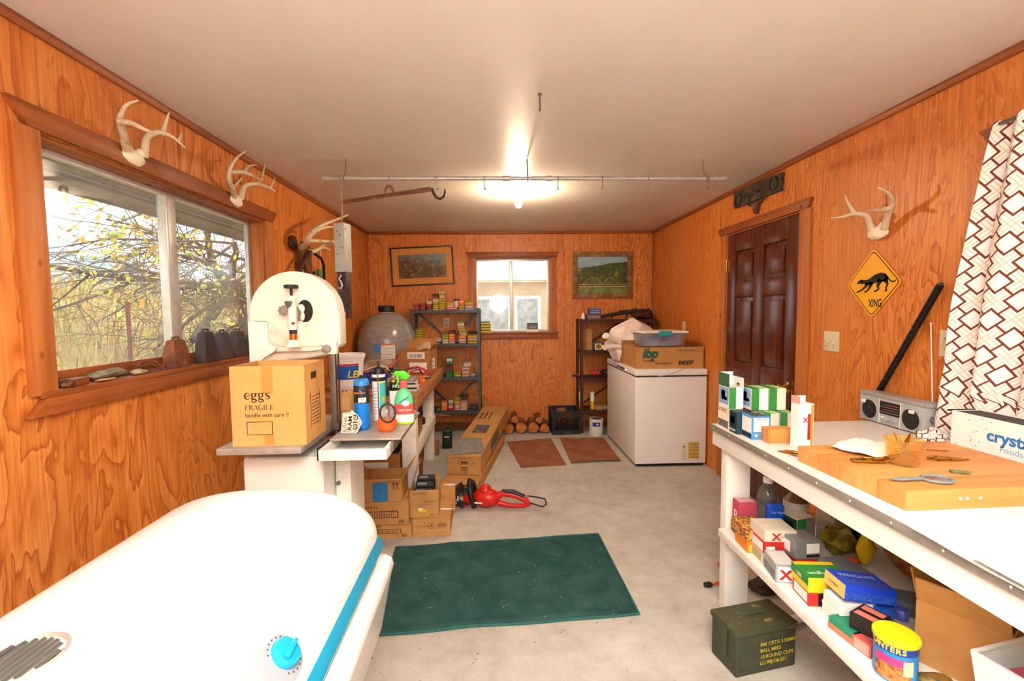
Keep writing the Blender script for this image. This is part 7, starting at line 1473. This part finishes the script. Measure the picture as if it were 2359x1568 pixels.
bt2 = turned('blue_cap_bottle', 'clear bottle with dark blue screw cap behind the peanut can', 'bottle', (2.742, 1.285, Zs), [('bottle', glassy('clear_bottle', '#e0e4ea', .6, .08, .15), [(0, .002), (.03, .002), (.031, .01), (.031, .08), (.015, .115), (.013, .125)]), ('cap', M('#1f2a6a', .35), [(.0165, .12), (.0165, .145), (.014, .148), (0, .148)])], 22)
turned('blue_ring_jar', 'low clear jar with blue rim on the shelf beside the open cardboard box', 'jar', (2.80, 1.39, Zs), [('jar', glassy('clear_jar', '#dfe4ec', .6, .1, .25), [(0, .002), (.04, .002), (.042, .01), (.042, .07)]), ('rim', M('#2a5ab8', .3), [(.043, .068), (.045, .07), (.045, .08), (.038, .08), (.038, .072)])], 24)
# open cardboard box and white bin
ob3 = open_box('open_shelf_box', 'tall open cardboard box with flaps up on the lower bench shelf', 'cardboard box', (2.90, 1.235, Zs), (.17, .20, .185), .55, CARD, .004, flaps=(('l', .09, 25), ('b', .09, 12), ('r', .08, 30)))
wbin = thing('white_bin', 'white plastic bin at the near end of the lower shelf', 'bin', (2.855, .985, Zs), .2); b = taper(B(), .09, .085, .11, .105, 0, .185); b.solid(-.004); b.obj('bin_body', WHITE, wbin, bevel=.002); 
b = B(); b.box(-.114, .114, -.109, -.1, .18, .19).box(-.114, .114, .1, .109, .18, .19).box(-.114, -.105, -.1, .1, .18, .19).box(.105, .114, -.1, .1, .18, .19); b.obj('rim', WHITE, wbin, bevel=.002); carton('packet', 'teal packet sticking out of the white bin', 'packet', (2.87, .985, Zs+.01), (.08, .06, .17), .3, M('#1f7a8a', .5)); carton('packet', 'pink packet in the white bin', 'packet', (2.80, 1.0, Zs+.01), (.05, .06, .16), .1, M('#c05a70', .5))
chunk('brass_scrap', 'little heap of brass scrap beside the peanut can', 'scrap', (2.745, 1.175, Zs), (.09, .07, .03), worn('brass_scrap_mix', '#b8923e', '#6a6a60', 60, rough=.4, metal=.6), 4)
chunk('red_cloth', 'dark red-brown cloth at the near end of the lower shelf', 'cloth', (2.74, .93, Zs), (.12, .16, .06), M('#4a2420', .9, 0, .3), 6)
# deeper junk on the shelf
chunk('yellow_bag', 'crumpled olive yellow plastic bag deep on the shelf', 'bag', (2.99, 1.86, Zs), (.13, .14, .13), worn('olive_plastic', '#8a7a1a', '#5a4a14', 20, rough=.35), 3); chunk('yellow_glove', 'bright yellow rubber glove lying on the junk', 'glove', (3.03, 1.77, Zs), (.06, .05, .14), M('#e0c81c', .5), 8)
chunk('orange_block', 'small orange lump below the yellow glove', 'plastic', (2.96, 1.76, Zs), (.06, .05, .05), M('#d8641e', .6), 9); chunk('tan_sack', 'large tan burlap sack against the back of the shelf', 'sack', (3.14, 1.60, Zs), (.20, .42, .26), worn('burlap', '#a8743c', '#7a4c24', 25, rough=.95, bump=.4), 12)
carton('grey_case', 'flat grey plastic case behind the red A box', 'case', (2.88, 1.68, Zs), (.12, .16, .055), .15, M('#7a7e82', .5), bevel=.008, panels=[('f', .1, .6, .2, .6, PAPER)]); carton('grey_case', 'long grey plastic case behind the tilted blue box', 'case', (2.93, 1.50, Zs), (.20, .10, .05), -.4, M('#6a6c70', .5), bevel=.008)
carton('newspaper_roll', 'folded newspaper bundle deep on the shelf', 'newspaper', (3.06, 1.99, Zs), (.12, .08, .15), .4, worn('newsprint', '#c8c0b4', '#8a5a44', 22, .55, .65)); turned('amber_bottle', 'dark amber bottle behind the newspaper bundle', 'bottle', (3.16, 2.05, Zs), [('bottle', M('#3a1c10', .2), [(0, 0), (.035, 0), (.035, .13), (.015, .17), (.015, .2), (0, .2)])], 18)
chunk('black_pouch', 'black pouch on the shelf near the newspaper', 'pouch', (3.10, 1.88, Zs), (.08, .09, .15), BLACK, 5)
# ------------------------------------------------------------------ floor on the right
ac = thing('ammo_can', 'olive green steel ammunition can on the floor under the bench edge', 'ammo can', (2.605, 1.825, 0), .2); OD = worn('olive_drab', '#3c4030', '#4c4a34', 14, .5, .75, .55); OD2 = worn('scuffed_olive', '#45462f', '#8a7a4a', 34, .60, .72, .6)
asx, asy, asz = .285, .15, .165
B().box(-asx/2, asx/2, -asy/2, asy/2, 0, asz).obj('can_body', OD, ac, bevel=.008); B().box(-asx/2-.005, asx/2+.005, -asy/2-.005, asy/2+.005, asz+.0005, asz+.024).obj('lid', OD2, ac, bevel=.005)
b = B(); b.tube([(-.05, 0, asz+.026), (-.045, 0, asz+.034), (.045, 0, asz+.034), (.05, 0, asz+.026)], .004, 6); b.obj('lid_handle', OD, ac); B().box(-asx/2-.012, -asx/2-.006, -.03, .03, .06, asz+.02).obj('latch', OD, ac, bevel=.002)
YT = M('#c8b02a', .6, 0, 0)
for s_, z_ in (('840 CRTG 5.56MM', .112), ('BALL M855', .086), ('10 ROUND CLIPS', .060), ('LC-99J106-301', .034)): text('stencilled_lettering', s_, .021, ac, (-.03, -asy/2-.0008, z_), (PI/2, 0, 0), YT, bold=.01)
text('stencilled_lettering', 'M10', .02, ac, (.02, -.05, asz+.0252), (0, 0, .2), YT)
pg = thing('extension_cord', 'orange extension cord with black plug on the floor behind the bench leg', 'cord', (2.66, 2.33, 0)); b = B(); b.tube([(-.03, 0, .012), (.0, 0, .013), (.012, 0, .012)], [.012, .016, .008], 10); b.obj('plug', BLACK, pg); b = B(); b.tube([(.012, 0, .012), (.08, .03, .008), (.16, .10, .008), (.14, .2, .008), (.24, .26, .008), (.36, .2, .008)], .006, 8); b.obj('cord', M('#e0521e', .5), pg)
chunk('rag_pile', 'dusty dark rag on the floor under the bench', 'rag', (2.92, 2.28, 0), (.16, .12, .06), M('#4a3a32', .9, 0, .3), 4); b = B(); b.cyl((2.83, 2.0, .02), (3.0, 2.05, .02), .02, n=12); tag(b.obj('pvc_pipe', PAPER, None), 'short white plastic pipe on the floor under the bench', 'pipe')
# ------------------------------------------------------------------ green rug
rgp = [Vector((.964, 2.037, 0)), Vector((2.219, 2.124, 0)), Vector((2.199, 2.931, 0)), Vector((.907, 2.829, 0))]
t = NT('green_rug_pile'); n1 = t.noise(t.coords(), 260, 2); n2 = t.noise(t.coords(), 7, 4, .6); n3 = t.noise(t.coords((1, 2.2, 1)), 34, 4, .72, 1.5)
c = t.ramp(n2, [(.35, '#2a4c47'), (.65, '#3b5f59')]); c = t.mix(.5, c, t.ramp(n1, [(.3, .45), (.7, 1.0)]), 'MULTIPLY'); c = t.mix(t.ramp(n3, [(.705, 0.0), (.73, .8)]), c, '#a89a80'); t.bump(n1, .8, .004); RUGM = t.set(.95, 0, .1, c)
b = B(); NU, NV = 70, 46
def rugf(u, v):
    p = rgp[0].lerp(rgp[1], u).lerp(rgp[3].lerp(rgp[2], u), v); e = min(u*1.28, (1-u)*1.28, v*.85, (1-v)*.85)
    z = .014*min(1, (e/.012))**.5 if e < .012 else .014
    for d in (.055, .075, .115): z -= .0035*math.exp(-((e-d)/.006)**2)
    z += .004*mnoise.noise(Vector((u*9, v*6, 0)))*min(1, e/.02)+.012*math.exp(-((v-1)/.05)**2)*math.exp(-((u-.27)/.08)**2)
    return (p.x-1.57, p.y-2.48+.012*mnoise.noise(Vector((u*4, v*2, 4)))*(1 if v > .9 or v < .1 else 0), max(.002, z))
b.grid(rugf, NU, NV); rg_ = thing('green_rug', 'dark green pile rug with debris on the concrete floor', 'rug', (1.57, 2.48, 0)); b.obj('rug_pile', RUGM, rg_, smooth=60)
ed = [Vector(rugf(u/40, 0)) for u in range(41)]+[Vector(rugf(1, v/24)) for v in range(1, 25)]+[Vector(rugf(1-u/40, 1)) for u in range(1, 41)]+[Vector(rugf(0, 1-v/24)) for v in range(1, 24)]
for p in ed: p.z = .006
b = B(); b.tube(ed, .006, 6, closed=True); b.obj('bound_edge', M('#2f6a64', .9, 0, .2, 80), rg_, smooth=60)
# wood shavings and grit: nobody could count them
random.seed(17); b = B()
for k in range(380):
    if k < 90: x, y, z = random.uniform(.98, 2.15), random.uniform(2.1, 2.85), .0165
    else: x, y, z = random.uniform(.9, 2.6), random.uniform(1.4, 5.2), .0004
    a = random.uniform(0, PI); l = random.uniform(.003, .014 if k < 150 else .008); w = random.uniform(.001, .003); b.m(random.randrange(3)); b.cbox((x, y, z+.0008), (l, w, .0015), (0, 0, a))
tag(b.obj('floor_debris', [M('#a8946c', .9, 0, 0), M('#5a4c3c', .9, 0, 0), M('#8a7c62', .9, 0, 0)], None, smooth=0), 'scattered wood shavings and grit on floor and rug', 'debris', kind='stuff')
# ================================================================== lettering becomes mesh
bpy.context.view_layer.update()
dg = bpy.context.evaluated_depsgraph_get()
for o in TEXTS:
    me = bpy.data.meshes.new_from_object(o.evaluated_get(dg)); nm = o.name; par = o.parent; mw = o.matrix_basis.copy()
    bpy.data.objects.remove(o)
    n = bpy.data.objects.new(nm, me); COL.objects.link(n); n.parent = par; n.matrix_basis = mw
bpy.context.view_layer.update()
